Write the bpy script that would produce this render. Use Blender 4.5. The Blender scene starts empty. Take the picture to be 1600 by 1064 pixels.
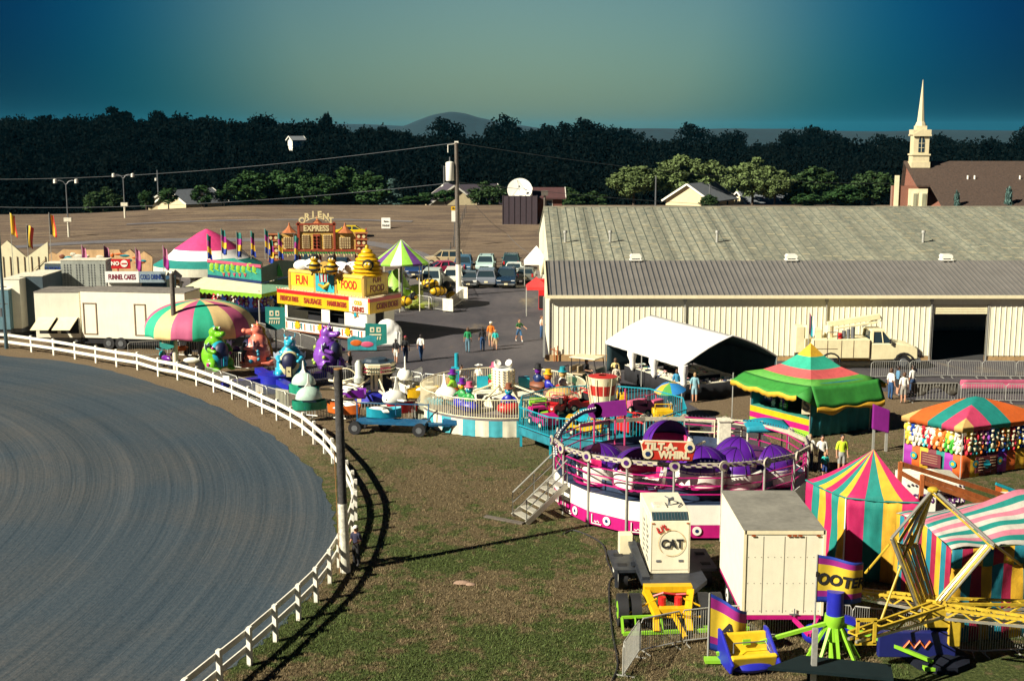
HAZE = True
import bpy, bmesh, math, random
import numpy as np
from mathutils import Vector, Matrix, Euler
R = math.radians; PI = math.pi
rnd = random.Random(7)
SC = bpy.context.scene
COL = SC.collection
F, H, CX, CY = 1950.0, 15.0, 800.0, 532.0
TILT = math.atan(327 / F); cT, sT = math.cos(TILT), math.sin(TILT)
def ray(px, py):
 x = (px - CX) / F; y = -(py - CY) / F
 return Vector((x, cT + y * sT, -sT + y * cT))
def G(px, py, z=0.0):
 d = ray(px, py); t = (z - H) / d.z
 return Vector((d.x * t, d.y * t, z))
def P(px, py, Y):
 d = ray(px, py); t = Y / d.y
 return Vector((d.x * t, Y, H + d.z * t))
def sstep(t):
 t = max(0, min(1, t)); return t * t * (3 - 2 * t)
class MB:
 def __init__(s): s.v = []; s.f = []; s.m = []; s.M = Matrix.Identity(4); s.mi = 0
 def _add(s, vs, fs, m=None):
  o = len(s.v); M_ = s.M
  s.v += [tuple(M_ @ Vector(v)) for v in vs]
  for i, f in enumerate(fs):
   s.f.append([o + k for k in f]); s.m.append((m[i] if isinstance(m, (list, tuple)) else (s.mi if m is None else m)))
  return s
 def at(s, loc=(0, 0, 0), rot=(0, 0, 0)):
  s.M = Matrix.Translation(Vector(loc)) @ Euler(rot).to_matrix().to_4x4(); return s
 def bx(s, x0, y0, z0, x1, y1, z1, m=None):
  vs = [(x0, y0, z0), (x1, y0, z0), (x1, y1, z0), (x0, y1, z0), (x0, y0, z1), (x1, y0, z1), (x1, y1, z1), (x0, y1, z1)]
  return s._add(vs, [(0, 3, 2, 1), (4, 5, 6, 7), (0, 1, 5, 4), (1, 2, 6, 5), (2, 3, 7, 6), (3, 0, 4, 7)], m)
 def box(s, c, d, m=None):
  return s.bx(c[0] - d[0] / 2, c[1] - d[1] / 2, c[2] - d[2] / 2, c[0] + d[0] / 2, c[1] + d[1] / 2, c[2] + d[2] / 2, m)
 def bar(s, a, b, w=.05, h=None, m=None):
  a = Vector(a); b = Vector(b); h = h or w; d = b - a; L = d.length
  if L < 1e-5: return s
  d.normalize(); up = Vector((0, 0, 1)) if abs(d.z) < .95 else Vector((0, 1, 0))
  sx = d.cross(up).normalized(); sy = sx.cross(d)
  vs = []
  for p in (a, b):
   for i, j in ((-1, -1), (1, -1), (1, 1), (-1, 1)): vs.append(p + sx * i * w / 2 + sy * j * h / 2)
  return s._add(vs, [(3, 2, 1, 0), (4, 5, 6, 7), (0, 1, 5, 4), (1, 2, 6, 5), (2, 3, 7, 6), (3, 0, 4, 7)], m)
 def cyl(s, a, b, r0, r1=None, n=10, m=None, cap=True):
  r1 = r0 if r1 is None else r1; a = Vector(a); b = Vector(b); d = (b - a).normalized()
  up = Vector((0, 0, 1)) if abs(d.z) < .95 else Vector((0, 1, 0))
  sx = d.cross(up).normalized(); sy = sx.cross(d); vs = []
  for p, r in ((a, r0), (b, r1)):
   for i in range(n):
    t = 2 * PI * i / n; vs.append(p + sx * math.cos(t) * r + sy * math.sin(t) * r)
  fs = [(i, (i + 1) % n, n + (i + 1) % n, n + i) for i in range(n)]
  if cap: fs += [tuple(range(n))[::-1], tuple(range(n, 2 * n))]
  return s._add(vs, fs, m)
 def tube(s, pts, r=.03, n=6, m=None):
  pts = [Vector(p) for p in pts]; vs = []; K = len(pts)
  for k, p in enumerate(pts):
   d = (pts[min(k + 1, K - 1)] - pts[max(k - 1, 0)]).normalized()
   up = Vector((0, 0, 1)) if abs(d.z) < .9 else Vector((1, 0, 0))
   sx = d.cross(up).normalized(); sy = sx.cross(d); rr = r[k] if isinstance(r, (list, tuple)) else r
   for i in range(n):
    t = 2 * PI * i / n; vs.append(p + sx * math.cos(t) * rr + sy * math.sin(t) * rr)
  fs = [(k * n + i, k * n + (i + 1) % n, (k + 1) * n + (i + 1) % n, (k + 1) * n + i) for k in range(K - 1) for i in range(n)]
  fs += [tuple(range(n))[::-1], tuple(range((K - 1) * n, K * n))]
  return s._add(vs, fs, m)
 def sph(s, c, r, u=14, v=9, m=None, v0=0.0, v1=1.0, u0=0.0, u1=1.0):
  if not isinstance(r, (tuple, list)): r = (r, r, r)
  vs = []; full = abs(u1 - u0 - 1) < 1e-6; nu = u if full else u + 1
  for j in range(v + 1):
   ph = PI * (v0 + (v1 - v0) * j / v)
   for i in range(nu):
    th = 2 * PI * (u0 + (u1 - u0) * i / u)
    vs.append((c[0] + r[0] * math.sin(ph) * math.cos(th), c[1] + r[1] * math.sin(ph) * math.sin(th), c[2] + r[2] * math.cos(ph)))
  fs = [(j * nu + i, (j + 1) * nu + i, (j + 1) * nu + (i + 1) % nu, j * nu + (i + 1) % nu) for j in range(v) for i in range(u)]
  return s._add(vs, fs, m)
 def lathe(s, prof, n=24, m=None, c=(0, 0, 0), mats=None, rows=None, a0=0.0, a1=2 * PI):
  full = abs(a1 - a0 - 2 * PI) < 1e-6; nu = n if full else n + 1; vs = []
  for (r, z) in prof:
   for i in range(nu):
    t = a0 + (a1 - a0) * i / n; vs.append((c[0] + r * math.cos(t), c[1] + r * math.sin(t), c[2] + z))
  fs = []; ms = []
  for j in range(len(prof) - 1):
   for i in range(n):
    fs.append((j * nu + i, j * nu + (i + 1) % nu, (j + 1) * nu + (i + 1) % nu, (j + 1) * nu + i))
    ms.append(mats[i % len(mats)] if mats else (rows[j] if rows else (s.mi if m is None else m)))
  return s._add(vs, fs, ms)
 def poly(s, pts, m=None): return s._add(pts, [tuple(range(len(pts)))], m)
 def prism(s, pts, a, b, ax='y', m=None):
  n = len(pts)
  f = {'y': lambda p, t: (p[0], t, p[1]), 'x': lambda p, t: (t, p[0], p[1]), 'z': lambda p, t: (p[0], p[1], t)}[ax]
  vs = [f(p, a) for p in pts] + [f(p, b) for p in pts]
  return s._add(vs, [tuple(range(n))[::-1], tuple(range(n, 2 * n))] + [(i, (i + 1) % n, n + (i + 1) % n, n + i) for i in range(n)], m)
 def loft(s, rings, m=None, cap=True):
  n = len(rings[0]); vs = [p for r in rings for p in r]
  fs = [(k * n + i, k * n + (i + 1) % n, (k + 1) * n + (i + 1) % n, (k + 1) * n + i) for k in range(len(rings) - 1) for i in range(n)]
  if cap: fs += [tuple(range(n))[::-1], tuple(range((len(rings) - 1) * n, len(rings) * n))]
  return s._add(vs, fs, m)
 def sheet(s, fn, nu, nv, m=None, mf=None, th=0.0):
  vs = [fn(i / nu, j / nv) for j in range(nv + 1) for i in range(nu + 1)]
  fs = []; ms = []
  for j in range(nv):
   for i in range(nu):
    a = j * (nu + 1) + i; fs.append((a, a + 1, a + nu + 2, a + nu + 1)); ms.append(mf(i, j) if mf else (s.mi if m is None else m))
  return s._add(vs, fs, ms)
 def text(s, txt, size, loc, rot=(R(90), 0, 0), m=None, ext=.01, sx=1.0, bold=0.0, align='CENTER', shear=0.0):
  cu = bpy.data.curves.new('t', 'FONT'); cu.body = txt; cu.size = size; cu.extrude = ext; cu.offset = bold
  cu.align_x = align; cu.align_y = 'CENTER'; cu.resolution_u = 3; cu.shear = shear
  o = bpy.data.objects.new('t', cu); COL.objects.link(o)
  me = bpy.data.meshes.new_from_object(o)
  T = Matrix.Translation(Vector(loc)) @ Euler(rot).to_matrix().to_4x4() @ Matrix.Diagonal((sx, 1, 1, 1))
  s._add([T @ v.co for v in me.vertices], [tuple(p.vertices) for p in me.polygons], m)
  bpy.data.objects.remove(o); bpy.data.curves.remove(cu); bpy.data.meshes.remove(me); return s
 def build(s, name, mats, parent=None, smooth=35, loc=None, remesh=0, bevel=0, solid=0, label=None, weld=0):
  me = bpy.data.meshes.new(name); me.from_pydata(s.v, [], s.f)
  if not isinstance(mats, (list, tuple)): mats = [mats]
  for m_ in mats: me.materials.append(m_)
  me.polygons.foreach_set('material_index', [min(k, len(mats) - 1) for k in s.m])
  me.update()
  if weld:
   bm = bmesh.new(); bm.from_mesh(me); bmesh.ops.remove_doubles(bm, verts=bm.verts, dist=weld); bm.to_mesh(me); bm.free()
  if smooth: me.shade_smooth(); me.set_sharp_from_angle(angle=R(smooth))
  o = bpy.data.objects.new(name, me); COL.objects.link(o)
  if parent is not None: o.parent = parent
  if loc is not None: o.location = loc
  if solid: md = o.modifiers.new('s', 'SOLIDIFY'); md.thickness = solid; md.offset = 0
  if remesh:
   md = o.modifiers.new('r', 'REMESH'); md.mode = 'VOXEL'; md.voxel_size = remesh; md.use_smooth_shade = True
   md = o.modifiers.new('sm', 'SMOOTH'); md.iterations = 4; md.factor = .6
  if bevel: md = o.modifiers.new('b', 'BEVEL'); md.width = bevel; md.segments = 2; md.limit_method = 'ANGLE'; md.angle_limit = R(40)
  if label: o['label'] = label
  return o
def tag(o, label, cat, group=None, kind=None):
 if label: o['label'] = label
 if cat: o['category'] = cat
 if group: o['group'] = group
 if kind: o['kind'] = kind
 return o
def thing(name, label, cat, loc=(0, 0, 0), rz=0, group=None):
 o = bpy.data.objects.new(name, None); COL.objects.link(o); o.empty_display_size = .2
 o.location = loc; o.rotation_euler = (0, 0, rz)
 return tag(o, label, cat, group)
def kids(o): return [c for c in COL.objects if c.parent == o]
def dup(o, loc=None, rz=None, label=None, group=None, scale=None, parent=None):
 c = o.copy(); COL.objects.link(c)
 if parent: c.parent = parent
 if loc is not None: c.location = loc
 if rz is not None: c.rotation_euler = (0, 0, rz)
 if scale: c.scale = scale if isinstance(scale, (tuple, list)) else (scale,) * 3
 if label: c['label'] = label
 if group: c['group'] = group
 for k in kids(o): dup(k, parent=c)
 return c
MATS = {}
def nodes(m): m.use_nodes = True; return m.node_tree.nodes, m.node_tree.links
def M(name, rgb=(.5, .5, .5), r=.55, metal=0, var=.18, scale=2.5, bump=0.0, bscale=25, spec=None, trans=0, emit=None):
 if name in MATS: return MATS[name]
 m = bpy.data.materials.new(name); n, l = nodes(m); b = n['Principled BSDF']
 b.inputs['Roughness'].default_value = r; b.inputs['Metallic'].default_value = metal
 if spec is not None: b.inputs['Specular IOR Level'].default_value = spec
 tc = n.new('ShaderNodeTexCoord')
 if var:
  t = n.new('ShaderNodeTexNoise'); t.inputs['Scale'].default_value = scale; t.inputs['Detail'].default_value = 5; t.inputs['Roughness'].default_value = .65
  l.new(tc.outputs['Object'], t.inputs['Vector'])
  mr = n.new('ShaderNodeMapRange'); mr.inputs['From Min'].default_value = .3; mr.inputs['From Max'].default_value = .7
  mr.inputs['To Min'].default_value = 1 - var; mr.inputs['To Max'].default_value = 1 + var * .35
  mp = n.new('ShaderNodeMapping'); mp.inputs['Scale'].default_value = (5, 5, .55); l.new(tc.outputs['Object'], mp.inputs[0])
  t2 = n.new('ShaderNodeTexNoise'); t2.inputs['Scale'].default_value = 1.3; t2.inputs['Detail'].default_value = 3; l.new(mp.outputs[0], t2.inputs['Vector'])
  ad = n.new('ShaderNodeMath'); ad.operation = 'MULTIPLY_ADD'; l.new(t2.outputs['Fac'], ad.inputs[0]); ad.inputs[1].default_value = .5; l.new(t.outputs['Fac'], ad.inputs[2])
  sb = n.new('ShaderNodeMath'); sb.operation = 'SUBTRACT'; l.new(ad.outputs[0], sb.inputs[0]); sb.inputs[1].default_value = .25; l.new(sb.outputs[0], mr.inputs['Value'])
  vm = n.new('ShaderNodeVectorMath'); vm.operation = 'SCALE'; vm.inputs[0].default_value = rgb
  l.new(mr.outputs[0], vm.inputs['Scale']); l.new(vm.outputs[0], b.inputs['Base Color'])
 else: b.inputs['Base Color'].default_value = (*rgb, 1)
 if bump:
  t = n.new('ShaderNodeTexNoise'); t.inputs['Scale'].default_value = bscale; t.inputs['Detail'].default_value = 4
  l.new(tc.outputs['Object'], t.inputs['Vector'])
  bp = n.new('ShaderNodeBump'); bp.inputs['Strength'].default_value = bump; bp.inputs['Distance'].default_value = .03
  l.new(t.outputs['Fac'], bp.inputs['Height']); l.new(bp.outputs[0], b.inputs['Normal'])
 if trans: b.inputs['Transmission Weight'].default_value = trans
 if emit: b.inputs['Emission Color'].default_value = (*rgb, 1); b.inputs['Emission Strength'].default_value = emit
 MATS[name] = m; return m
def leafmat(name, rgb, var=.5):
 if name in MATS: return MATS[name]
 m = bpy.data.materials.new(name); n, l = nodes(m); b = n['Principled BSDF']; b.inputs['Roughness'].default_value = .6
 b.inputs['Specular IOR Level'].default_value = .1
 g = n.new('ShaderNodeNewGeometry'); mr = n.new('ShaderNodeMapRange'); mr.inputs['To Min'].default_value = 1 - var; mr.inputs['To Max'].default_value = 1 + var
 l.new(g.outputs['Random Per Island'], mr.inputs['Value'])
 vm = n.new('ShaderNodeVectorMath'); vm.operation = 'SCALE'; vm.inputs[0].default_value = rgb
 l.new(mr.outputs[0], vm.inputs['Scale']); l.new(vm.outputs[0], b.inputs['Base Color'])
 MATS[name] = m; return m
white = M('white_paint', (.82, .80, .70), .45, var=.08)
whited = M('weathered_white_paint', (.74, .70, .55), .7, var=.3, scale=6)
cream = M('cream_paint', (.78, .70, .46), .5, var=.12)
steel = M('galvanised_steel', (.42, .42, .38), .45, metal=.3, var=.2, scale=10)
dsteel = M('dull_grey_steel', (.16, .17, .18), .5, metal=.3, var=.3)
black = M('black_rubber', (.012, .012, .014), .7, var=.3, scale=20)
blackc = M('black_cloth', (.01, .01, .013), .9, var=.4)
glass = M('dark_glass', (.015, .025, .035), .08, var=0)
chrome = M('chrome', (.7, .7, .68), .15, metal=1, var=0)
magenta = M('magenta_paint', (.46, .008, .16), .4, var=.2)
pink = M('pink_paint', (.62, .10, .20), .5, var=.15)
teal = M('teal_paint', (.01, .26, .32), .45, var=.2)
tealc = M('teal_canvas', (.005, .20, .17), .75, var=.2, bump=.2)
turq = M('turquoise_paint', (.012, .32, .42), .4, var=.2)
yellow = M('yellow_paint', (.68, .40, .005), .45, var=.2)
yellowc = M('yellow_canvas', (.62, .35, .02), .75, var=.2, bump=.2)
magc = M('magenta_canvas', (.42, .006, .09), .75, var=.2, bump=.2)
tanc = M('tan_canvas', (.58, .36, .12), .8, var=.2, bump=.2)
pinkc = M('pink_canvas', (.50, .04, .11), .75, var=.2, bump=.2)
greenc = M('green_canvas', (.07, .30, .05), .75, var=.2, bump=.2)
orangec = M('orange_canvas', (.55, .10, .01), .75, var=.2, bump=.2)
whitec = M('white_canvas', (.85, .84, .80), .8, var=.06)
purplec = M('purple_canvas', (.13, .04, .22), .75, var=.2)
purple = M('purple_paint', (.13, .01, .25), .3, var=.2)
red = M('red_paint', (.50, .012, .015), .4, var=.15)
orange = M('orange_paint', (.62, .13, .015), .45, var=.2)
blue = M('blue_paint', (.015, .02, .35), .4, var=.2)
dblue = M('dark_blue_paint', (.01, .03, .12), .4, var=.2)
lime = M('lime_paint', (.25, .55, .03), .4, var=.15)
green = M('green_paint', (.02, .25, .05), .45, var=.2)
rust = M('rusty_orange_paint', (.42, .12, .03), .6, var=.35, scale=6)
wood = M('grey_wood', (.13, .11, .09), .85, var=.5, scale=8, bump=.4)
BRN = M('brown_paint', (.22, .07, .03), .55, var=.2)
SUN_DIR = Vector((1.0, .58, 0)).normalized()          # direction light travels on the ground
ELEV = R(34.5)
def make_world():
 w = bpy.data.worlds.new('World'); SC.world = w; w.use_nodes = True; n = w.node_tree.nodes; l = w.node_tree.links
 bg = n['Background']; sky = n.new('ShaderNodeTexSky'); sky.sky_type = 'NISHITA'; sky.sun_disc = False
 sky.sun_elevation = ELEV; sky.sun_rotation = math.atan2(-SUN_DIR.x, -SUN_DIR.y) ; sky.air_density = 1.2; sky.dust_density = .6; sky.ozone_density = 2.5
 tc = n.new('ShaderNodeTexCoord'); nz = n.new('ShaderNodeVectorMath'); nz.operation = 'NORMALIZE'
 l.new(tc.outputs['Generated'], nz.inputs[0])
 dp = n.new('ShaderNodeVectorMath'); dp.operation = 'DOT_PRODUCT'; dp.inputs[1].default_value = Vector((-.01, 1, .13)).normalized()
 l.new(nz.outputs[0], dp.inputs[0])
 ac = n.new('ShaderNodeMath'); ac.operation = 'ARCCOSINE'; l.new(dp.outputs['Value'], ac.inputs[0])
 mr = n.new('ShaderNodeMapRange'); mr.inputs['From Max'].default_value = R(30); l.new(ac.outputs[0], mr.inputs['Value'])
 cr = n.new('ShaderNodeValToRGB'); l.new(mr.outputs[0], cr.inputs[0]); e = cr.color_ramp
 e.interpolation = 'B_SPLINE'
 st = [(0, (.46, .60, .55)), (.32, (.33, .50, .49)), (.48, (.012, .21, .34)), (.64, (.001, .075, .23)), (.80, (.001, .028, .11)), (1, (.001, .028, .11))]
 e.elements[0].position = 0; e.elements[0].color = (*st[0][1], 1); e.elements[1].position = 1; e.elements[1].color = (*st[-1][1], 1)
 for p, c in st[1:-1]: q = e.elements.new(p); q.color = (*c, 1)
 mx = n.new('ShaderNodeMix'); mx.data_type = 'RGBA'; mx.blend_type = 'MULTIPLY'; mx.inputs[0].default_value = 1
 l.new(sky.outputs[0], mx.inputs[6]); l.new(cr.outputs[0], mx.inputs[7]); l.new(mx.outputs[2], bg.inputs[0])
 bg.inputs[1].default_value = .046
 return w
make_world()
sl = bpy.data.lights.new('sun', 'SUN'); sl.energy = 4.6; sl.angle = R(.53); sl.color = (1, .92, .76)
so = bpy.data.objects.new('sun', sl); COL.objects.link(so)
ld = Vector((SUN_DIR.x * math.cos(ELEV), SUN_DIR.y * math.cos(ELEV), -math.sin(ELEV)))
so.rotation_euler = ld.to_track_quat('-Z', 'Y').to_euler(); so.location = (-40, -30, 60)
cam = bpy.data.cameras.new('camera'); co = bpy.data.objects.new('camera', cam); COL.objects.link(co)
cam.sensor_width = 36; cam.lens = F / 1600 * 36; cam.clip_end = 20000; cam.clip_start = .5
co.location = (0, 0, H); co.rotation_euler = (R(90) - TILT, 0, 0); SC.camera = co
SC.view_settings.view_transform = 'Standard'; SC.view_settings.look = 'None'; SC.view_settings.exposure = 1.08
SC.render.resolution_x = 1024; SC.render.resolution_y = 680
SC.render.engine = 'CYCLES'
def crest(x): return 3.3 - 1.5 * sstep((-x - 38) / 40)
def ridge(x):
 return 9.5 - 3.2 * sstep((x + 95) / 35) - 3.5 * sstep((x + 45) / 18) - 2.6 * sstep((x - 28) / 18)
def TZ(x, y):
 z = 0.0
 if y > 135:
  z = crest(x) * sstep((y - 135) / 62)
  if y > 200: z = crest(x) + (-4 - crest(x)) * sstep((y - 200) / 38)
  if y > 290: z = -4 + (ridge(x) + 4) * sstep((y - 290) / 170)
  if y > 470: z = ridge(x) + (-32 - ridge(x)) * sstep((y - 470) / 330)
 return z
def ground_mat():
 m = bpy.data.materials.new('ground_grass'); n, l = nodes(m); b = n['Principled BSDF']; b.inputs['Roughness'].default_value = .95
 b.inputs['Specular IOR Level'].default_value = .1
 tc = n.new('ShaderNodeTexCoord'); sp = n.new('ShaderNodeSeparateXYZ'); l.new(tc.outputs['Object'], sp.inputs[0])
 def noise(s, d=6, dist=0, st=None):
  t = n.new('ShaderNodeTexNoise'); t.inputs['Scale'].default_value = s; t.inputs['Detail'].default_value = d; t.inputs['Roughness'].default_value = .7
  t.inputs['Distortion'].default_value = dist
  if st:
   mp = n.new('ShaderNodeMapping'); mp.inputs['Scale'].default_value = st; l.new(tc.outputs['Object'], mp.inputs[0]); l.new(mp.outputs[0], t.inputs['Vector'])
  else: l.new(tc.outputs['Object'], t.inputs['Vector'])
  return t.outputs['Fac']
 def ramp(src, st):
  c = n.new('ShaderNodeValToRGB'); l.new(src, c.inputs[0]); e = c.color_ramp
  e.elements[0].position = st[0][0]; e.elements[0].color = (*st[0][1], 1); e.elements[1].position = st[-1][0]; e.elements[1].color = (*st[-1][1], 1)
  for p, q in st[1:-1]: x = e.elements.new(p); x.color = (*q, 1)
  return c.outputs[0]
 def mix(f, a, c_, bt='MIX'):
  x = n.new('ShaderNodeMix'); x.data_type = 'RGBA'; x.blend_type = bt
  if isinstance(f, float): x.inputs[0].default_value = f
  else: l.new(f, x.inputs[0])
  for k, s_ in ((6, a), (7, c_)):
   if isinstance(s_, tuple): x.inputs[k].default_value = (*s_, 1)
   else: l.new(s_, x.inputs[k])
  return x.outputs[2]
 def mrange(src, a, c_):
  x = n.new('ShaderNodeMapRange'); x.interpolation_type = 'SMOOTHSTEP'; l.new(src, x.inputs['Value']); x.inputs['From Min'].default_value = a; x.inputs['From Max'].default_value = c_; return x.outputs[0]
 fine = noise(9, 5); mid = noise(1.6, 9, .3); big = noise(.11, 5)
 g = ramp(fine, [(.32, (.022, .032, .010)), (.5, (.05, .066, .020)), (.7, (.11, .125, .042))])
 d = ramp(fine, [(.3, (.05, .038, .02)), (.5, (.11, .085, .045)), (.7, (.20, .15, .085))])
 add = n.new('ShaderNodeMath'); add.operation = 'MULTIPLY_ADD'; l.new(big, add.inputs[0]); add.inputs[1].default_value = 1.5; l.new(mid, add.inputs[2])
 near = mix(mrange(add.outputs[0], 1.17, 1.31), d, g)
 dry = ramp(fine, [(.3, (.10, .07, .042)), (.7, (.22, .165, .10))])
 near = mix(mrange(sp.outputs['Y'], 50, 66), near, dry)
 hs = noise(.5, 8, .2, (.25, 1.4, 1)); hf = noise(4, 4, 0, (.6, 2, 1))
 hill = mix(mrange(hs, .42, .60), ramp(hf, [(.3, (.075, .056, .043)), (.7, (.15, .110, .084))]), ramp(hf, [(.3, (.13, .098, .066)), (.7, (.26, .195, .130))]))
 near = mix(mrange(sp.outputs['Y'], 118, 132), near, hill)
 far = ramp(noise(.02, 6), [(.35, (.003, .008, .007)), (.7, (.008, .018, .014))])
 near = mix(mrange(sp.outputs['Y'], 200, 225), near, far)
 l.new(near, b.inputs['Base Color'])
 bp = n.new('ShaderNodeBump'); bp.inputs['Strength'].default_value = .7; bp.inputs['Distance'].default_value = .12
 l.new(fine, bp.inputs['Height']); l.new(bp.outputs[0], b.inputs['Normal'])
 return m
def make_ground():
 ys = [-80, -40, 0, 20] + [20 + 5 * i for i in range(1, 22)] + [125 + 4 * i for i in range(1, 40)] + [281 + 12 * i for i in range(1, 45)]
 y = ys[-1]
 while y < 15000: y *= 1.18; ys.append(y)
 NX = 90; mb = MB(); vs = []; fs = []
 for y in ys:
  W = 110 + max(0, y) * .62
  for i in range(NX + 1):
   x = (i / NX * 2 - 1) * W; vs.append((x, y, TZ(x, y)))
 for j in range(len(ys) - 1):
  for i in range(NX):
   a = j * (NX + 1) + i; fs.append((a, a + 1, a + NX + 2, a + NX + 1))
 mb._add(vs, fs, 0); o = mb.build('ground', ground_mat(), smooth=80); o['kind'] = 'structure'
make_ground()
def catmull(pts, k=6, closed=False):
 out = []; n = len(pts)
 for i in range(n - (0 if closed else 1)):
  p = [pts[(i + d) % n] if closed else pts[max(0, min(n - 1, i + d))] for d in (-1, 0, 1, 2)]
  for j in range(k):
   t = j / k
   out.append(.5 * ((2 * p[1]) + (-p[0] + p[2]) * t + (2 * p[0] - 5 * p[1] + 4 * p[2] - p[3]) * t * t + (-p[0] + 3 * p[1] - 3 * p[2] + p[3]) * t ** 3))
 if not closed: out.append(pts[-1])
 return out
TRK = catmull([G(*p) for p in ((-140, 545), (0, 556), (110, 566), (210, 590), (300, 620), (380, 655), (440, 692), (490, 737), (512, 772), (522, 805), (524, 838), (513, 880), (490, 922), (450, 968), (400, 1012), (345, 1056), (285, 1110))], 8)
def circ(a, b, c):
 ax, ay, bx_, by, cx, cy = a.x, a.y, b.x, b.y, c.x, c.y
 d = 2 * (ax * (by - cy) + bx_ * (cy - ay) + cx * (ay - by))
 ux = ((ax * ax + ay * ay) * (by - cy) + (bx_ ** 2 + by * by) * (cy - ay) + (cx * cx + cy * cy) * (ay - by)) / d
 uy = ((ax * ax + ay * ay) * (cx - bx_) + (bx_ ** 2 + by * by) * (ax - cx) + (cx * cx + cy * cy) * (bx_ - ax)) / d
 return ux, uy
TC = circ(G(60, 560), G(505, 760), G(440, 978))
print('track centre', TC)
def track_mat():
 m = bpy.data.materials.new('track_dirt'); n, l = nodes(m); b = n['Principled BSDF']; b.inputs['Roughness'].default_value = .9
 b.inputs['Specular IOR Level'].default_value = .15
 tc = n.new('ShaderNodeTexCoord'); sp = n.new('ShaderNodeSeparateXYZ'); l.new(tc.outputs['Object'], sp.inputs[0])
 def ma(op, a, c_=None):
  x = n.new('ShaderNodeMath'); x.operation = op
  for k, s_ in enumerate((a, c_)):
   if s_ is None: continue
   if isinstance(s_, (int, float)): x.inputs[k].default_value = s_
   else: l.new(s_, x.inputs[k])
  return x.outputs[0]
 dx = ma('SUBTRACT', sp.outputs['X'], TC[0]); dy = ma('SUBTRACT', sp.outputs['Y'], TC[1])
 ln = ma('SQRT', ma('ADD', ma('MULTIPLY', dx, dx), ma('MULTIPLY', dy, dy)))
 an = ma('ARCTAN2', dy, dx)
 def pol(kr, ka, sc, det):
  cb = n.new('ShaderNodeCombineXYZ'); l.new(ma('MULTIPLY', ln, kr), cb.inputs[0]); l.new(ma('MULTIPLY', an, ka), cb.inputs[1])
  t = n.new('ShaderNodeTexNoise'); t.inputs['Scale'].default_value = sc; t.inputs['Detail'].default_value = det; t.inputs['Roughness'].default_value = .65
  l.new(cb.outputs[0], t.inputs['Vector']); return t.outputs['Fac']
 a = pol(.35, 1.0, 1, 3); c = pol(2.4, 1.1, 1, 4); e = pol(11, 2.2, 1, 3)
 f = n.new('ShaderNodeTexNoise'); f.inputs['Scale'].default_value = 6; f.inputs['Roughness'].default_value = .8; f.inputs['Detail'].default_value = 4; l.new(tc.outputs['Object'], f.inputs['Vector'])
 s = ma('ADD', ma('ADD', ma('MULTIPLY', a, .25), ma('MULTIPLY', c, .30)), ma('ADD', ma('MULTIPLY', e, .25), ma('MULTIPLY', f.outputs['Fac'], .42)))
 cr = n.new('ShaderNodeValToRGB'); l.new(s, cr.inputs[0]); q = cr.color_ramp
 q.elements[0].position = .47; q.elements[0].color = (.020, .036, .052, 1); q.elements[1].position = .80; q.elements[1].color = (.085, .100, .110, 1)
 k = q.elements.new(.60); k.color = (.042, .060, .076, 1)
 g = n.new('ShaderNodeTexNoise'); g.inputs['Scale'].default_value = .12; g.inputs['Detail'].default_value = 5; l.new(tc.outputs['Object'], g.inputs['Vector'])
 mr = n.new('ShaderNodeMapRange'); l.new(g.outputs['Fac'], mr.inputs['Value']); mr.inputs['From Min'].default_value = .42; mr.inputs['From Max'].default_value = .62
 mx = n.new('ShaderNodeMix'); mx.data_type = 'RGBA'; mx.blend_type = 'MULTIPLY'; l.new(mr.outputs[0], mx.inputs[0]); l.new(cr.outputs[0], mx.inputs[6]); mx.inputs[7].default_value = (1.35, 1.1, .95, 1)
 l.new(mx.outputs[2], b.inputs['Base Color'])
 bp = n.new('ShaderNodeBump'); bp.inputs['Strength'].default_value = .6; bp.inputs['Distance'].default_value = .10
 l.new(s, bp.inputs['Height']); l.new(bp.outputs[0], b.inputs['Normal'])
 return m
mb = MB(); pts = [(p.x + rnd.uniform(-.12, .12), p.y + rnd.uniform(-.12, .12), .012) for p in TRK] + [(-60, 22, .012), (-95, 22, .012), (-95, 100, .012)]
mb.poly(pts[::-1]); o = mb.build('dirt_track', track_mat(), smooth=0); o['kind'] = 'structure'
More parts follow.
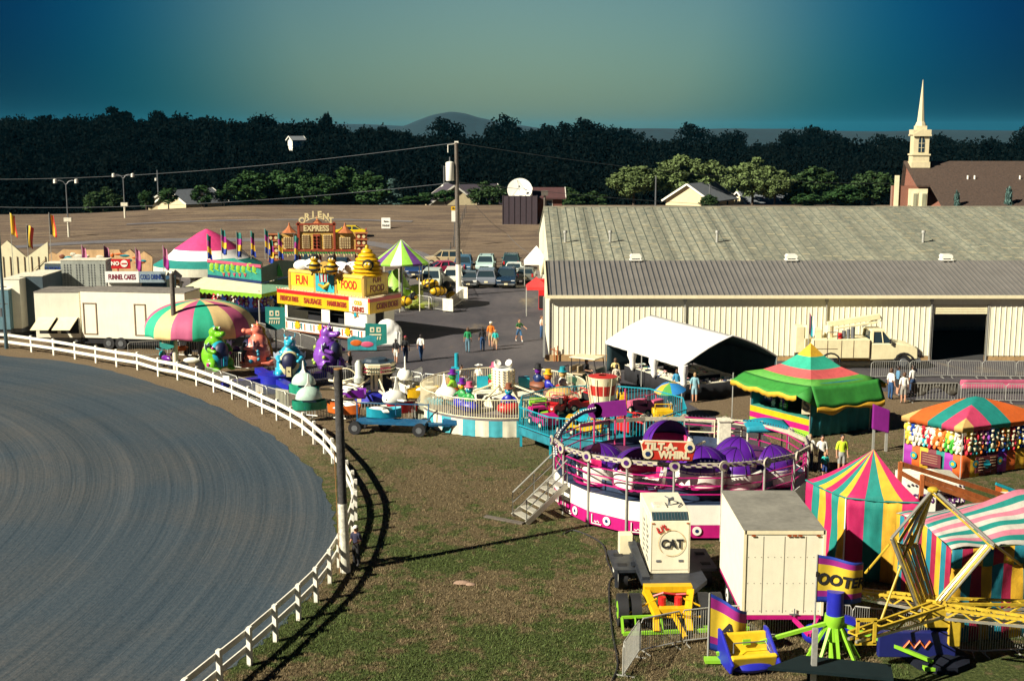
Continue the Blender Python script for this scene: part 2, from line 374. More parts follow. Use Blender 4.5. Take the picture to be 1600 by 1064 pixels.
def asph_mat(name, c0, c1, patch=(.22, .17, .10)):
 m = bpy.data.materials.new(name); n, l = nodes(m); b = n['Principled BSDF']; b.inputs['Roughness'].default_value = .85; b.inputs['Specular IOR Level'].default_value = .25
 tc = n.new('ShaderNodeTexCoord')
 def no(s, d, dist=0, st=(1, 1, 1)):
  mp = n.new('ShaderNodeMapping'); mp.inputs['Scale'].default_value = st; l.new(tc.outputs['Object'], mp.inputs[0])
  t = n.new('ShaderNodeTexNoise'); t.inputs['Scale'].default_value = s; t.inputs['Detail'].default_value = d; t.inputs['Distortion'].default_value = dist; l.new(mp.outputs[0], t.inputs['Vector']); t.inputs['Roughness'].default_value = .65; return t.outputs['Fac']
 cr = n.new('ShaderNodeValToRGB'); l.new(no(.22, 8, .6, (1, .5, 1)), cr.inputs[0]); e = cr.color_ramp
 e.elements[0].position = .36; e.elements[0].color = (*c0, 1); e.elements[1].position = .62; e.elements[1].color = (*c1, 1)
 c2 = n.new('ShaderNodeValToRGB'); l.new(no(.16, 6, .5, (1, .45, 1)), c2.inputs[0]); c2.color_ramp.elements[0].position = .60; c2.color_ramp.elements[1].position = .72
 mx = n.new('ShaderNodeMix'); mx.data_type = 'RGBA'; l.new(c2.outputs[0], mx.inputs[0]); l.new(cr.outputs[0], mx.inputs[6]); mx.inputs[7].default_value = (*patch, 1)
 fn = no(14, 3); sc = n.new('ShaderNodeMapRange'); l.new(fn, sc.inputs['Value']); sc.inputs['From Min'].default_value = .3; sc.inputs['From Max'].default_value = .7; sc.inputs['To Min'].default_value = .7; sc.inputs['To Max'].default_value = 1.3
 vm = n.new('ShaderNodeVectorMath'); vm.operation = 'SCALE'; l.new(mx.outputs[2], vm.inputs[0]); l.new(sc.outputs[0], vm.inputs['Scale']); l.new(vm.outputs[0], b.inputs['Base Color'])
 bp = n.new('ShaderNodeBump'); bp.inputs['Strength'].default_value = .3; bp.inputs['Distance'].default_value = .03; l.new(fn, bp.inputs['Height']); l.new(bp.outputs[0], b.inputs['Normal'])
 return m
ASPH = asph_mat('asphalt', (.038, .037, .045), (.078, .070, .076), (.17, .135, .09))
GRAV = asph_mat('gravel', (.10, .09, .09), (.17, .15, .14), (.24, .18, .12))
def flat(name, px, mat, z=.008, jit=.15):
 pts = [G(*p) for p in px]; out = []
 for i, a in enumerate(pts):
  b_ = pts[(i + 1) % len(pts)]; k = max(1, int((b_ - a).length / 1.5))
  for j in range(k): q = a.lerp(b_, j / k); out.append((q.x + rnd.uniform(-jit, jit), q.y + rnd.uniform(-jit, jit), z))
 if name == 'asphalt_midway': pass
 mb = MB(); mb.poly(out); o = mb.build(name, mat, smooth=0); o['kind'] = 'structure'; return o
flat('asphalt_midway', [(-200, 520), (100, 530), (330, 552), (440, 590), (560, 610), (700, 612), (900, 618), (985, 622), (1075, 640), (1130, 655), (1200, 690), (1220, 740), (1160, 760), (900, 690),(660, 672), (640, 690), (800, 745), (1000, 800), (1300, 800), (1330, 720), (1200, 640), (1140, 632), (1100, 622), (1260, 600), (1385, 612), (1420, 625), (1620, 634), (1800, 640), (1800, 470), (900, 452), (850, 446), (730, 448), (600, 455), (300, 455), (-200, 455)][::-1] if 0 else
     [(-200, 520), (100, 530), (330, 552), (440, 590), (560, 610), (700, 618), (905, 640), (1000, 668), (1180, 720), (1225, 708), (1190, 672), (1110, 648), (1075, 630), (1100, 622), (1260, 604), (1385, 612), (1420, 625), (1620, 634), (1800, 640), (1800, 470), (900, 452), (850, 448), (730, 449), (600, 455), (300, 455), (-200, 455)], ASPH)
flat('parking_lot_gravel', [(-200, 455.5), (600, 455.5), (730, 449.5), (850, 448.5), (900, 440), (860, 418), (620, 418), (300, 420), (-200, 425)], GRAV, z=.006)
def lane(name, px, w, mat):
 pts = catmull([Vector((P(a, b, Y).x, Y, 0)) for a, b, Y in px], 8); mb = MB(); vs = []
 for i, p in enumerate(pts):
  d = (pts[min(i + 1, len(pts) - 1)] - pts[max(i - 1, 0)]).normalized(); nn = Vector((-d.y, d.x, 0))
  for k in range(5):
   q = p + nn * w * (k / 4 - .5); vs.append((q.x, q.y, TZ(q.x, q.y) + .05))
 fs = [(i * 5 + k, i * 5 + k + 1, i * 5 + k + 6, i * 5 + k + 5) for i in range(len(pts) - 1) for k in range(4)]
 mb._add(vs, fs, 0); o = mb.build(name, mat, smooth=60); o['kind'] = 'structure'
GRAVB = asph_mat('lane_gravel', (.12, .115, .125), (.16, .15, .15), (.15, .12, .10))
lane('hill_lane', [(668, 0, 134), (655, 0, 142), (640, 0, 150), (560, 0, 158), (420, 0, 160), (200, 0, 160), (60, 0, 158), (-200, 0, 150)], 2.6, GRAVB)
lane('upper_hill_lane', [(640, 0, 176), (500, 0, 178), (330, 0, 177), (180, 0, 176)], 1.2, GRAVB)
mb = MB(); a = G(610, 449); b = G(850, 448.5); mb.bar((a.x, a.y, .07), (b.x, b.y, .07), .25, .13); o = mb.build('kerb', M('concrete', (.45, .42, .36), .8), smooth=0); o['kind'] = 'structure'
def far_hill(name, px0, px1, D, prof, depth, mat):
 mb = MB(); n_ = 80
 def fn(u, v):
  x = (px0 + (px1 - px0) * u - 800) / F * D; t = 1 - abs(v * 2 - 1) ** 1.5
  h = prof(u) * D / F; n2 = math.sin(u * 91) * .5 + math.sin(u * 47 + 2) * .8
  return (x, D + (v - .5) * depth, -40 + (h + 55 + n2) * t)
 mb.sheet(fn, n_, 14); o = mb.build(name, mat, smooth=80); o['kind'] = 'structure'
farm = leafmat('far_wood', (.012, .02, .012), .2)
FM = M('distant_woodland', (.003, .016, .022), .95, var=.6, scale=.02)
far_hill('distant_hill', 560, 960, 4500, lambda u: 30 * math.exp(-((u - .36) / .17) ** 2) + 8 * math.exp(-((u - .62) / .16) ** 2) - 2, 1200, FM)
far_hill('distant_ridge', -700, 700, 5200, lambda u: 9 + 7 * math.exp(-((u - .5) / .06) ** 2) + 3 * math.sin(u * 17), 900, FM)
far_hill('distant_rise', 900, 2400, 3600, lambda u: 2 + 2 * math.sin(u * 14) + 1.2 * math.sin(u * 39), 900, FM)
nr = np.random.default_rng(5)
def leaf_mesh(name, blobs, per, size, mat, elong=1.4):
 cs = np.array([b[0] for b in blobs]); rs = np.array([b[1] if hasattr(b[1], '__len__') else (b[1],) * 3 for b in blobs])
 n = len(blobs) * per; idx = np.repeat(np.arange(len(blobs)), per)
 d = nr.normal(size=(n, 3)); d /= np.linalg.norm(d, axis=1)[:, None]
 rad = nr.uniform(.55, 1.08, n)[:, None]
 c = cs[idx] + d * rs[idx] * rad
 nn = d + nr.normal(size=(n, 3)) * .7; nn /= np.linalg.norm(nn, axis=1)[:, None]
 t = np.cross(nn, nr.normal(size=(n, 3))); t /= np.linalg.norm(t, axis=1)[:, None]; b = np.cross(nn, t)
 s = (size * nr.uniform(.6, 1.4, n))[:, None]
 v = np.stack([c - t * s * elong / 2 - b * s * .1, c - b * s / 2 * .9, c + t * s * elong / 2, c + b * s / 2], 1).reshape(-1, 3)
 me = bpy.data.meshes.new(name); me.vertices.add(len(v)); me.vertices.foreach_set('co', v.ravel().astype(np.float32))
 me.loops.add(4 * n); me.loops.foreach_set('vertex_index', np.arange(4 * n)); me.polygons.add(n)
 me.polygons.foreach_set('loop_start', np.arange(0, 4 * n, 4)); me.polygons.foreach_set('loop_total', np.full(n, 4)); me.update(calc_edges=True)
 me.materials.append(mat); return me
def blobs_round(n, w, h, z0, seed, squash=.8, br=.2):
 q = random.Random(seed); out = []
 for i in range(n):
  while 1:
   x, y, z = (q.uniform(-1, 1) for _ in range(3))
   if x * x + y * y + z * z < 1: break
  k = (1 - .25 * max(0, z)); r = br * q.uniform(.7, 1.25)
  out.append(((x * w / 2 * k, y * w / 2 * k, z0 + (z * .5 + .5) * h), (r * w, r * w, r * w * squash)))
 return out
def blobs_cone(n, w, h, z0, seed):
 q = random.Random(seed); out = []
 for i in range(n):
  t = q.random() ** 1.3; a = q.uniform(0, 2 * PI); r = w / 2 * (1 - t) * q.uniform(.3, .9)
  out.append(((r * math.cos(a), r * math.sin(a), z0 + t * h), (.12 * w + .1 * w * (1 - t),) * 2 + (.09 * w,)))
 return out
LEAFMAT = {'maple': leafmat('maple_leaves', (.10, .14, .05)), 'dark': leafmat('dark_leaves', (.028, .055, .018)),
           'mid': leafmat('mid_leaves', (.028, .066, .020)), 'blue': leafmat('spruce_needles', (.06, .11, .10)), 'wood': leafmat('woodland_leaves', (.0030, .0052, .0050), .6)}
def trunk_mb(h, r, seed, limbs=5):
 q = random.Random(seed); mb = MB()
 mb.tube([(0, 0, -.6), (.02, .01, h * .3), (-.03, .03, h * .6), (.02, 0, h * .92)], [r * 1.3, r, r * .7, r * .2], 8)
 for i in range(limbs):
  a = i * 2.4 + q.random(); z = h * q.uniform(.28, .6)
  mb.tube([(0, 0, z), (math.cos(a) * h * .1, math.sin(a) * h * .1, z + h * .09), (math.cos(a) * h * .22, math.sin(a) * h * .22, z + h * .26)], [r * .5, r * .35, r * .1], 5)
 return mb
BARK = M('bark', (.07, .05, .035), .9, var=.4, scale=6)
PROTO = {}
def tree_proto(key):
 if key in PROTO: return PROTO[key]
 kind, seed = key
 if kind == 'maple': me = leaf_mesh('crown', blobs_round(85, 7.4, 6.4, 1.9, seed, .75, .12), 120, .32, LEAFMAT['maple']); h = 8.7
 elif kind == 'dark': me = leaf_mesh('crown', blobs_round(70, 6.0, 6.6, 1.2, seed, .9, .13), 85, .34, LEAFMAT['dark']); h = 8.6
 elif kind == 'wood': me = leaf_mesh('crown', blobs_round(70, 7, 6.5, 2.2, seed, .8, .15), 50, .5, LEAFMAT['wood']); h = 9.0
 elif kind == 'mid': me = leaf_mesh('crown', blobs_round(64, 4.8, 7.0, .6, seed, 1.2, .13), 90, .32, LEAFMAT['mid']); h = 7.9
 elif kind == 'blue': me = leaf_mesh('crown', blobs_cone(60, 4.4, 7.6, .6, seed), 60, .25, LEAFMAT['blue']); h = 8.6
 else: me = leaf_mesh('crown', blobs_round(30, 2.6, 5.4, 1.0, seed, 1.6, .17), 70, .28, LEAFMAT['mid']); h = 7.0
 tm = trunk_mb(h * .85, .16 if kind != 'small' else .09, seed)
 PROTO[key] = (me, tm, h); return PROTO[key]
FIRST = {}
def tree(kind, seed, px, top, Y, wpx, name, label, group=None, base=None):
 key = (kind, seed); me, tm, h = tree_proto(key)
 p = P(px, top, Y); z0 = TZ(p.x, Y) if base is None else base; hh = (p.z - z0) / h
 t = thing(name, label, 'tree', (p.x, Y, z0), rnd.uniform(0, 6), group)
 W0 = {'wood': 7.5, 'maple': 8.6, 'dark': 7.2, 'mid': 5.6, 'blue': 4.6, 'small': 3.4}[kind]
 ws = wpx * 1.32 * Y / F / W0; t.scale = (ws, ws, hh)
 c = bpy.data.objects.new('crown', me); COL.objects.link(c); c.parent = t
 if key not in FIRST: FIRST[key] = tm.build('trunk', BARK).data; q = [o for o in COL.objects if o.data == FIRST[key]][0]; q.parent = t
 else: q = bpy.data.objects.new('trunk', FIRST[key]); COL.objects.link(q); q.parent = t
 return t
T = [ # kind seed px top Y width name label
 ('mid',1,393,266,206,66,'leafy_tree','leafy green tree at the left end of the dense row on the hill crest'),
 ('mid',2,432,268,210,60,'leafy_tree','second leafy tree from the left in the dense row behind the hill crest'),
 ('mid',3,466,262,207,62,'leafy_tree','tall leafy tree in the dense row above the arched theatre sign'),
 ('mid',1,505,272,205,54,'leafy_tree','narrow leafy tree in the dense row just right of the arched sign'),
 ('mid',2,545,262,209,66,'leafy_tree','broad leafy tree in the middle of the dense row on the crest'),
 ('mid',3,583,268,206,58,'leafy_tree','leafy tree at the right end of the dense row next to the blue spruce'),
 ('blue',4,613,279,205,34,'spruce_tree','pale bluish spruce at the right end of the hedge of trees'),
 ('small',5,640,305,204,34,'small_tree','low grey green shrub tree just right of the blue spruce'),
 ('small',6,668,298,206,32,'small_tree','small upright tree left of the house with the dark gable roof'),
 ('small',5,696,294,205,32,'small_tree','small tree beside the utility pole in front of the dark roofed house'),
 ('dark',7,762,281,212,52,'leafy_tree','dense bush like tree just left of the white satellite dish'),
 ('dark',8,886,292,214,60,'leafy_tree','dark bushy tree right of the brown shed roof'),
 ('dark',9,925,295,216,56,'leafy_tree','dark bushy tree behind the left end of the long grey barn roof'),
 ('maple',10,991,257,205,72,'maple_tree','round yellow green maple leftmost of the three tall maples behind the barn'),
 ('maple',11,1066,243,208,84,'maple_tree','tallest pale green maple standing beside the cream house'),
 ('maple',12,1112,250,220,60,'maple_tree','duller maple half hidden behind the tallest maple by the cream house'),
 ('maple',13,1178,246,206,74,'maple_tree','tall pale maple standing right of the cream house'),
 ('maple',10,1212,264,204,54,'maple_tree','lower pale maple joined to the right side of a taller one'),
 ('dark',7,1240,272,208,60,'leafy_tree','dark green tree between the pale maples and the bushy dark tree'),
 ('dark',8,1274,259,209,70,'leafy_tree','tall dark green tree right of the pale maples'),
 ('mid',1,1262,302,197,40,'small_tree','low bright bush in front of the tall dark tree behind the barn'),
 ('mid',2,1320,290,199,50,'small_tree','low bright green bush left of the church side tree'),
 ('dark',9,1366,262,206,64,'leafy_tree','tall dark tree immediately left of the brick church'),
 ('small',6,227,294,206,24,'small_tree','small sapling leftmost of the four by the grey roofed farmhouse'),
 ('small',5,262,290,200,26,'small_tree','small sapling in front of the left gable of the farmhouse'),
 ('small',6,315,284,200,30,'small_tree','upright sapling in front of the farmhouse yellow gable'),
 ('small',5,347,293,202,24,'small_tree','small sapling right of the farmhouse roof'),
 ('dark',7,160,290,215,50,'leafy_tree','dim dark tree between the two lamp poles on the hill crest'),
 ('dark',8,1108,303,190,26,'small_tree','small round tree in front of the cream house'),
 ('blue',4,1496,298,120,24,'evergreen_shrub','small dark evergreen against the church roof nearer its doorway'),
 ('blue',4,1577,292,120,30,'evergreen_shrub','larger dark evergreen against the church roof at the right edge'),
 ('small',5,1417,306,119,16,'evergreen_shrub','low dark shrub beside the church window'),
]
for a in T: tree(*a)
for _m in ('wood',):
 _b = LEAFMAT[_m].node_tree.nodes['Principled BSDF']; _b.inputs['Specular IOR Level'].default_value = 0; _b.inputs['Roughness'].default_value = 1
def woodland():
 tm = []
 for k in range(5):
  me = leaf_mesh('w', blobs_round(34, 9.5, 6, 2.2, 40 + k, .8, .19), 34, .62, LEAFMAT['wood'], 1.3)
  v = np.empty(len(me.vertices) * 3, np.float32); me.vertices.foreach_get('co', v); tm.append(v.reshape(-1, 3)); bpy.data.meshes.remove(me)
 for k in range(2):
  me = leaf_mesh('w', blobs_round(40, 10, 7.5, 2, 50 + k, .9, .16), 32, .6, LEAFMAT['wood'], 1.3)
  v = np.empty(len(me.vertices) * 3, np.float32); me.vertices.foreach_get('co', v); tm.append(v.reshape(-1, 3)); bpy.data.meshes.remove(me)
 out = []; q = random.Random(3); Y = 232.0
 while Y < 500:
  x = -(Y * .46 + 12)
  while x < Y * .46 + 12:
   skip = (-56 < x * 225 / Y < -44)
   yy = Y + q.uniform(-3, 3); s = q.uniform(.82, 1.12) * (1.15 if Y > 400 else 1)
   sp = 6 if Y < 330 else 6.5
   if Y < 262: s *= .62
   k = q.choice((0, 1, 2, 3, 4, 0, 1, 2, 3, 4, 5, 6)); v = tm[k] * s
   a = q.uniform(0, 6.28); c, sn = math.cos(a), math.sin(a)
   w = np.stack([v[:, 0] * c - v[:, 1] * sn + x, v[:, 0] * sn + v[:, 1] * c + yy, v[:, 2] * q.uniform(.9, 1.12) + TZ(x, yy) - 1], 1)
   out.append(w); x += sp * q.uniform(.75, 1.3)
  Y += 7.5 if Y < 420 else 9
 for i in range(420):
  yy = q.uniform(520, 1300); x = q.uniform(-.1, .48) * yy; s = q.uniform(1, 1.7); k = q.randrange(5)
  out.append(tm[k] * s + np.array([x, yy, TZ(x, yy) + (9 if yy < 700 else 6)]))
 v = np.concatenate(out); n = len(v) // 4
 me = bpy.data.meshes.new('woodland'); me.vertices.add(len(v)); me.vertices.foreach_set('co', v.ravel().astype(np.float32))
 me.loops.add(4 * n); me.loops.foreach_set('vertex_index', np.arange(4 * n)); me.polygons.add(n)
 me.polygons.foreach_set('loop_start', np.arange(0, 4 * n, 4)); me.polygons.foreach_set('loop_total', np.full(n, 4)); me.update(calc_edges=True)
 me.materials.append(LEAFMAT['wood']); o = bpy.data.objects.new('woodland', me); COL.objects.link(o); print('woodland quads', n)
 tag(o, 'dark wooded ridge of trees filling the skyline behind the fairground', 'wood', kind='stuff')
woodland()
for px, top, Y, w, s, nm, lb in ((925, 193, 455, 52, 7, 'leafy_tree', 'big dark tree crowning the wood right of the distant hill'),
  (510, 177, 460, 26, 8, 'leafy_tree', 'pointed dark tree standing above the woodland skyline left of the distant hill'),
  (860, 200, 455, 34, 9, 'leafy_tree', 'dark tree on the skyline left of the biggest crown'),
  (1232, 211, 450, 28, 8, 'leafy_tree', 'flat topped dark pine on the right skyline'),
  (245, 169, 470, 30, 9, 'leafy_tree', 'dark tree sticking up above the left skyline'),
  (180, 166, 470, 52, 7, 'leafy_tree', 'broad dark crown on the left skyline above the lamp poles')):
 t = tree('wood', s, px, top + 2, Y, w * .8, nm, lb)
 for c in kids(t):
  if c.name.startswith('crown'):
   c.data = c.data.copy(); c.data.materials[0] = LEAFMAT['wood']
roofg = M('grey_roof_shingle', (.16, .18, .20), .85, var=.3, scale=3, bump=.4, bscale=8)
roofb = M('brown_roof_shingle', (.07, .045, .032), .9, var=.5, scale=5, bump=.6, bscale=6)
siding = M('cream_siding', (.66, .56, .34), .7, var=.12)
def house(px, pyb, Y, w, d, h, rh, rz, label, wallm=siding, roofm=roofg, name='farmhouse', wins=2):
 p = P(px, pyb, Y); z0 = p.z
 t = thing(name, label, 'house', (p.x, Y, z0), rz)
 mb = MB(); mb.bx(-w / 2, -d / 2, -1.5, w / 2, d / 2, h)
 mb.prism([(-d / 2, h), (d / 2, h), (0, h + rh)], -w / 2, w / 2, 'x'); mb.build('wall', wallm, t, 0)
 mb = MB(); e = .5; k = rh / (d / 2)
 for s in (-1, 1):
  mb._add([(-w / 2 - e, s * (d / 2 + e), h - k * e), (w / 2 + e, s * (d / 2 + e), h - k * e), (w / 2 + e, 0, h + rh + .12), (-w / 2 - e, 0, h + rh + .12),
                 (-w / 2 - e, s * (d / 2 + e), h - k * e - .2), (w / 2 + e, s * (d / 2 + e), h - k * e - .2), (w / 2 + e, 0, h + rh - .06), (-w / 2 - e, 0, h + rh - .06)],
    [(0, 1, 2, 3), (4, 5, 6, 7), (0, 1, 5, 4), (0, 3, 7, 4), (1, 2, 6, 5)], 0)
 rf = mb.build('roof', roofm, t, 0)
 mb = MB()
 for s in (-1, 1):
  for yy in (-1, 1): mb.bar((s * (w / 2 + e + .03), yy * (d / 2 + e), h - k * e - .05), (s * (w / 2 + e + .03), 0, h + rh + .05), .08, .28)
 mb.build('trim', white, rf, 0)
 for i in range(wins):
  wd = MB(); x = (i - (wins - 1) / 2) * w / (wins + .5); wd.bx(x - .5, -d / 2 - .06, h * .35, x + .5, -d / 2 - .01, h * .8); f = wd.build('window', white, t, 0)
  wd = MB(); wd.bx(x - .4, -d / 2 - .09, h * .4, x + .4, -d / 2 - .063, h * .76); wd.build('pane', glass, f, 0)
 return t
house(262, 331, 226, 8, 4.6, 1.9, 1.5, R(90), 'left gabled wing of the farmhouse behind the hill crest', wins=1)
house(300, 331, 222, 10, 6.5, 2.0, 1.9, R(62), 'grey roofed farmhouse with yellow gable seen between saplings', wins=1)
house(704, 335, 225, 11, 8, 2.5, 2.8, R(100), 'small house with dark roof and cream gable left of the wire crossing', roofm=M('dark_purple_roof', (.05, .04, .055), .9))
house(735, 335, 232, 10, 8, 2.4, 3.0, R(25), 'dark roofed house partly behind the round bush left of the dish', roofm=MATS['dark_purple_roof'])
house(1094, 330, 204, 11, 7.5, 2.2, 2.3, R(60), 'cream house with slate grey roof and white trim behind the maples', wins=2)
house(1190, 340, 215, 9, 7, 2.4, 2, R(20), 'low house glimpsed beneath the maples behind the barn')
house(463, 228, 400, 4.2, 3.4, 2.0, .9, R(35), 'white house high in the woodland left of centre', wallm=white, wins=1)
house(1286, 232, 700, 12, 8, 4, 2, R(15), 'distant white farm building in the right hand fields', wallm=white)
house(1398, 240, 650, 16, 8, 3, 1.5, R(5), 'long pale roofed distant shed left of the church steeple', wallm=white)
house(857, 333, 178, 3.6, 5, 2.5, 1.0, R(0), 'brown brick shed with maroon roof beside the satellite dish', M('red_brick_plain', (.16, .06, .04), .85, var=.3, scale=8), M('maroon_roof', (.075, .03, .03), .8, var=.3), 'brick_shed', 1)
def church():
 Yc = 124; base = P(1398, 345, Yc); m = Yc / F * 1.0
 t = thing('brick_church', 'brick church with brown shingle roof and tall cream steeple at the right', 'church', (base.x, Yc, 0), R(-4))
 brick = bpy.data.materials.new('church_brick'); n, l = nodes(brick); b = n['Principled BSDF']; b.inputs['Roughness'].default_value = .9
 tc = n.new('ShaderNodeTexCoord'); mp = n.new('ShaderNodeMapping'); mp.inputs['Rotation'].default_value = (R(90), 0, 0)
 bt = n.new('ShaderNodeTexBrick'); bt.inputs['Scale'].default_value = 6; bt.inputs['Color1'].default_value = (.22, .07, .04, 1); bt.inputs['Color2'].default_value = (.20, .06, .035, 1); bt.inputs['Mortar'].default_value = (.28, .2, .15, 1)
 l.new(tc.outputs['Object'], mp.inputs[0]); l.new(mp.outputs[0], bt.inputs['Vector']); l.new(bt.outputs[0], b.inputs['Base Color'])
 L = 40; zr = P(1410, 252, Yc + 6).z; ze = P(1410, 327, Yc).z - 1.5; zw = P(1410, 290, Yc).z
 x0 = P(1404, 252, Yc + 7).x - base.x
 mb = MB(); mb.bx(x0 + .35, .6, -1, L, 8.2, ze + 1.2)
 mb.prism([(.6, ze + 1.2), (8.3, ze + 1.2), (7, zr - .25)], x0 + .35, L, 'x')
 mb.build('wall', brick, t, 0)
 mb = MB()
 def slab(xa, xb, ya, za, yb, zb, th=.18):
  mb._add([(xa, ya, za), (xb, ya, za), (xb, yb, zb), (xa, yb, zb), (xa, ya, za - th), (xb, ya, za - th), (xb, yb, zb - th), (xa, yb, zb - th)],
    [(0, 1, 2, 3), (4, 5, 6, 7), (0, 1, 5, 4), (0, 3, 7, 4), (1, 2, 6, 5), (2, 3, 7, 6)], 0)
 px2x = lambda px: P(px, 300, Yc).x - base.x
 xa, xb = x0, px2x(1456)
 zh = P(1430, 290, Yc).z; yh = 1.0
 slab(xa, xb, yh, zh, 7, zr);
 k = (zr - zh) / (7 - yh); ylow = -3.2; zlow = zh - k * (yh - ylow)
 slab(xb, L, ylow - 1.5, zlow - 1.5 * k, 7, zr); slab(xa, L, 8.6, ze + 1.0, 7, zr)
 rf = mb.build('roof', roofb, t, 0)
 for px_, py_ in ((1509, 287), (1519, 295), (1589, 279)):
  q = P(px_, py_, Yc + 2); lx = q.x - base.x; yy = 2.5; zz = zr - (7 - yy) * k
  v = MB(); v.cyl((lx, yy, zz - .1), (lx, yy, zz + .35), .09, .09, 8); v.build('roof_vent', white, rf)
 mb = MB(); xs0, xs1 = px2x(1399), px2x(1454)
 mb.bx(xs0, 1.3, -1, xs1, 2.0, zh - .1); mb.build('bay_wall', brick, t, 0)
 mb = MB(); q0, q1 = px2x(1424), px2x(1453); zt = P(1440, 296, Yc).z
 mb.bx(q0, 1.1, -1, q1, 1.28, zt); pn = mb.build('entrance_panel', cream, t, 0)
 for a_, b_ in ((1429.5, 1438.5), (1443, 1453)):
  w = MB(); w.bx(px2x(a_), 1.03, .5, px2x(b_) - .05, 1.085, P(1440, 302, Yc).z); ww = w.build('window', cream, pn, 0)
  w = MB(); w.bx(px2x(a_) + .1, .98, .6, px2x(b_) - .15, 1.025, P(1440, 303.5, Yc).z); w.build('pane', M('curtained_glass', (.30, .30, .20), .3), pn, 0)
 mb = MB(); mb.bx(px2x(1404) - .15, 1.15, -1, px2x(1407) + .1, 1.27, P(1406, 275, Yc).z); mb.build('corner_pilaster', cream, t, 0)
 stone = M('steeple_cream', (.62, .54, .34), .6, var=.1)
 sx = P(1433, 250, Yc + 5).x - base.x; yy = 6.0; sc = (Yc + 6) / F
 Z = lambda py: P(1433, py, Yc + 6).z
 def ringbox(mb_, w, z0, z1): mb_.bx(sx - w / 2, yy - w / 2, z0, sx + w / 2, yy + w / 2, z1)
 mb = MB(); ringbox(mb, 28 * sc, Z(262), Z(253)); ringbox(mb, 25 * sc, Z(253), Z(243)); ringbox(mb, 28 * sc, Z(243), Z(240.5))
 ringbox(mb, 23 * sc, Z(240.5), Z(209)); ringbox(mb, 27 * sc, Z(211), Z(203))
 ringbox(mb, 16 * sc, Z(203), Z(197))
 st = mb.build('steeple_tower', stone, t, 0)
 mb = MB(); w = 28 * sc; z0 = Z(213); z1 = Z(203)
 for s in (-1, 1):
  mb.prism([(-w / 2, z0), (w / 2, z0), (w / 2, z0 + .15), (0, z1 + .1), (-w / 2, z0 + .15)], s * w / 2 - .06, s * w / 2 + .06, 'y')
 mb.M = Matrix.Translation((0, 0, 0))
 for i in range(len(mb.v)): mb.v[i] = (mb.v[i][0] + sx, mb.v[i][1] + yy, mb.v[i][2])
 mb.build('gable_trim', stone, st, 0)
 mb = MB(); mb.lathe([(8.2 * sc, Z(197)), (7.2 * sc, Z(193)), (5.5 * sc, Z(190)), (.02, Z(125))], 8, c=(sx, yy, 0)); mb.build('spire', stone, t, 20)
 mb = MB(); ww = 9 * sc; zt = Z(216); pr = [(-ww / 2, Z(238)), (ww / 2, Z(238)), (ww / 2, zt - .2), (ww / 4, zt + .15), (0, zt + .28), (-ww / 4, zt + .15), (-ww / 2, zt - .2)]
 mb.prism([(a + sx, b_) for a, b_ in pr], yy - 11.5 * sc - .04, yy - 11.5 * sc - .015, 'y'); wn = mb.build('window', M('steeple_glass', (.02, .04, .06), .15), st, 0)
 mb = MB(); yq = yy - 11.5 * sc - .06
 mb.bx(sx - .025, yq, Z(238), sx + .025, yq + .02, zt + .25)
 for z in (Z(231), Z(224)): mb.bx(sx - ww / 2, yq - .003, z - .02, sx + ww / 2, yq + .017, z + .02)
 mb.build('muntins', stone, wn, 0)
church()
def dish():
 p = P(812, 326, 175); t = thing('satellite_dish', 'big white satellite dish behind a dark panel enclosure on the hill', 'satellite dish', (p.x, 175, TZ(p.x, 175)))
 zc = P(811, 297, 175).z - TZ(p.x, 175); s = 175 / F
 mb = MB(); mb.lathe([(0, .35), (.6, .30), (1.1, .15), (1.72, -.12), (1.74, -.12), (1.1, .05), (0, .22)], 28)
 M_ = Matrix.Translation((0, 0, zc)) @ Euler((R(62), R(12), R(-10))).to_matrix().to_4x4() @ Matrix.Scale(1, 4)
 M_ = M_ @ Matrix.Rotation(PI, 4, 'X') @ Matrix.Translation((0, 0, 0))
 mb.v = [tuple(M_ @ Vector(v)) for v in mb.v]; mb.build('reflector', white, t)
 mb = MB(); a = M_ @ Vector((0, 0, -1.1));
 for k in range(3):
  b_ = M_ @ Vector((1.5 * math.cos(k * 2.1), 1.5 * math.sin(k * 2.1), -.1)); mb.bar(a, b_, .04)
 mb.box(a, (.25, .25, .25)); mb.build('feed_horn', dsteel, t)
 mb = MB(); mb.cyl((0, .4, -.5), (0, .3, zc), .15, .12); mb.build('mast', dsteel, t)
 mb = MB(); w = 53 * s / 2; h = P(812, 306, 174).z - TZ(p.x, 175)
 mb.bx(-w, -1.6, -.5, w, -1.5, h); mb.bx(w, -1.6, -.5, w + .1, 2, h)
 for k in range(7): mb.bx(-w + k * w / 3 - .04, -1.66, -.5, -w + k * w / 3 + .04, -1.605, h + .1)
 mb.build('enclosure', M('dark_maroon_panel', (.05, .035, .045), .8), t, 0)
dish()
def pole_at(px, pyb, pyt, Y=None):
 if Y is None: b = G(px, pyb)
 else: b = P(px, pyb, Y)
 top = P(px, pyt, b.y); return b, top.z - b.z
b, h = pole_at(717, 462, 223);
t = thing('utility_pole', 'tall wooden utility pole with white transformer can and white painted foot', 'utility pole', b)
mb = MB(); mb.cyl((0, 0, 0), (-.15, 0, h), .24, .16, 12); mb.build('pole', wood, t)
mb = MB(); mb.cyl((0, 0, 0), (-.03, 0, 2.9), .255, .25, 12); mb.build('painted_foot', white, t)
zt = P(703, 268, b.y).z; xt = P(703, 268, b.y).x - b.x
mb = MB(); mb.lathe([(0, -.85), (.36, -.85), (.38, -.8), (.38, .75), (.34, .82), (.1, .9), (0, .9)], 16, c=(xt, -.05, zt)); tr = mb.build('transformer', white, t)
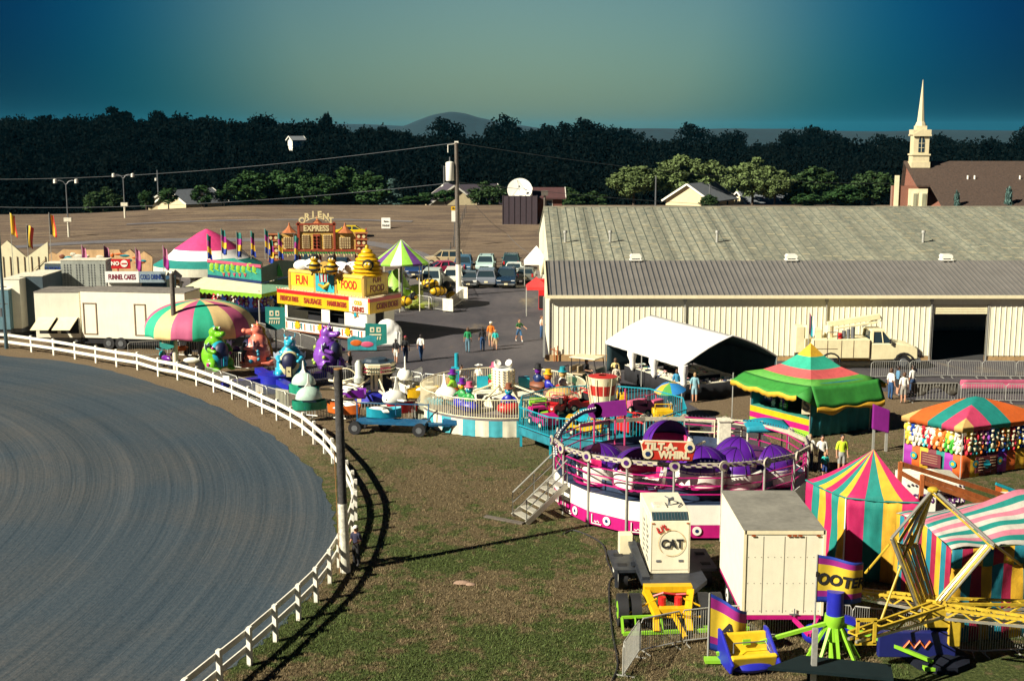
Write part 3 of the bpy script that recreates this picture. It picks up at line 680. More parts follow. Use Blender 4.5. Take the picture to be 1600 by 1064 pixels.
mb = MB(); mb.cyl((xt, -.05, zt + .85), (xt, -.05, zt + 1.3), .06, .05, 8); mb.cyl((xt - .55, 0, zt - 1.1), (xt - .55, 0, zt + .5), .06, .05, 6, 0); mb.bar((xt - .55, 0, zt + .4), (-.1, 0, zt + .4), .06); mb.bar((xt - .6, 0, zt - 1.0), (.1, 0, zt - 1.1), .06); mb.build('bushing', dsteel, tr)
mb = MB(); mb.bx(-.3, -.1, h - .05, .05, .1, h + .12); mb.cyl((-.9, 0, h - .9), (-.9, 0, h - .2), .04, .04, 6); mb.bar((-.9, 0, h - .2), (-.15, 0, h - .1), .04); mb.build('pole_cap', white, t)
sg = thing('arrow_sign', 'small yellow arrow sign above a white board beside the utility pole', 'sign', P(710, 345, 155)); sg.location.z = TZ(sg.location.x, 155)
zz = P(710, 330, 155).z - sg.location.z
mb = MB(); mb.cyl((0, 0, -.3), (0, 0, zz + .6), .05, .05, 6); mb.build('post', dsteel, sg)
mb = MB(); mb.bx(-.36, -.05, zz - 1.3, .36, 0, zz + .05); mb.build('board', white, sg, 0)
mb = MB(); mb.bx(-.40, -.06, zz + .08, .40, -.01, zz + .58); pn = mb.build('panel', yellow, sg, 0)
mb = MB(); mb.prism([(-.3, zz + .33), (-.1, zz + .48), (-.1, zz + .38), (.28, zz + .38), (.28, zz + .28), (-.1, zz + .28), (-.1, zz + .18)], -.08, -.065, 'y'); mb.build('arrow', blackc, pn, 0)
def wire(name, pts, sag, label, r=.02):
 mb = MB()
 for a, b_ in zip(pts[:-1], pts[1:]):
  mb.tube([a.lerp(b_, k / 16) - Vector((0, 0, 4 * sag * k / 16 * (1 - k / 16))) for k in range(17)], r, 5)
 o = mb.build(name, M('wire', (.10, .11, .12), .5, var=0)); tag(o, label, 'cable')
top = Vector((b.x - .15, b.y, h - .02)); low = Vector((b.x, b.y, P(715, 285, b.y).z))
wire('power_line', [P(-60, 280, 165), top], 1.0, 'thin power line rising to the top of the utility pole from the left')
wire('power_line', [top, P(1500, 283, 190)], 1.6, 'thin power line running right from the utility pole top over the woods')
wire('power_line', [P(-60, 322, 165), low], 1.0, 'lower cable running left from the utility pole at transformer height')
wire('power_line', [low, P(1500, 318, 190)], 1.4, 'lower cable running right from the utility pole past the dish')
wire('power_line', [low, P(792, 365, 150), P(850, 402, 130)], .6, 'pair of drooping cables descending from the pole to the barn')
def lamp_pole(px, pyb, pyt, Y, label):
 p = P(px, pyb, Y); z0 = TZ(p.x, Y); h = P(px, pyt, Y).z - z0
 t = thing('lamp_pole', label, 'lamp pole', (p.x, Y, z0), 0, 'double headed lamp poles on the hill')
 mb = MB(); mb.cyl((0, 0, -.5), (0, 0, h - .5), .10, .07, 8); mb.build('pole', dsteel, t)
 mb = MB(); mb.cyl((0, 0, -.5), (0, 0, h * .27), .16, .15, 8); mb.bx(-.5, -.2, h * .27, .5, .2, h * .27 + .5); mb.build('foot', whited, t)
 for s in (-1, 1):
  mb = MB(); mb.tube([(0, 0, h - .7), (s * .35, 0, h - .25), (s * .8, 0, h - .1), (s * 1.25, 0, h - .15)], .05); a = mb.build('arm', dsteel, t)
  mb = MB(); mb.lathe([(0, .2), (.22, .15), (.26, -.35), (0, -.38)], 10, c=(s * 1.4, 0, h - .1)); mb.build('lamp', white, a)
lamp_pole(107, 357, 281, 165, 'double headed lamp pole nearer the left edge on the dry hill')
lamp_pole(195, 330, 272, 185, 'double headed lamp pole standing on the left of the hill crest')
p = P(247, 300, 225)
t = thing('utility_pole', 'faint far pole with a small white lamp behind the farmhouse', 'utility pole', (p.x, 225, TZ(p.x, 225)))
mb = MB(); hh = P(247, 266, 225).z - t.location.z; mb.cyl((0, 0, 0), (0, 0, hh), .14, .1, 6); mb.build('pole', dsteel, t); mb = MB(); mb.lathe([(0, .2), (.2, .15), (.2, -.3), (0, -.3)], 8, c=(-.3, 0, hh - 1.6)); mb.build('lamp', white, t)
for px, pyb, pyt, Y, lb in ((1024, 330, 275, 185, 'thin pole between the two left maples behind the barn'), (1108, 330, 288, 190, 'thin pole in front of the cream house gable')):
 p = P(px, pyb, Y); z = TZ(p.x, Y); mb = MB(); mb.cyl((0, 0, 0), (0, 0, P(px, pyt, Y).z - z), .12, .09, 6); o = mb.build('utility_pole', dsteel, None, loc=(p.x, Y, z)); tag(o, lb, 'utility pole')
p = P(851, 330, 150); mb = MB(); zz = TZ(p.x, 150); hz = P(851, 302, 150).z - zz; mb.cyl((0, 0, -1), (0, 0, hz), .16, .13, 8); mb.box((0, 0, hz), (.8, .5, .6)); o = mb.build('short_pole', wood, None, loc=(p.x, 150, zz)); tag(o, 'short wooden pole with a dark box at the barn corner', 'pole')
b, h = pole_at(10, 545, 280); t = thing('floodlight_pole', 'tall steel pole with a round floodlight at the left edge', 'floodlight', b)
mb = MB(); mb.cyl((0, 0, 0), (0, 0, h), .12, .09, 10); mb.build('pole', M('blue_steel', (.08, .14, .17), .4, metal=.3), t)
mb = MB(); mb.lathe([(.05, .35), (.15, .3), (.34, 0), (.36, -.06)], 14); MM = Matrix.Translation((-.1, -.1, h + .35)) @ Euler((R(-50), R(-35), 0)).to_matrix().to_4x4(); mb.v = [tuple(MM @ Vector(v)) for v in mb.v]; fl = mb.build('lamp_housing', dsteel, t)
mb = MB(); mb.lathe([(0, -.05), (.34, -.05)], 14); mb.v = [tuple(MM @ Vector(v)) for v in mb.v]; mb.build('lens', M('pinkish_lens', (.75, .45, .38), .2), fl)
mb = MB(); mb.bar((-1.6, 0, h - 7.4), (.3, 0, h - 7.4), .06); mb.bar((-1.6, 0, h - 8.6), (.3, 0, h - 8.6), .06); mb.bx(-.3, -.1, h - 9.5, -.12, .1, h - 8.9); mb.build('bracket', dsteel, t)
b = G(540, 893); h = P(531, 577, b.y).z
t = thing('wooden_pole', 'dark weathered wooden pole with white lower third beside the curved fence', 'pole', b)
mb = MB(); mb.tube([(0, 0, -.3), (-.06, 0, h * .4), (-.10, 0, h)], [.17, .155, .14], 14); mb.build('pole', M('dark_weathered_wood', (.055, .052, .05), .9, var=.6, scale=7, bump=.6, bscale=18), t)
mb = MB(); mb.tube([(0, 0, -.28), (-.055, 0, h * .345)], [.178, .165], 14); mb.build('painted_foot', M('chipped_white_paint', (.72, .70, .58), .7, var=.45, scale=9), t)
mb = MB(); mb.cyl((-.1, 0, h), (-.1, 0, h + .03), .15, .15, 12); mb.cyl((-.17, -.15, 0), (-.28, -.08, h * .6), .015, .015, 5); mb.build('conduit', M('copperish', (.3, .15, .05), .5), t)
b = G(275, 577); h = P(273, 427, b.y).z
t = thing('wooden_pole', 'slim grey pole with white foot in front of the striped canopy, banner hung on it', 'pole', b)
mb = MB(); mb.tube([(0, 0, -.3), (0, 0, h)], [.17, .15], 12); mb.build('pole', wood, t); mb = MB(); mb.tube([(0, 0, -.28), (0, 0, h * .35)], [.178, .176], 12); mb.build('painted_foot', whited, t)
mb = MB(); mb.cyl((0, 0, h), (0, 0, h + .12), .13, .1, 10); mb.build('pole_cap', white, t)
def tbanner(loc, rz, w, h, label):
 t = thing('ride_banner', label, 'banner', loc, rz)
 mb = MB(); mb.prism([(-w / 2, h), (w / 2, h * .97), (w / 2, h * .12), (0, 0), (-w / 2, h * .1)], -.01, .01, 'y'); c = mb.build('cloth', tealc, t, 0)
 mb = MB()
 for s in (-1, 1):
  mb.box((s * .15 * w - .04, -.025, h * .72), (w * .2, .01, h * .22)); mb.box((s * .15 * w - .04, -.035, h * .72), (w * .08, .01, h * .1), 1)
 mb.box((-.04, -.02, h * .5), (w * .55, .01, h * .06)); [mb.bar((-.3 * w + k * .12 * w, -.025, h * .28), (-.3 * w + k * .12 * w + .03, -.025, h * .42), .05 * w, .01) for k in range(5)]; mb.build('lettering', [cream, tealc], c, 0)
 return t
q = P(264, 546, b.y - .2); tbanner((q.x - .1, b.y - .3, q.z), R(-15), 1.0, 1.5, 'teal pennant banner hanging from the slim pole before the white trailer')
def wirefence(pts, label, sp=3.5, h=1.2):
 t = thing('wire_fence', label, 'fence', pts[0]); mb = MB(); ml = MB(); o = Vector(pts[0])
 last = None
 for a, b_ in zip(pts[:-1], pts[1:]):
  k = max(1, int((b_ - a).length / sp))
  for i in range(k + 1):
   q = a.lerp(b_, i / k); q = Vector((q.x, q.y, TZ(q.x, q.y))) - o; p_ = MB(); p_.cyl(q, q + Vector((0, 0, h + .15)), .06, .05, 6); p_.build('post', wood, t)
   if last is not None:
    for z in (.3, .6, .9, 1.15): ml.tube([last + Vector((0, 0, z)), q + Vector((0, 0, z))], .012, 4)
   last = q
 ml.build('wire', MATS['wire'], t)
wirefence([Vector((P(728, 320, 185).x, 185, TZ(0, 185))), Vector((P(704, 360, 150).x, 150, 0)), Vector((P(700, 385, 135).x, 135, 0))], 'wire fence with wooden posts climbing the hill beside the utility pole', 5)
wirefence([Vector((P(700, 390, 136).x, 136, 0)), Vector((P(850, 390, 136).x, 136, 0))], 'wire fence with posts crossing the dry hill foot above the car park', 2.6)
b = P(603, 352, 170); z = TZ(b.x, 170)
t = thing('a_frame_sign', 'white sandwich board sign on the hill pointing to parking', 'sign', (b.x, 170, z), R(5))
mb = MB()
for s in (-1, 1): mb._add([(-.6, s * .5, 0), (.6, s * .5, 0), (.6, s * .04, 1.4), (-.6, s * .04, 1.4)], [(0, 1, 2, 3)], 0)
bd = mb.build('board', white, t, 0, solid=.03)
mb = MB(); mb.text('PARK', .42, (0, -.44, .38), (R(72), 0, 0)); mb.prism([(-.35, .95), (-.15, 1.1), (-.15, 1.0), (.35, 1.0), (.35, .9), (-.15, .9), (-.15, .8)], -.30, -.27, 'y'); mb.build('lettering', blackc, bd, 0)
def barn():
 YF = G(858, 564).y; x0 = G(858, 564).x; s = YF / F
 ze = P(900, 463, YF).z; L = 46.0; D = 12.5; zr = P(900, 410, YF + D / 2).z
 t = thing('metal_barn', 'long cream corrugated exhibition barn with brown ribbed metal roof', 'barn', (x0, YF, 0))
 dx0 = P(1457, 520, YF).x - x0; dx1 = P(1541, 520, YF).x - x0; dz = P(1500, 476, YF).z
 cw = M('cream_corrugated_wall', (.88, .84, .64), .45, var=.06)
 mb = MB(); zb = .35
 mb.bx(0, 0, zb, dx0, .12, ze); mb.bx(dx1, 0, zb, L, .12, ze); mb.bx(dx0, 0, dz, dx1, .12, ze)
 mb.bx(0, .12, zb, .12, D, ze); mb.bx(0, D - .12, zb, L, D, ze); mb.prism([(.1, ze), (D - .1, ze), (D / 2, zr - .1)], 0.02, .12, 'x')
 x = .2
 while x < L:
  if not (dx0 - .12 < x < dx1 + .12): mb.bx(x - .025, -.035, zb, x + .025, 0, ze - .02)
  x += .355
 mb.build('wall', cw, t, 0)
 mb = MB(); mb.bx(-.02, .02, 0, dx0, .16, zb); mb.bx(dx1, .02, 0, L, .16, zb); mb.bx(-.3, -.12, 0, 5.3, .02, .42); mb.build('foundation', M('tan_foundation', (.42, .27, .12), .9, var=.3), t, 0)
 mb = MB(); rm = M('brown_metal_roof', (.165, .155, .14), .55, var=.18, scale=.6); k = (zr - ze) / (D / 2)
 for sg, ya, yb in ((1, -.25, D / 2), (-1, D / 2, D + .25)):
  za = ze + .12 - .25 * k if sg == 1 else zr + .12; zb2 = zr + .12 if sg == 1 else ze + .12 - .25 * k
  mb._add([(-.15, ya, za), (L, ya, za), (L, yb, zb2), (-.15, yb, zb2), (-.15, ya, za - .08), (L, ya, za - .08), (L, yb, zb2 - .08), (-.15, yb, zb2 - .08)],
    [(0, 1, 2, 3), (4, 5, 6, 7), (0, 1, 5, 4), (0, 3, 7, 4), (1, 2, 6, 5), (2, 3, 7, 6)], 0)
 x = .05
 while x < L:
  mb.bar((x, -.26, ze + .13 - .26 * k), (x, D / 2 - .1, zr + .12), .05, .09, 1)
  mb.bar((x + .07, -.26, ze + .13 - .26 * k), (x + .07, D / 2 - .1, zr + .12), .03, .03, 2); x += .355  # dark blue line paints the shadow beside each rib
 rf = mb.build('roof', [rm, rm, M('rib_shadow', (.05, .07, .09), .6, var=0)], t, 0)
 mb = MB(); mb.bx(-.2, -.45, ze - .10, L, -.262, ze + .10); mb.bx(-.28, -.4, ze - .1, -.16, -.2, ze + .12); mb.build('gutter', cream, rf, 0)
 mb = MB(); mb.bar((-.19, -.3, ze + .1), (-.19, D / 2, zr + .17), .12, .2); mb.bar((-.19, D + .2, ze + .1), (-.19, D / 2, zr + .17), .12, .2); mb.build('gable_trim', cream, rf, 0)
 for px in (1070, 1291, 1455):
  q = MB(); xx = P(px, 480, YF).x - x0; q.bx(xx - .1, -.17, ze - .35, xx + .1, -.02, ze - .1); q.bar((xx, -.1, ze - .3), (xx, -.1, .05 if px != 1070 else ze - 1.7), .07); q.build('downpipe', steel, rf, 0)
 q = MB(); q.bx(-.42, -.3, .3, -.28, -.12, ze); q.build('corner_post', steel, t, 0)
 q = MB(); q.bx(dx0 + .02, .02, dz - .62, dx1 - .02, .10, dz - .005);
 for i in range(4): q.bx(dx0 + .02, -.0, dz - .62 + i * .15, dx1 - .02, .018, dz - .62 + i * .15 + .02)
 q.build('roller_door', cream, t, 0)
 q = MB(); q.bx(dx0 - .08, -.06, 0, dx0, .1, dz); q.bx(dx1, -.06, 0, dx1 + .08, .1, dz); q.build('door_frame', steel, t, 0)
 q = MB(); q.bx(.2, .3, .004, L - .2, D - .3, .02); q.build('floor_slab', M('dark_floor', (.03, .03, .03), .9), t, 0)
 for px in (1236, 993, 1478):
  xx = P(px, 405, YF + D / 2).x - x0; q = MB(); q.bx(xx - .42, D / 2 - .4, zr + .15, xx + .42, D / 2 + .4, zr + .22); q.prism([(xx - .36, zr + .3), (xx + .36, zr + .3), (xx + .40, zr + .45), (xx + .30, zr + .58), (xx - .30, zr + .58), (xx - .40, zr + .45)], D / 2 - .32, D / 2 + .32)
  for d in (-.36, .28): q.bx(xx + d, D / 2 - .3, zr + .2, xx + d + .08, D / 2 + .3, zr + .32)
  q.build('ridge_vent', white, rf, 0)
 q = MB();
 for px in (866, 871): xx = P(px, 540, YF).x - x0; q.cyl((xx, -.22, 0), (xx, -.22, .95 + .1 * (px - 866) / 5), .035, .035, 6)
 q.bar((.1, -.22, .85), (.5, -.22, .7), .06); q.build('standpipe', rust, t)
 YB = 94.0; Lb = 58; Yr = 116.0; zr = P(900, 324, Yr).z; xb = P(849, 323, Yr).x
 zE = 4.0
 t = thing('old_barn', 'larger barn behind with weathered patchy grey green corrugated roof', 'barn', (xb, YB, 0))
 mb = MB(); mb.bx(.1, .2, 0, Lb, 2 * (Yr - YB) - .2, zE); mb.prism([(.2, zE), (2 * (Yr - YB) - .2, zE), (Yr - YB, zr - .2)], .1, Lb, 'x'); mb.build('wall', whited, t, 0)
 m = bpy.data.materials.new('weathered_roof_panels'); n, l = nodes(m); b = n['Principled BSDF']; b.inputs['Roughness'].default_value = .8
 tc = n.new('ShaderNodeTexCoord'); sp = n.new('ShaderNodeSeparateXYZ'); l.new(tc.outputs['Object'], sp.inputs[0])
 n1 = n.new('ShaderNodeTexNoise'); n1.inputs['Scale'].default_value = 1.9; n1.inputs['Detail'].default_value = 8; n1.inputs['Roughness'].default_value = .75; l.new(tc.outputs['Object'], n1.inputs['Vector'])
 cr = n.new('ShaderNodeValToRGB'); l.new(n1.outputs['Fac'], cr.inputs[0]); e = cr.color_ramp; e.elements[0].position = .34; e.elements[0].color = (.085, .12, .11, 1); e.elements[1].position = .66; e.elements[1].color = (.32, .33, .25, 1)
 q2 = e.elements.new(.5); q2.color = (.22, .215, .155, 1)
 wn = n.new('ShaderNodeTexWhiteNoise'); wn.noise_dimensions = '1D'; d = n.new('ShaderNodeMath'); d.operation = 'DIVIDE'; l.new(sp.outputs['X'], d.inputs[0]); d.inputs[1].default_value = .8
 fl = n.new('ShaderNodeMath'); fl.operation = 'FLOOR'; l.new(d.outputs[0], fl.inputs[0]); l.new(fl.outputs[0], wn.inputs['W'])
 mr = n.new('ShaderNodeMapRange'); l.new(wn.outputs['Value'], mr.inputs['Value']); mr.inputs['To Min'].default_value = .72; mr.inputs['To Max'].default_value = 1.15
 vm = n.new('ShaderNodeVectorMath'); vm.operation = 'SCALE'; l.new(cr.outputs[0], vm.inputs[0]); l.new(mr.outputs[0], vm.inputs['Scale']); l.new(vm.outputs[0], b.inputs['Base Color'])
 mb = MB(); W = Yr - YB; k = (zr - zE) / W
 def slope(ya, yb, za, zb_): mb._add([(0, ya, za), (Lb, ya, za), (Lb, yb, zb_), (0, yb, zb_), (0, ya, za - .1), (Lb, ya, za - .1), (Lb, yb, zb_ - .1), (0, yb, zb_ - .1)], [(0, 1, 2, 3), (4, 5, 6, 7), (0, 1, 5, 4), (0, 3, 7, 4), (1, 2, 6, 5), (2, 3, 7, 6)], 0)
 slope(-.5, W, zE - .5 * k, zr); slope(W, 2 * W + .5, zr, zE - .5 * k)
 x = .4; q = random.Random(2)
 while x < Lb:
  mb.bar((x, -.5, zE - .5 * k + .02), (x, W, zr + .02), .045, .06, 1)
  yy = q.uniform(0, 9)
  while yy < W:
   if q.random() < .8: mb.bar((x + .05, yy, zE + k * yy + .012), (x + .76, yy, zE + k * yy + .012), q.uniform(.05, .22), .015, 2)
   yy += q.uniform(2.5, 7)
  x += .8
 mb.bx(0, W - .12, zr + .01, Lb, W + .12, zr + .10, 3)
 rf = mb.build('roof', [m, M('roof_joint', (.13, .15, .12), .8, var=.3), M('pale_lap', (.66, .58, .36), .7, var=.3), M('ridge_cap', (.30, .29, .22), .7, var=.3)], t, 0)
 for px, py in ((883, 398), (1441, 400), (953, 403), (1120, 392)):
  yy = 10.0; pp = P(px, py, YB + yy); xx = pp.x - xb; z_ = zE + k * yy; q = MB(); q.cyl((xx, yy, z_), (xx, yy, z_ + .8), .11, .11, 10); q.cyl((xx, yy, z_ + .8), (xx, yy, z_ + 1.0), .18, .16, 10); q.build('roof_vent', steel, rf)
barn()
def posts(t, pts, z, r=.03, m=None, name='post'):
 for p in pts: q = MB(); q.cyl((p[0], p[1], 0), (p[0], p[1], z), r, r, 8); q.build(name, m or steel, t)
def bl(a, b, c, d, u, v):  # bilinear
 return (Vector(a) * (1 - u) + Vector(b) * u) * (1 - v) + (Vector(d) * (1 - u) + Vector(c) * u) * v
def white_tent():
 C1 = G(1068, 628); C0 = G(948, 585); C2 = G(1212, 612); C3 = C0 + (C2 - C1)
 o = (C0 + C1 + C2 + C3) / 4; t = thing('frame_tent', 'large white peaked frame tent with a dark open end over merchandise tables', 'tent', o)
 a, b, c, d = C1 - o, C2 - o, C3 - o, C0 - o   # front-left, front-right, back-right, back-left
 ze, zr = 2.1, 3.55
 rf0 = (a + b) / 2; rf1 = (d + c) / 2
 mb = MB()
 def curve(p, q, u): return p.lerp(q, u)
 def slope(pe0, pe1, r0, r1):
  def fn(u, v):
   p = curve(pe0, pe1, u); r = curve(r0, r1, u); x = p.lerp(r, v); x.z = ze + (zr - ze) * v + .14 * math.sin(PI * v) + .02 * math.sin(u * 22) * (1 - v)
   return x
  mb.sheet(fn, 18, 8)
 slope(a + (a - rf0) * .04, d + (d - rf1) * .04, rf0, rf1); slope(b, c, rf0, rf1)
 def val(p, q, n_, h):
  mb.sheet(lambda u, v: p.lerp(q, u) + Vector((0, 0, ze - h * v * (1 - .12 * abs(math.sin(u * n_ * PI))))), n_ * 4, 2)
 aa = a + (a - rf0) * .04; dd = d + (d - rf1) * .04
 val(aa, dd, 8, .18); val(b, c, 8, .2)
 top = mb.build('canopy', whitec, t, 50, solid=.02)
 mb = MB(); mb.tube([aa + Vector((0, 0, ze))] + [a.lerp(rf0, v) + Vector((0, 0, ze + (zr - ze) * v + .14 * math.sin(PI * v))) for v in (.15, .3, .5, .7, .85, 1)] + [rf0.lerp(b, v) + Vector((0, 0, zr + (ze - zr) * v + .14 * math.sin(PI * v))) for v in (.15, .3, .5, .7, .85, 1)], .05, 6)
 mb.build('gable_hem', whitec, top)
 mb = MB()   # inside tarps coloured dark for the tent's shade: far end, right side, roof
 ins = M('tarp_shade', (.02, .05, .06), .8, var=.2)
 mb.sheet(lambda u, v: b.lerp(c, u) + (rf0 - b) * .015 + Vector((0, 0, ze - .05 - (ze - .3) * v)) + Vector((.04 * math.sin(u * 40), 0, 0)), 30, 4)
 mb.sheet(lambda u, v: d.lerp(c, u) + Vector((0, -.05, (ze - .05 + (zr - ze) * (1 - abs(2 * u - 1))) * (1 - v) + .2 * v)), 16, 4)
 def shade_liner(u, v):
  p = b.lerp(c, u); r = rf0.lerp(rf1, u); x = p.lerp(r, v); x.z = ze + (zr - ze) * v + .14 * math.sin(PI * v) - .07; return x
 mb.sheet(shade_liner, 10, 8); mb.build('shade_liner', ins, t, 50, solid=.01)
 mb = MB()   # bunched white corner cloths
 for u in (0.0, .36, .64):
  p = aa.lerp(dd, u) + Vector((.05, -.02, 0))
  mb.loft([[p + Vector((math.cos(k * .785) * r_ * 1.3 + .1 * s_, math.sin(k * .785) * r_, z)) for k in range(8)] for z, r_, s_ in ((ze, .2, 0), (ze - .35, .22, 0), (ze - .7, .13, .3), (ze - 1.05, .15, .5), (ze - 1.25, .06, .4))])
 mb.build('tied_curtain', whitec, t, 60)
 posts(t, [aa.lerp(dd, u) for u in (0.0, .5, 1)] + [b.xy.to_3d(), c.xy.to_3d(), a.lerp(b, .5)][:2], ze, .035)
 rnd2 = random.Random(4)
 def table(p, q, w, lab, dirn):
  dv = (q - p); L = dv.length; dv.normalize(); rz = math.atan2(dv.y, dv.x)
  tt = thing('market_table', lab, 'table', o + p, rz)
  m_ = MB(); m_.bx(0, 0, .93, L, w, .96); m_.build('table_top', whited, tt, 0)
  m_ = MB(); m_.sheet(lambda u, v: (u * L, -.02 + .02 * math.sin(u * L * 9) * v, .93 - .9 * v), int(L * 10), 2); m_.sheet(lambda u, v: (L + .02 * v, w * u, .93 - .9 * v), 8, 2); m_.sheet(lambda u, v: (-.02 * v, w * u, .93 - .9 * v), 8, 2); m_.build('table_skirt', blackc, tt, 50, solid=.01)
  it = MB()
  n_ = int(L * 16)
  for i in range(n_):
   x_, y_ = rnd2.uniform(.1, L - .1), rnd2.uniform(.08, w - .08); it.at((x_, y_, .975), (rnd2.uniform(-.3, .3), rnd2.uniform(-.3, .3), rnd2.uniform(0, 3)))
   it.bx(-.13, -.09, 0, .13, .09, rnd2.uniform(.01, .07), rnd2.choice((0, 0, 0, 1, 2, 3, 4, 5)))
  g = it.build('merchandise', [white, cream, M('faded_pink', (.6, .3, .3)), dblue, tealc, blackc], None, 0); g.matrix_world = tt.matrix_basis.copy(); g.location = tt.location; g.rotation_euler = tt.rotation_euler
  tag(g, 'heap of small pale printed goods spread over the ' + lab.split(' table')[0] + ' table', 'merchandise', kind='stuff')
 U = (d - a).normalized(); V = (b - a).normalized()
 table(a + V * .1 + U * 6.8, a + V * .1 + U * .2, 1.1, 'long black skirted table along the left side of the white tent', 1)
 table(a + V * .6 - U * .15, b + V * .9 - U * .2, 1.0, 'black skirted table across the open end of the white tent', 1)
 table(a + V * 2.4 + U * 6.0, a + V * 2.4 + U * 2.0, 1.4, 'inner black skirted table in the middle of the white tent', 1)
white_tent()
def peaked_booth():
 N, Rr, L = G(1264, 685), G(1358, 672), G(1172, 660); Bk = L + Rr - N; o = (L + Rr) / 2
 t = thing('game_booth', 'peaked game booth with yellow, teal, pink and green banded canopy and teal curtain', 'booth', o)
 n, r, l_, b = N - o, Rr - o, L - o, Bk - o; ze = 2.75; zp = P(1267, 536, o.y).z
 ex = lambda v, k=1.0: v * k
 mb = MB(); rows = [0, 1, 2, 3]
 prof = [(0, zp), (.22, zp - .62), (.50, zp - 1.15), (.80, zp - 1.48), (1.12, ze - .05)]
 cs = [n, r, b, l_]
 pk = P(1267, 536, o.y) - o; pk.z = 0
 for i in range(4):
  p, q = cs[i], cs[(i + 1) % 4]
  for k in range(4):
   (f0, z0), (f1, z1) = prof[k], prof[k + 1]; K = 6
   for s in range(K):
    u0, u1 = s / K, (s + 1) / K
    g = lambda f, u, z: (pk * (1 - f) + p.lerp(q, u) * f) + Vector((0, 0, z - .10 * math.sin(PI * u) * f))
    mb._add([g(f1, u0, z1), g(f1, u1, z1), g(f0, u1, z0), g(f0, u0, z0)], [(0, 1, 2, 3)], k)
 can = mb.build('canopy', [yellowc, M('teal_green_canvas', (.02, .34, .22), .75, bump=.2), M('rose_canvas', (.55, .09, .09), .75, bump=.2), M('leaf_green_canvas', (.08, .30, .04), .75, var=.2, bump=.2)], t, 30, solid=.015, weld=.002)
 mb = MB()   # awnings: left side nearly level, right side dropped with yellow hem
 def flap(p, q, out, drop, mats, sc, n_=22):
  P0 = p * 1.12; Q0 = q * 1.12
  def fn(u, v): return P0.lerp(Q0, u) + out * v + Vector((0, 0, ze - .05 - .1 * math.sin(PI * u) - drop * v + .05 * math.sin(u * 19) * v))
  mb.sheet(fn, n_, 5, mf=lambda i, j: 0)
  def hem(u, v): x = Vector(fn(u, 1)); x.z -= v * (.22 + (.05 * abs(math.sin(u * n_ * .5 * PI)) if sc else .14 * math.sin(u * 9))); return x
  mb.sheet(hem, n_ * 4, 1, m=1)
 dl = (n - r).normalized(); dr = (n - l_).normalized()
 flap(l_, n, dl * .9, .38, 0, True); flap(n, r, dr * .45, 1.0, 0, False)
 fr = dr * .45; mb.poly([n * 1.12 + Vector((0, 0, ze - .05)), n * 1.12 + dl * .9 + Vector((0, 0, ze - .43)), n * 1.12 + fr + Vector((0, 0, ze - 1.05))], 0)
 flap(r, b, -dl * .5, .3, 0, True)
 mb.build('awning', [M('deep_green_canvas', (.03, .24, .03), .75, var=.2, bump=.2), yellowc], can, 40, solid=.012)
 mb = MB(); mb.sheet(lambda u, v: n.lerp(r, u) + Vector((0, 0, ze - .02 - (ze - .1) * v)) + dr * (.06 * math.sin(u * 44) * v), 60, 3); mb.sheet(lambda u, v: r.lerp(b, u) + Vector((0, 0, ze - (ze - .1) * v)), 20, 2); mb.sheet(lambda u, v: b.lerp(l_, u) + Vector((0, 0, ze - (ze - .1) * v)), 20, 2)
 mb.build('side_curtain', M('teal_curtain', (.01, .19, .24), .8, var=.3, bump=.3), t, 60, solid=.01)
 mb = MB(); mb.sheet(lambda u, v: l_.lerp(n, u) + dl * .03 + Vector((0, 0, .95 - .9 * v)), 12, 3, mf=lambda i, j: (0, 1, 2)[j]); ct = mb.build('counter_front', [yellow, magenta, lime], t, 0, solid=.02)
 mb = MB(); mb.poly([l_ + Vector((0, 0, .96)), n + Vector((0, 0, .96)), n - dl * .8 + Vector((0, 0, .96)), l_ - dl * .8 + Vector((0, 0, .96))]); mb.build('counter_top', M('green_felt', (.02, .22, .16), .9), t, 0, solid=.04)
 posts(t, [l_, n * 1.0, l_ * 1.1 + dl * .8, r], ze - .05)
 mb = MB(); mb.box((n.x - .12, n.y + .05, 1.55), (.05, .04, .9)); mb.bx(n.x - .42, n.y - .1, 1.25, n.x - .02, n.y - .02, 2.1); s = mb.build('letter_board', cream, t, 0)
 mb = MB(); mb.text('S', .75, (n.x - .22, n.y - .13, 1.66), bold=.02); mb.build('lettering', dsteel, s, 0)
 pq = random.Random(9)
 for i in range(16):
  u = pq.uniform(.06, .5); z = 1.15 + .25 * (i % 4) ; pp = o + l_.lerp(n, u) - dl * .5 + Vector((0, 0, z - .1))
  plush(pp, pq.choice(['purple', 'blue', 'white', 'green']), .75, 'the peaked green booth', R(-40))
PL = {}; PLC = {'orange': (.65, .16, .02), 'blue': (.01, .06, .40), 'white': (.7, .68, .6), 'yellow': (.75, .55, .06), 'red': (.5, .02, .04), 'green': (.06, .42, .04), 'teal': (.05, .45, .50), 'purple': (.22, .05, .35), 'pink': (.65, .12, .30)}
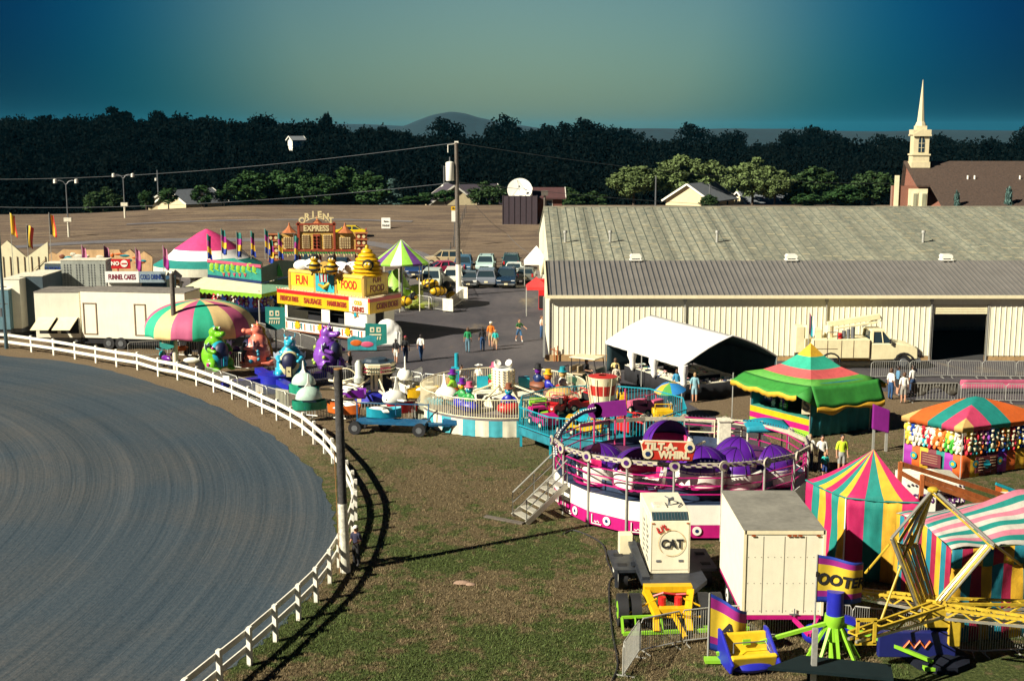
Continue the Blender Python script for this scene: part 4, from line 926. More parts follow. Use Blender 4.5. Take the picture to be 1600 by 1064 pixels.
def plush(loc, col, s, where, rz=0):
 if col not in PL:
  m = M('plush_' + col, PLC[col], .9, var=.3, scale=12); t = thing('plush_toy', '', 'plush toy')
  b = MB(); b.sph((0, 0, .17), (.11, .10, .15), 10, 8)
  for s_ in (-1, 1):
   b.sph((s_ * .12, -.03, .22), (.05, .05, .10), 8, 6); b.sph((s_ * .075, -.05, .03), (.055, .07, .07), 8, 6)
  b.sph((0, -.01, .38), (.115, .11, .11), 10, 8)
  for s_ in (-1, 1): b.sph((s_ * .09, 0, .48), (.045, .03, .05), 8, 6)
  b.build('body', m, t, 60, remesh=.018)
  b = MB(); b.sph((0, -.10, .35), (.055, .04, .045), 8, 6, 0); b.sph((0, -.09, .17), (.07, .03, .09), 8, 6, 0)
  for s_ in (-1, 1): b.sph((s_ * .045, -.115, .41), (.016, .01, .02), 6, 5, 1)
  b.build('muzzle_and_belly', [cream, blackc], t, 60); PL[col] = t; t['used'] = 0
 t = PL[col]
 if not t['used']: t['used'] = 1; o = t
 else: o = dup(t)
 if 'used' in o and o is not t: del o['used']
 o.location = loc; o.rotation_euler = (0, 0, rz); o.scale = (s * 1.0,) * 3
 o['label'] = '%s plush toy hanging as a prize in %s' % (col, where); o['group'] = '%s plush prizes in %s' % (col, where); return o
peaked_booth()
def hip_booth():
 N, L, Rr = G(1500, 748), G(1411, 727), G(1625, 730); L = N + (L - N); Bk = L + Rr - N; o = (L + Rr) / 2
 t = thing('prize_booth', 'open prize booth with orange, teal and pink striped canopy hung with plush toys', 'booth', o)
 n, r, l_, b = N - o, Rr - o, L - o, Bk - o; ze = 2.1; z0 = P(1510, 668, N.y).z; ze = z0; pk = P(1518, 619, o.y) - o; zp = pk.z; pk = Vector((0, 0, 0))
 mats = [tanc, orangec, tealc, pinkc]
 mb = MB(); cs = [n * 1.06, r * 1.06, b * 1.06, l_ * 1.06]
 def side(p, q, name='x'):
  mid = (p + q) / 2; near0 = (p - n).length < (q - n).length
  def band(s):
   s = s if near0 else 1 - s
   return 0 if s < .13 else 3 if s < .33 else 2 if s < .56 else 1 if s < .86 else 0
  def fn(s, t_):
   v = t_ * min(1, 2 * min(s, 1 - s)); x = p.lerp(q, s) + (pk - mid) * v; x.z = ze + (zp - ze) * v + .10 * math.sin(PI * v); return x
  mb.sheet(fn, 100, 10, mf=lambda i, j: band((i + .5) / 100))
  mb.sheet(lambda s, v: p.lerp(q, s) + Vector((0, 0, ze - .2 * v - .02 * math.sin(s * 50) * v)), 100, 1, mf=lambda i, j: band((i + .5) / 100))
 for i in range(4): side(cs[i], cs[(i + 1) % 4])
 mb.build('canopy', mats, t, 40, solid=.01, weld=.002)
 posts(t, [n, l_, r, b], ze)
 mb = MB(); dl = (r - n).normalized(); cols = [0, 1, 2, 0, 3]
 def skirt(p, q, cl, sgn):
  n_ = len(cl) * 6
  off = Vector((0, -.03, 0))
  mb.sheet(lambda u, v: p.lerp(q, u) + off + Vector((0, -.03 * math.sin(u * 50) * v, 1.05 - 1.0 * v - .05 * math.sin(u * 7) * v)), n_, 3, mf=lambda i, j: cl[i // 6])
 sk = [M('purple_banner', (.28, .02, .30), .7), orangec, yellowc, tealc, M('wine_banner', (.14, .02, .03), .7)]
 skirt(l_, n, [0, 1, 2, 4, 3, 0, 1], 1); skirt(n, r, [1, 2, 4, 4, 0, 1, 2, 1, 2], 1)
 sko = mb.build('counter_banner', sk, t, 50, solid=.01)
 mb = MB(); w_ = .02
 for u, tx in ((.30, 0), (.48, 0)):
  p = n.lerp(r, u)
 ang = math.atan2((r - n).y, (r - n).x); p = n.lerp(r, .30) + Vector((0, -.11, .55)); mb.at(p, (0, 0, ang)); mb.bx(-.62, -.01, -.36, .62, .01, .36, 0); [mb.bar((-.45, -.02, .28 - k * .13), (-.1 if k % 2 else -.2, -.02, .28 - k * .13), .05, .01, 1) for k in range(5)]; [mb.bar((.2, -.02, .28 - k * .13), (.5, -.02, .28 - k * .13), .05, .01, 1) for k in range(5)]; mb.lathe([(0, 0), (.2, .0)], 14, 2); mb.M = mb.M @ Matrix.Rotation(PI / 2, 4, 'X'); mb.lathe([(0, .03), (.2, .03)], 14, 2)
 ang2 = math.atan2((n - l_).y, (n - l_).x); p = l_.lerp(n, .5) + Vector((-.08, -.11, .6)); mb.at(p, (0, 0, ang2)); mb.bx(-.5, -.01, -.3, .5, .01, .3, 0); [mb.bar((-.4, -.02, .2 - k * .11), (.35, -.02, .2 - k * .11), .03, .01, 1) for k in range(4)]
 for p2, a2 in ((l_.lerp(n, .18), ang2), (l_.lerp(n, .86), ang2), (n.lerp(r, .17), ang), (n.lerp(r, .47), ang)):
  mb.at(p2 + Vector((-.02, -.1, .62)), (R(90), 0, a2)); mb.lathe([(0, .03), (.17, .03)], 12, 2); mb.lathe([(0, .04), (.08, .04)], 12, 3)
 mb.build('printed_panel', [sk[4], M('dull_cream', (.5, .35, .2)), teal, yellow], sko, 0)
 mb = MB(); mb.poly([q_ * .98 + Vector((0, 0, .9)) for q_ in (n, r, b, l_)]); mb.build('game_table', blackc, t, 0, solid=.1)
 q = random.Random(12)
 def row(p, q_, z, cl, u0=0.03, u1=.97):
  k = len(cl)
  for i, c in enumerate(cl):
   pp = o + p.lerp(q_, u0 + (u1 - u0) * i / max(1, k - 1)); plush((pp.x + q.uniform(-.03, .03), pp.y, z + q.uniform(-.05, .05)), c, q.uniform(1.2, 1.6), 'the striped prize booth', q.uniform(-.5, .5))
 row(l_ * .95, n * .95, ze - .8, ['yellow', 'blue', 'white', 'red', 'white', 'white', 'orange', 'orange', 'yellow', 'white'], .02, .9)
 row(l_ * .95, n * .95, ze - 1.22, ['yellow', 'white', 'white', 'teal', 'red', 'orange', 'orange', 'green', 'green', 'white'], .04, .95)
 row(n * .95, r * .95, ze - .85, ['yellow', 'red', 'pink', 'purple', 'blue', 'teal', 'orange', 'yellow', 'red', 'blue', 'blue', 'green', 'green'], .08, .9)
 row(n * .95, r * .95, ze - 1.25, ['red', 'teal', 'orange', 'blue', 'teal', 'orange', 'blue', 'teal', 'red', 'yellow', 'blue', 'green', 'orange'], .06, .92)
hip_booth()
def stripes_tent(corners, ze, zp, peak, mats, nst, label, name='striped_tent', roofmats=None, val=True):
 o = sum(corners, Vector()) / 4; t = thing(name, label, 'tent', o); c = [p - o for p in corners]; pk = peak - o; pk.z = 0
 mb = MB()
 for i in range(4):
  p, q = c[i], c[(i + 1) % 4]; K = nst[i] ; sub = 2
  for s in range(K):
   for h in range(sub):
    u0, u1 = (s + h / sub) / K, (s + (h + 1) / sub) / K; V = 8
    for k in range(V):
     v0, v1 = k / V, (k + 1) / V
     def g(u, v):
      x = p.lerp(q, u).lerp(pk, v); x.z = ze + (zp - ze) * (v ** 1.35 * .75 + v * .25); return x
     f = [g(u0, v0), g(u1, v0), g(u1, v1), g(u0, v1)]
     if k == V - 1: mb._add([f[0], f[1], g(u0, 1)], [(0, 1, 2)], s % len(mats))
     else: mb._add(f, [(0, 1, 2, 3)], s % len(mats))
 mb.build('canopy', mats, t, 30, solid=.01, weld=.002)
 mb = MB()
 for i in range(4):
  p, q = c[i], c[(i + 1) % 4]; K = nst[i]; nn = Vector(((q - p).y, -(q - p).x, 0)).normalized()
  mb.sheet(lambda u, v: p.lerp(q, u) * (.985) + nn * (.05 * math.sin(u * K * 5.3) * v + .03 * math.sin(v * 9 + u * 30)) + Vector((0, 0, (ze - .02) * (1 - v) + .02)), K * 4, 8, mf=lambda i_, j: (i_ // 4) % len(mats))
 w = mb.build('side_wall', mats, t, 60, solid=.01)
 mb = MB()
 for i in range(4):
  p, q = c[i], c[(i + 1) % 4]; mb.tube([p + Vector((0, 0, ze)), p.lerp(q, .5) + Vector((0, 0, ze - .04)), q + Vector((0, 0, ze))], .03, 6)
 mb.tube([c[0] * 1.0 + Vector((0, 0, ze)), c[0] + Vector((.0, -.03, ze * .5)), c[0] + Vector((0, 0, .1))], .025, 6, 1); mb.build('eave_rope', [tealc, whitec], t)
 return t
wm = [M('wall_crimson_canvas', (.30, .006, .045), .75, var=.25, bump=.3), M('wall_teal_canvas', (.006, .17, .23), .75, var=.25, bump=.3), M('wall_yellow_canvas', (.60, .34, .015), .75, var=.25, bump=.3)]
tA = G(1316, 906); tB = G(1434, 915); tL = G(1254, 872)
zA = P(1312, 778, tA.y).z
ctr = (tL + tB) / 2
stripes_tent([tA, tB, tB + tL - tA, tL], zA, P(1365, 702, ctr.y + .2).z, Vector((P(1365, 702, ctr.y + .2).x, ctr.y + .2, 0)), [magc, tealc, yellowc], [4, 4, 4, 6],
             'tall peaked tent with magenta, teal and yellow stripes beside the white box trailer')
def long_tent():
 a = G(1478, 1003); b_ = G(1690, 985); ze = P(1478, 858, a.y).z; zw = ze
 d = Vector((-.42, 1, 0)).normalized(); Wd = 5.2; u = (b_ - a).normalized(); nrm = Vector((-u.y, u.x, 0))
 back = G(1393, 935) - a; o = a.copy(); t = thing('striped_tent', 'long striped tent with pale pink and teal banded roof behind the yellow ride arms', 'tent', o)
 A = Vector((0, 0, 0)); B = b_ - a; C = B + back; D = back; rz_ = P(1435, 822, (a + back / 2).y)
 zr = P(1600, 776, (a + back * .5 + u * 3).y).z - .0; R0 = back / 2; R1 = B + back / 2
 mats = [M('faded_pink_canvas', (.50, .16, .22), .8, var=.2, bump=.2), M('pale_grey_canvas', (.46, .44, .38), .8, var=.2, bump=.2), tealc, M('pale_grey_canvas', (0, 0, 0))]
 mb = MB(); seq = [3, 2, 0, 1, 2, 1, 0, 1, 2, 0]
 for p, q, r0, r1 in ((A, B, R0, R1), (D, C, R0, R1)):
  mb.sheet(lambda uu, v: p.lerp(q, uu).lerp(r0.lerp(r1, uu), v) + Vector((0, 0, ze + (.25 + (zr - ze - .25) * min(1.3, uu * 1.9)) * v + .05 * math.sin(uu * 18) * (1 - v) + .03 * math.sin(v * 8 + uu * 9))), 24, 10, mf=lambda i, j: seq[j])
 mb.build('roof', mats, t, 50, solid=.01)
 mb = MB(); wms = [wm[2], wm[1], wm[0]]
 mb.sheet(lambda uu, v: A.lerp(B, uu) + Vector((.05 * math.sin(uu * 40) * v, -.1 * v + .05 * math.sin(v * 8 + uu * 25), (ze - .05) * (1 - v) + .02)), 40, 8, mf=lambda i, j: (i // 3) % 3)
 mb.sheet(lambda uu, v: D.lerp(A, uu) * 1.0 + Vector((0, 0, (ze + .22 * (1 - abs(2 * uu - 1)) - .03) * (1 - v) + .02)), 24, 6, mf=lambda i, j: (i // 2) % 3)
 mb.sheet(lambda uu, v: B.lerp(C, uu) + Vector((0, 0, (ze - .03) * (1 - v) + .02)), 12, 4, mf=lambda i, j: (i // 2) % 3)
 mb.build('side_wall', wms, t, 60, solid=.01)
 mb = MB(); mb.sheet(lambda uu, v: A.lerp(B, uu) + Vector((0, -.06, ze - .55 * v - .04 * math.sin(uu * 30) * v)), 40, 2, mf=lambda i, j: (i // 3 + 1) % 3); mb.build('valance', wms, t, 60, solid=.01)
long_tent()
def ticket():
 b = G(1447, 838); zb = P(1447, 765, b.y).z; s = b.y / F
 t = thing('ticket_booth', 'white ticket booth with striped sides and purple TICKETS lettering', 'booth', b, R(-4)); w = 86 * s
 st = [M('blue_grey_stripe', (.12, .16, .22), .5), white]
 mb = MB(); k = 14
 for i in range(k): mb.bx(-w / 2 + w * i / k, -.8, 0, -w / 2 + w * (i + 1) / k, .8, zb - .6, i % 2)
 mb.build('wall', st, t, 0)
 zt = P(1447, 745, b.y).z
 mb = MB(); mb.bx(-w / 2 - .05, -.9, zb - .6, w / 2 + .05, .9, zt); fa = mb.build('fascia', white, t, 0)
 mb = MB(); mb.text('TICKETS TICKETS', .44, (0, -.92, (zb - .6 + zt) / 2 - .03), bold=.012, sx=.62)
 mb.build('lettering', M('purple_ink', (.10, .02, .14), .6), fa, 0)
 mb = MB();
 for i in range(15): mb.sph((-w / 2 + w * i / 14, -.92, zt - .08 + .03 * (i % 2)), .04, 8, 6)
 mb.build('bulbs', M('dark_bulb', (.05, .04, .08), .3), fa)
 mb = MB()
 mb._add([(-w / 2, -.85, zt), (w / 2, -.85, zt), (w / 2, .85, zt + .05), (-w / 2, .85, zt + .05), (0, 0, zt + .32)], [(0, 1, 4), (1, 2, 4), (2, 3, 4), (3, 0, 4)], 0); mb.build('roof', whited, t, 0)
 y0 = b.y - 2.0
 t = thing('slide_frame', 'rusty orange steel beam frame running down beside the ticket booth', 'ride frame', (P(1407, 722, y0).x, y0, 0))
 o = t.location; q = lambda px, py, Y=y0: P(px, py, Y) - o
 mb = MB()
 for a_, b2, Y2 in (((1407, 724), (1588, 780), 1.2), ((1440, 744), (1598, 800), .8), ((1407, 738), (1450, 762), .1), ((1440, 752), (1575, 800), .4), ((1415, 800), (1540, 840), -1)):
  mb.bar(q(*a_), q(*b2, Y=y0 + Y2), .13, .16)
 mb.build('beam', rust, t, 0)
 for px, a_, b2 in ((1407, 722, 900), (1441, 742, 850)):
  m_ = MB(); p0 = q(px, a_); m_.bar((p0.x, p0.y, 0), p0, .13); m_.build('post', rust, t, 0)
 t = thing('ticket_sign_case', 'small blue yellow and red bunting topped box behind the striped tent roof', 'sign', G(1572, 830)); Y_ = G(1572, 830).y
 mb = MB(); a_ = P(1556, 757, Y_) - t.location; e_ = P(1604, 775, Y_) - t.location
 for i in range(5):
  p0, p1 = a_.lerp(e_, i / 5), a_.lerp(e_, (i + 1) / 5); mb._add([p0, p1, p1 - Vector((0, 0, .42)), p0 - Vector((0, 0, .42))], [(0, 1, 2, 3)], i % 4)
 bn = mb.build('bunting', [orangec, yellowc, teal, magc], t, 0, solid=.02)
 mb = MB(); mb.bar(a_ + Vector((0, 0, .04)), e_ + Vector((0, 0, .04)), .1); mb.build('rail', teal, bn, 0)
 mb = MB(); c_ = P(1571, 778, Y_) - t.location; mb.bx(c_.x - .2, c_.y - .03, c_.z - .2, c_.x + .22, c_.y + .02, c_.z + .25); mb.bar((c_.x, c_.y + .03, 0), (c_.x, c_.y + .03, c_.z), .06); mb.build('placard', white, t, 0)
ticket()
def barr_proto(w=2.2, h=1.08, mat=None, step=.125, name='crowd_barricade'):
 t = thing(name, '', 'barricade'); m = mat or steel
 b = MB(); b.tube([(-w / 2, 0, .14), (-w / 2, 0, h - .12), (-w / 2 + .12, 0, h), (w / 2 - .12, 0, h), (w / 2, 0, h - .12), (w / 2, 0, .14), (-w / 2, 0, .14)], .024, 6)
 for s in (-.75, .75): b.bar((s * w / 2, -.28, .02), (s * w / 2, .28, .02), .035); b.bar((s * w / 2, 0, .02), (s * w / 2, 0, .15), .035)
 b.build('frame', m, t); b = MB(); x = -w / 2 + step
 while x < w / 2 - .05: b.bar((x, 0, .15), (x, 0, h - .01), .018); x += step
 b.build('bars', m, t, 0); return t
BARR = {}
def barricades(px, label, group, mat=None, key='steel', panel=2.25, h=1.08, zoff=0):
 if key not in BARR: BARR[key] = [barr_proto(mat=mat, h=h), 0]
 pts = [G(*p) for p in px]; n = 0
 for a, b in zip(pts[:-1], pts[1:]):
  L = (b - a).length; k = max(1, round(L / panel))
  for i in range(k):
   p0, p1 = a.lerp(b, i / k), a.lerp(b, (i + 1) / k); m = (p0 + p1) / 2; rz = math.atan2(p1.y - p0.y, p1.x - p0.x)
   pr = BARR[key]; o = pr[0] if not pr[1] else dup(pr[0]); pr[1] = 1
   o.location = (m.x, m.y, zoff); o.rotation_euler = (0, 0, rz + rnd.uniform(-.02, .02)); o.scale = ((p1 - p0).length / 2.25, 1, 1)
   o['label'] = label; o['group'] = group; n += 1
 return n
def tilt():
 c = Vector((6.85, 49.5, 0)); Rr = 5.1; zd = 1.35
 t = thing('tilt_ride', 'spinning tub ride with purple domed cars, magenta rails and white and magenta skirt', 'fairground ride', c)
 NS = 18; PA = [(-PI / 2 - PI / NS) + 2 * PI * k / NS for k in range(NS)]
 pt = lambda k, r=Rr, z=0: Vector((r * math.cos(PA[k % NS]), r * math.sin(PA[k % NS]), z))
 deckm = M('navy_deck', (.03, .05, .10), .45, var=.5, scale=1.5)
 mb = MB(); mb.poly([pt(k, Rr, zd) for k in range(NS)]);
 def wave(r, a): return zd + .02 + .22 * math.sin(3 * a) * min(1, max(0, (r - 1.2) / 2)) * (1 if r < Rr - .9 else .0) + .16
 rr = [0.3 + (Rr - .9) * k / 9 for k in range(10)]
 mb.sheet(lambda u, v: (lambda r, a: (r * math.cos(a), r * math.sin(a), wave(min(r, Rr - 1), a)))((Rr - .75) * (1 - v) + .4 * v, u * 2 * PI), 72, 8, mf=lambda i, j: 1 if (i // 8) % 3 == 0 else 0)
 mb.lathe([(Rr - .75, zd + .01), (Rr - .75, zd + .38)], 60, 0)
 mb.build('deck', [deckm, M('dull_plum_deck', (.09, .02, .09), .5, var=.4)], t, 40)
 mb = MB()
 for k in range(NS):
  a, b = pt(k), pt(k + 1); mb._add([a + Vector((0, 0, .62)), b + Vector((0, 0, .62)), b + Vector((0, 0, zd + .02)), a + Vector((0, 0, zd + .02)), a + Vector((0, 0, .12)), b + Vector((0, 0, .12))], [(0, 1, 2, 3), (4, 5, 1, 0)], [0, 1])
 sk = mb.build('skirt', [white, magenta], t, 0, solid=.02)
 for k in range(NS):
  m = (pt(k) + pt(k + 1)) / 2
  if m.y > .5: continue
  rz = math.atan2((pt(k + 1) - pt(k)).y, (pt(k + 1) - pt(k)).x); nn = Vector((m.x, m.y, 0)).normalized()
  q = MB(); q.at(m + nn * .04 + Vector((0, 0, .40)), (R(90), 0, rz)); q.cyl((0, 0, 0), (0, 0, .02), .17, .17, 20, 0); q.cyl((0, 0, .02), (0, 0, .03), .07, .07, 12, 1)
  q.M = Matrix.Translation(m + nn * .04 + (pt(k) - m) * .62 + Vector((0, 0, .36))) @ Euler((0, 0, rz)).to_matrix().to_4x4()
  q.bar((-.14, -.01, .2), (-.14, -.01, -.16), .035, .03); q.bar((-.14, -.01, -.16), (.3, -.01, -.16), .035, .03); q.tube([(-.02, -.01, -.05), (.06, -.01, -.1), (.12, -.01, -.03), (.2, -.01, -.1)], .02, 5)
  q.build('emblem', [white, dblue], sk, 0)
 for k in range(NS):
  a, b = pt(k, Rr - .04, zd), pt(k + 1, Rr - .04, zd);
  if 9 <= k <= 10: continue
  mb = MB();
  for z in (.42, .74, 1.05): mb.bar(a + Vector((0, 0, z)), b + Vector((0, 0, z)), .04)
  mb.bar(a, a + Vector((0, 0, 1.06)), .045); mb.build('handrail', magenta, t, 0)
 POST = {}
 beam = M('ivory_light_beam', (.48, .44, .33), .5, var=.3, scale=5); bulb = M('dark_bulb', (.05, .04, .08), .3)
 ZT = lambda a: 2.60 - .06 * a.y
 for k in range(NS):
  if k in (12, 13): continue
  a = pt(k, Rr + .03, 0); top = ZT(a)
  q = MB(); q.cyl(a, a + Vector((0, 0, top)), .045, .045, 8); q.build('lamp_post', steel, t)
 for k in range(NS):
  if k in (12,): continue
  a, b = pt(k, Rr + .03, 0), pt(k + 1, Rr + .03, 0); a.z = ZT(a); b.z = ZT(b); q = MB(); q.bar(a, b, .08, .17, 0); nn = Vector((a.x + b.x, a.y + b.y, 0)).normalized()
  for i in range(1, 9): p = a.lerp(b, i / 9) + nn * .06; q.tube([p + Vector((0, 0, .04 * (-1) ** i)), p + Vector((0, 0, .04 * (-1) ** i)) + (b - a) / 9 * .8], .022, 5, 2)
  for i in range(12): q.sph(a.lerp(b, i / 11) + Vector((0, 0, .16)), .03, 6, 5, 1)
  q.at(a + nn * .10, (R(90), 0, math.atan2((b - a).y, (b - a).x))); q.cyl((0, 0, -.02), (0, 0, .04), .20, .20, 16, 0); q.cyl((0, 0, .04), (0, 0, .06), .10, .10, 12, 2)
  q.build('light_beam', [beam, bulb, M('purple_paint_dark', (.06, .01, .14), .4)], t, 20)
 c2 = P(1119, 720, 55.2) - c; q = MB(); z1 = P(1113, 655, 55.2).z; z0 = .9
 for dx in (-.17, .17): q.bx(c2.x + dx - .07, c2.y - .1, z0, c2.x + dx + .07, c2.y + .1, z1, 0)
 for i in range(14):
  z = z0 + (z1 - z0) * i / 13; q.bar((c2.x - .17, c2.y, z), (c2.x + .17, c2.y, z + .12 * (-1) ** i), .03, m=0)
  for dx in (-.27, .27): q.sph((c2.x + dx, c2.y, z), .035, 6, 5, 1)
 q.build('light_pillar', [beam, bulb], t, 20)
 Ys = c.y - Rr - .12; a = P(1003, 690, Ys) - c; b = P(1086, 718, Ys) - c
 w = b.x - a.x; cx_ = (a.x + b.x) / 2; cz_ = (a.z + b.z) / 2; h = .66
 q = MB(); q.at((cx_, a.y, cz_), (0, R(3), R(4)))
 pr = [(-w / 2 + .10, -h / 2 + .1), (-w / 2 + .3, -h / 2), (w / 2 - .1, -h / 2), (w / 2 - .05, -h / 2 + .25), (w / 2, h / 2 - .2), (w / 2 - .15, h / 2), (-w / 2 + .05, h / 2), (-w / 2 - .03, h / 2 - .12)]
 q.prism([(x * 1.03, z * 1.1) for x, z in pr], -.03, .08, m=1); q.prism(pr, -.06, -.031, m=0)
 q.text('TILT-A-', .36, (-.30, -.07, .15), bold=.022, m=1, sx=1.0); q.text('WHIRL', .36, (.20, -.07, -.15), bold=.022, m=1)
 for x, z in ((-w / 2 + .2, -.12), (w / 2 - .22, .16)):
  q.at((cx_, a.y, cz_), (0, R(3), R(4))); q.M = q.M @ Matrix.Translation((x, -.06, z)) @ Matrix.Rotation(R(90), 4, 'X'); q.cyl((0, 0, 0), (0, 0, .03), .19, .19, 18, 1); q.cyl((0, 0, .03), (0, 0, .045), .10, .10, 6, 2)
 q.build('ride_sign', [M('sign_red', (.55, .03, .015), .45), cream, dblue], t, 0)
 pm = M('purple_metallic_shell', (.10, .014, .30), .33, metal=.25, var=.15, scale=3, spec=.9); mm = M('magenta_seat', (.55, .02, .14), .35, var=.2)
 def car(ang_r, r, open_dir):
  x, y = r * math.cos(ang_r), r * math.sin(ang_r); z = wave(r, ang_r) + .1
  q = MB(); q.lathe([(.72, .05), (.98, .12), (1.05, .75), (.98, .78), (.9, .3), (.2, .25)], 26, a0=R(35), a1=R(325));
  MM = Matrix.Translation((x, y, z)) @ Matrix.Rotation(open_dir, 4, 'Z') @ Matrix.Diagonal((.97, .97, .90, 1))
  q.v = [tuple(MM @ Vector(v)) for v in q.v]; tub = q.build('tub', [white], t, 40, solid=.05)
  q = MB(); q.lathe([(1.07, .02), (1.1, .14), (.8, .0)], 26); q.v = [tuple(MM @ Vector(v)) for v in q.v]; q.build('base_ring', magenta, tub, 40)
  q = MB(); q.sph((0, 0, .66), (1.07, 1.06, .98), 26, 12, 0, v0=.0, v1=.5, u0=.22, u1=.78)
  q.sph((0, 0, .66), (1.02, 1.02, .94), 26, 12, 1, v0=.0, v1=.5, u0=.22, u1=.78)
  MH = MM; q.v = [tuple(MH @ Vector(v)) for v in q.v]; NV = len(q.v)
  for u in (.25, .33, .42, .5, .58, .67, .75): q.tube([(1.08 * math.sin(PI * v * .05) * math.cos(u * 2 * PI), 1.08 * math.sin(PI * v * .05) * math.sin(u * 2 * PI), .66 + .99 * math.cos(PI * v * .05)) for v in range(11)], .014, 4, 1)
  q.v = q.v[:NV] + [tuple(MH @ Vector(v)) for v in q.v[NV:]]; q.build('domed_hood', [pm, M('dark_purple_lining', (.03, .008, .08), .5)], tub, 60)
  q = MB(); q.lathe([(.35, .35), (.86, .35), (.88, .85)], 20, 0, a0=R(75), a1=R(285)); q.v = [tuple(MM @ Vector(v)) for v in q.v]; q.build('bench_seat', mm, tub, 40, solid=.06)
  q = MB(); q.tube([(.95, -.6, .8), (1.15, 0, .9), (.95, .6, .8)], .03); q.v = [tuple(MM @ Vector(v)) for v in q.v]; q.build('lap_bar', chrome, tub)
 for px, py, od in ((968, 752, R(-75)), (918, 722, R(190)), (1043, 690, R(-60)), (1101, 748, R(80)), (1155, 712, R(20)), (1203, 758, R(10)), (1250, 728, R(150))):
  g0 = G(px, py, 2.2) - c; car(math.atan2(g0.y, g0.x), min(math.hypot(g0.x, g0.y), Rr - 1.3), od)
 q = MB(); q.lathe([(1.2, zd + .3), (1.0, zd + .45), (.5, zd + .6), (.4, zd + 1.0), (0, zd + 1.05)], 20); q.build('centre_hub', purple, t)
 for k in range(7):
  a = k * 2 * PI / 7 + .2; q = MB(); q.tube([(.9 * math.cos(a), .9 * math.sin(a), zd + .62), (3.2 * math.cos(a), 3.2 * math.sin(a), zd + .45)], .05); q.build('sweep_arm', cream, t)
 for x in (1.5, 2.7):   # white loading gate panels at the rear
  q = MB(); q.tube([(x - .55, 4.1, zd), (x - .55, 4.1, zd + 1.15), (x + .55, 3.9, zd + 1.15), (x + .55, 3.9, zd)], .035); q.tube([(x - .55, 4.1, zd + .6), (x + .55, 3.9, zd + .6)], .03); q.build('loading_gate', cream, t)
 q = MB(); q.bx(2.1, 3.0, zd, 2.6, 3.5, zd + 1.3); q.bx(2.05, 2.95, zd + 1.3, 2.65, 3.55, zd + 1.36); q.build('control_box', whited, t, 0)
 Y2 = 52.6; a = P(929, 650, Y2) - c; b = P(979, 628, Y2) - c; q = MB(); q.at(((a.x + b.x) / 2, a.y, (a.z + b.z) / 2 + .0), (0, R(-6), R(0))); w = (b.x - a.x)
 q.prism([(-w / 2, -.33), (w / 2, -.33), (w / 2, .33), (-w / 2, .33)], -.05, .1); q.cyl((-w / 2, -.05, 0), (-w / 2, .1, 0), .33, .33, 14); q.build('title_panel', M('purple_board', (.20, .012, .20), .5), t, 20)
 for px in (929, 977, 962): p = P(px, 640, Y2) - c; q = MB(); q.cyl((p.x, p.y + .1, zd), (p.x, p.y + .1, p.z + (.9 if px == 977 else 0)), .04, .04, 6); q.build('panel_post', M('pink_tube', (.5, .05, .15), .5), t)
 pts = [P(870, 712, 49.2), P(868, 693, 49.6), P(876, 675, 50.4), P(893, 655, 51.2), P(912, 644, 52), P(930, 640, 52.6)]
 q = MB(); q.tube([p - c for p in pts], .09, 8, 0);
 for i in range(26):
  u = i / 25 * 5; k = min(4, int(u)); p = pts[k].lerp(pts[k + 1], u - k) - c; q.sph((p.x, p.y - .08, p.z + .1), .035, 6, 5, 1); q.sph((p.x - .09, p.y - .05, p.z), .035, 6, 5, 1)
 q.build('light_arch', [M('steel_blue', (.10, .13, .20), .4, metal=.4), white], t)
 s = thing('metal_stairs', 'aluminium entry stairs with handrails at the left of the purple tub ride', 'stairs', G(845, 808), R(28));
 alu = M('aluminium_tread', (.52, .50, .42), .4, metal=.3, var=.2)
 q = MB(); n_ = 6; L = 1.7; top = zd
 for i in range(n_): q.bx(-.9 + i * L / n_, -.55, top * (i + .6) / n_, -.9 + (i + 1) * L / n_ + .05, .55, top * (i + .6) / n_ + .05)
 q.build('treads', alu, s, 0)
 q = MB()
 for y in (-.57, .57): q.bar((-.95, y, .05), (.85, y, top), .06, .22)
 q.build('stringer', alu, s, 0)
 for y in (-.57, .57):
  q = MB(); q.tube([(-.95, y, .1), (-.95, y, 1.0), (.85, y, top + 1.0), (.85, y, top)], .03); q.tube([(-.95, y, .6), (.85, y, top + .55)], .025); q.tube([(0, y, top * .5), (0, y, top * .5 + .95)], .025); q.build('handrail', steel, s)
tilt()
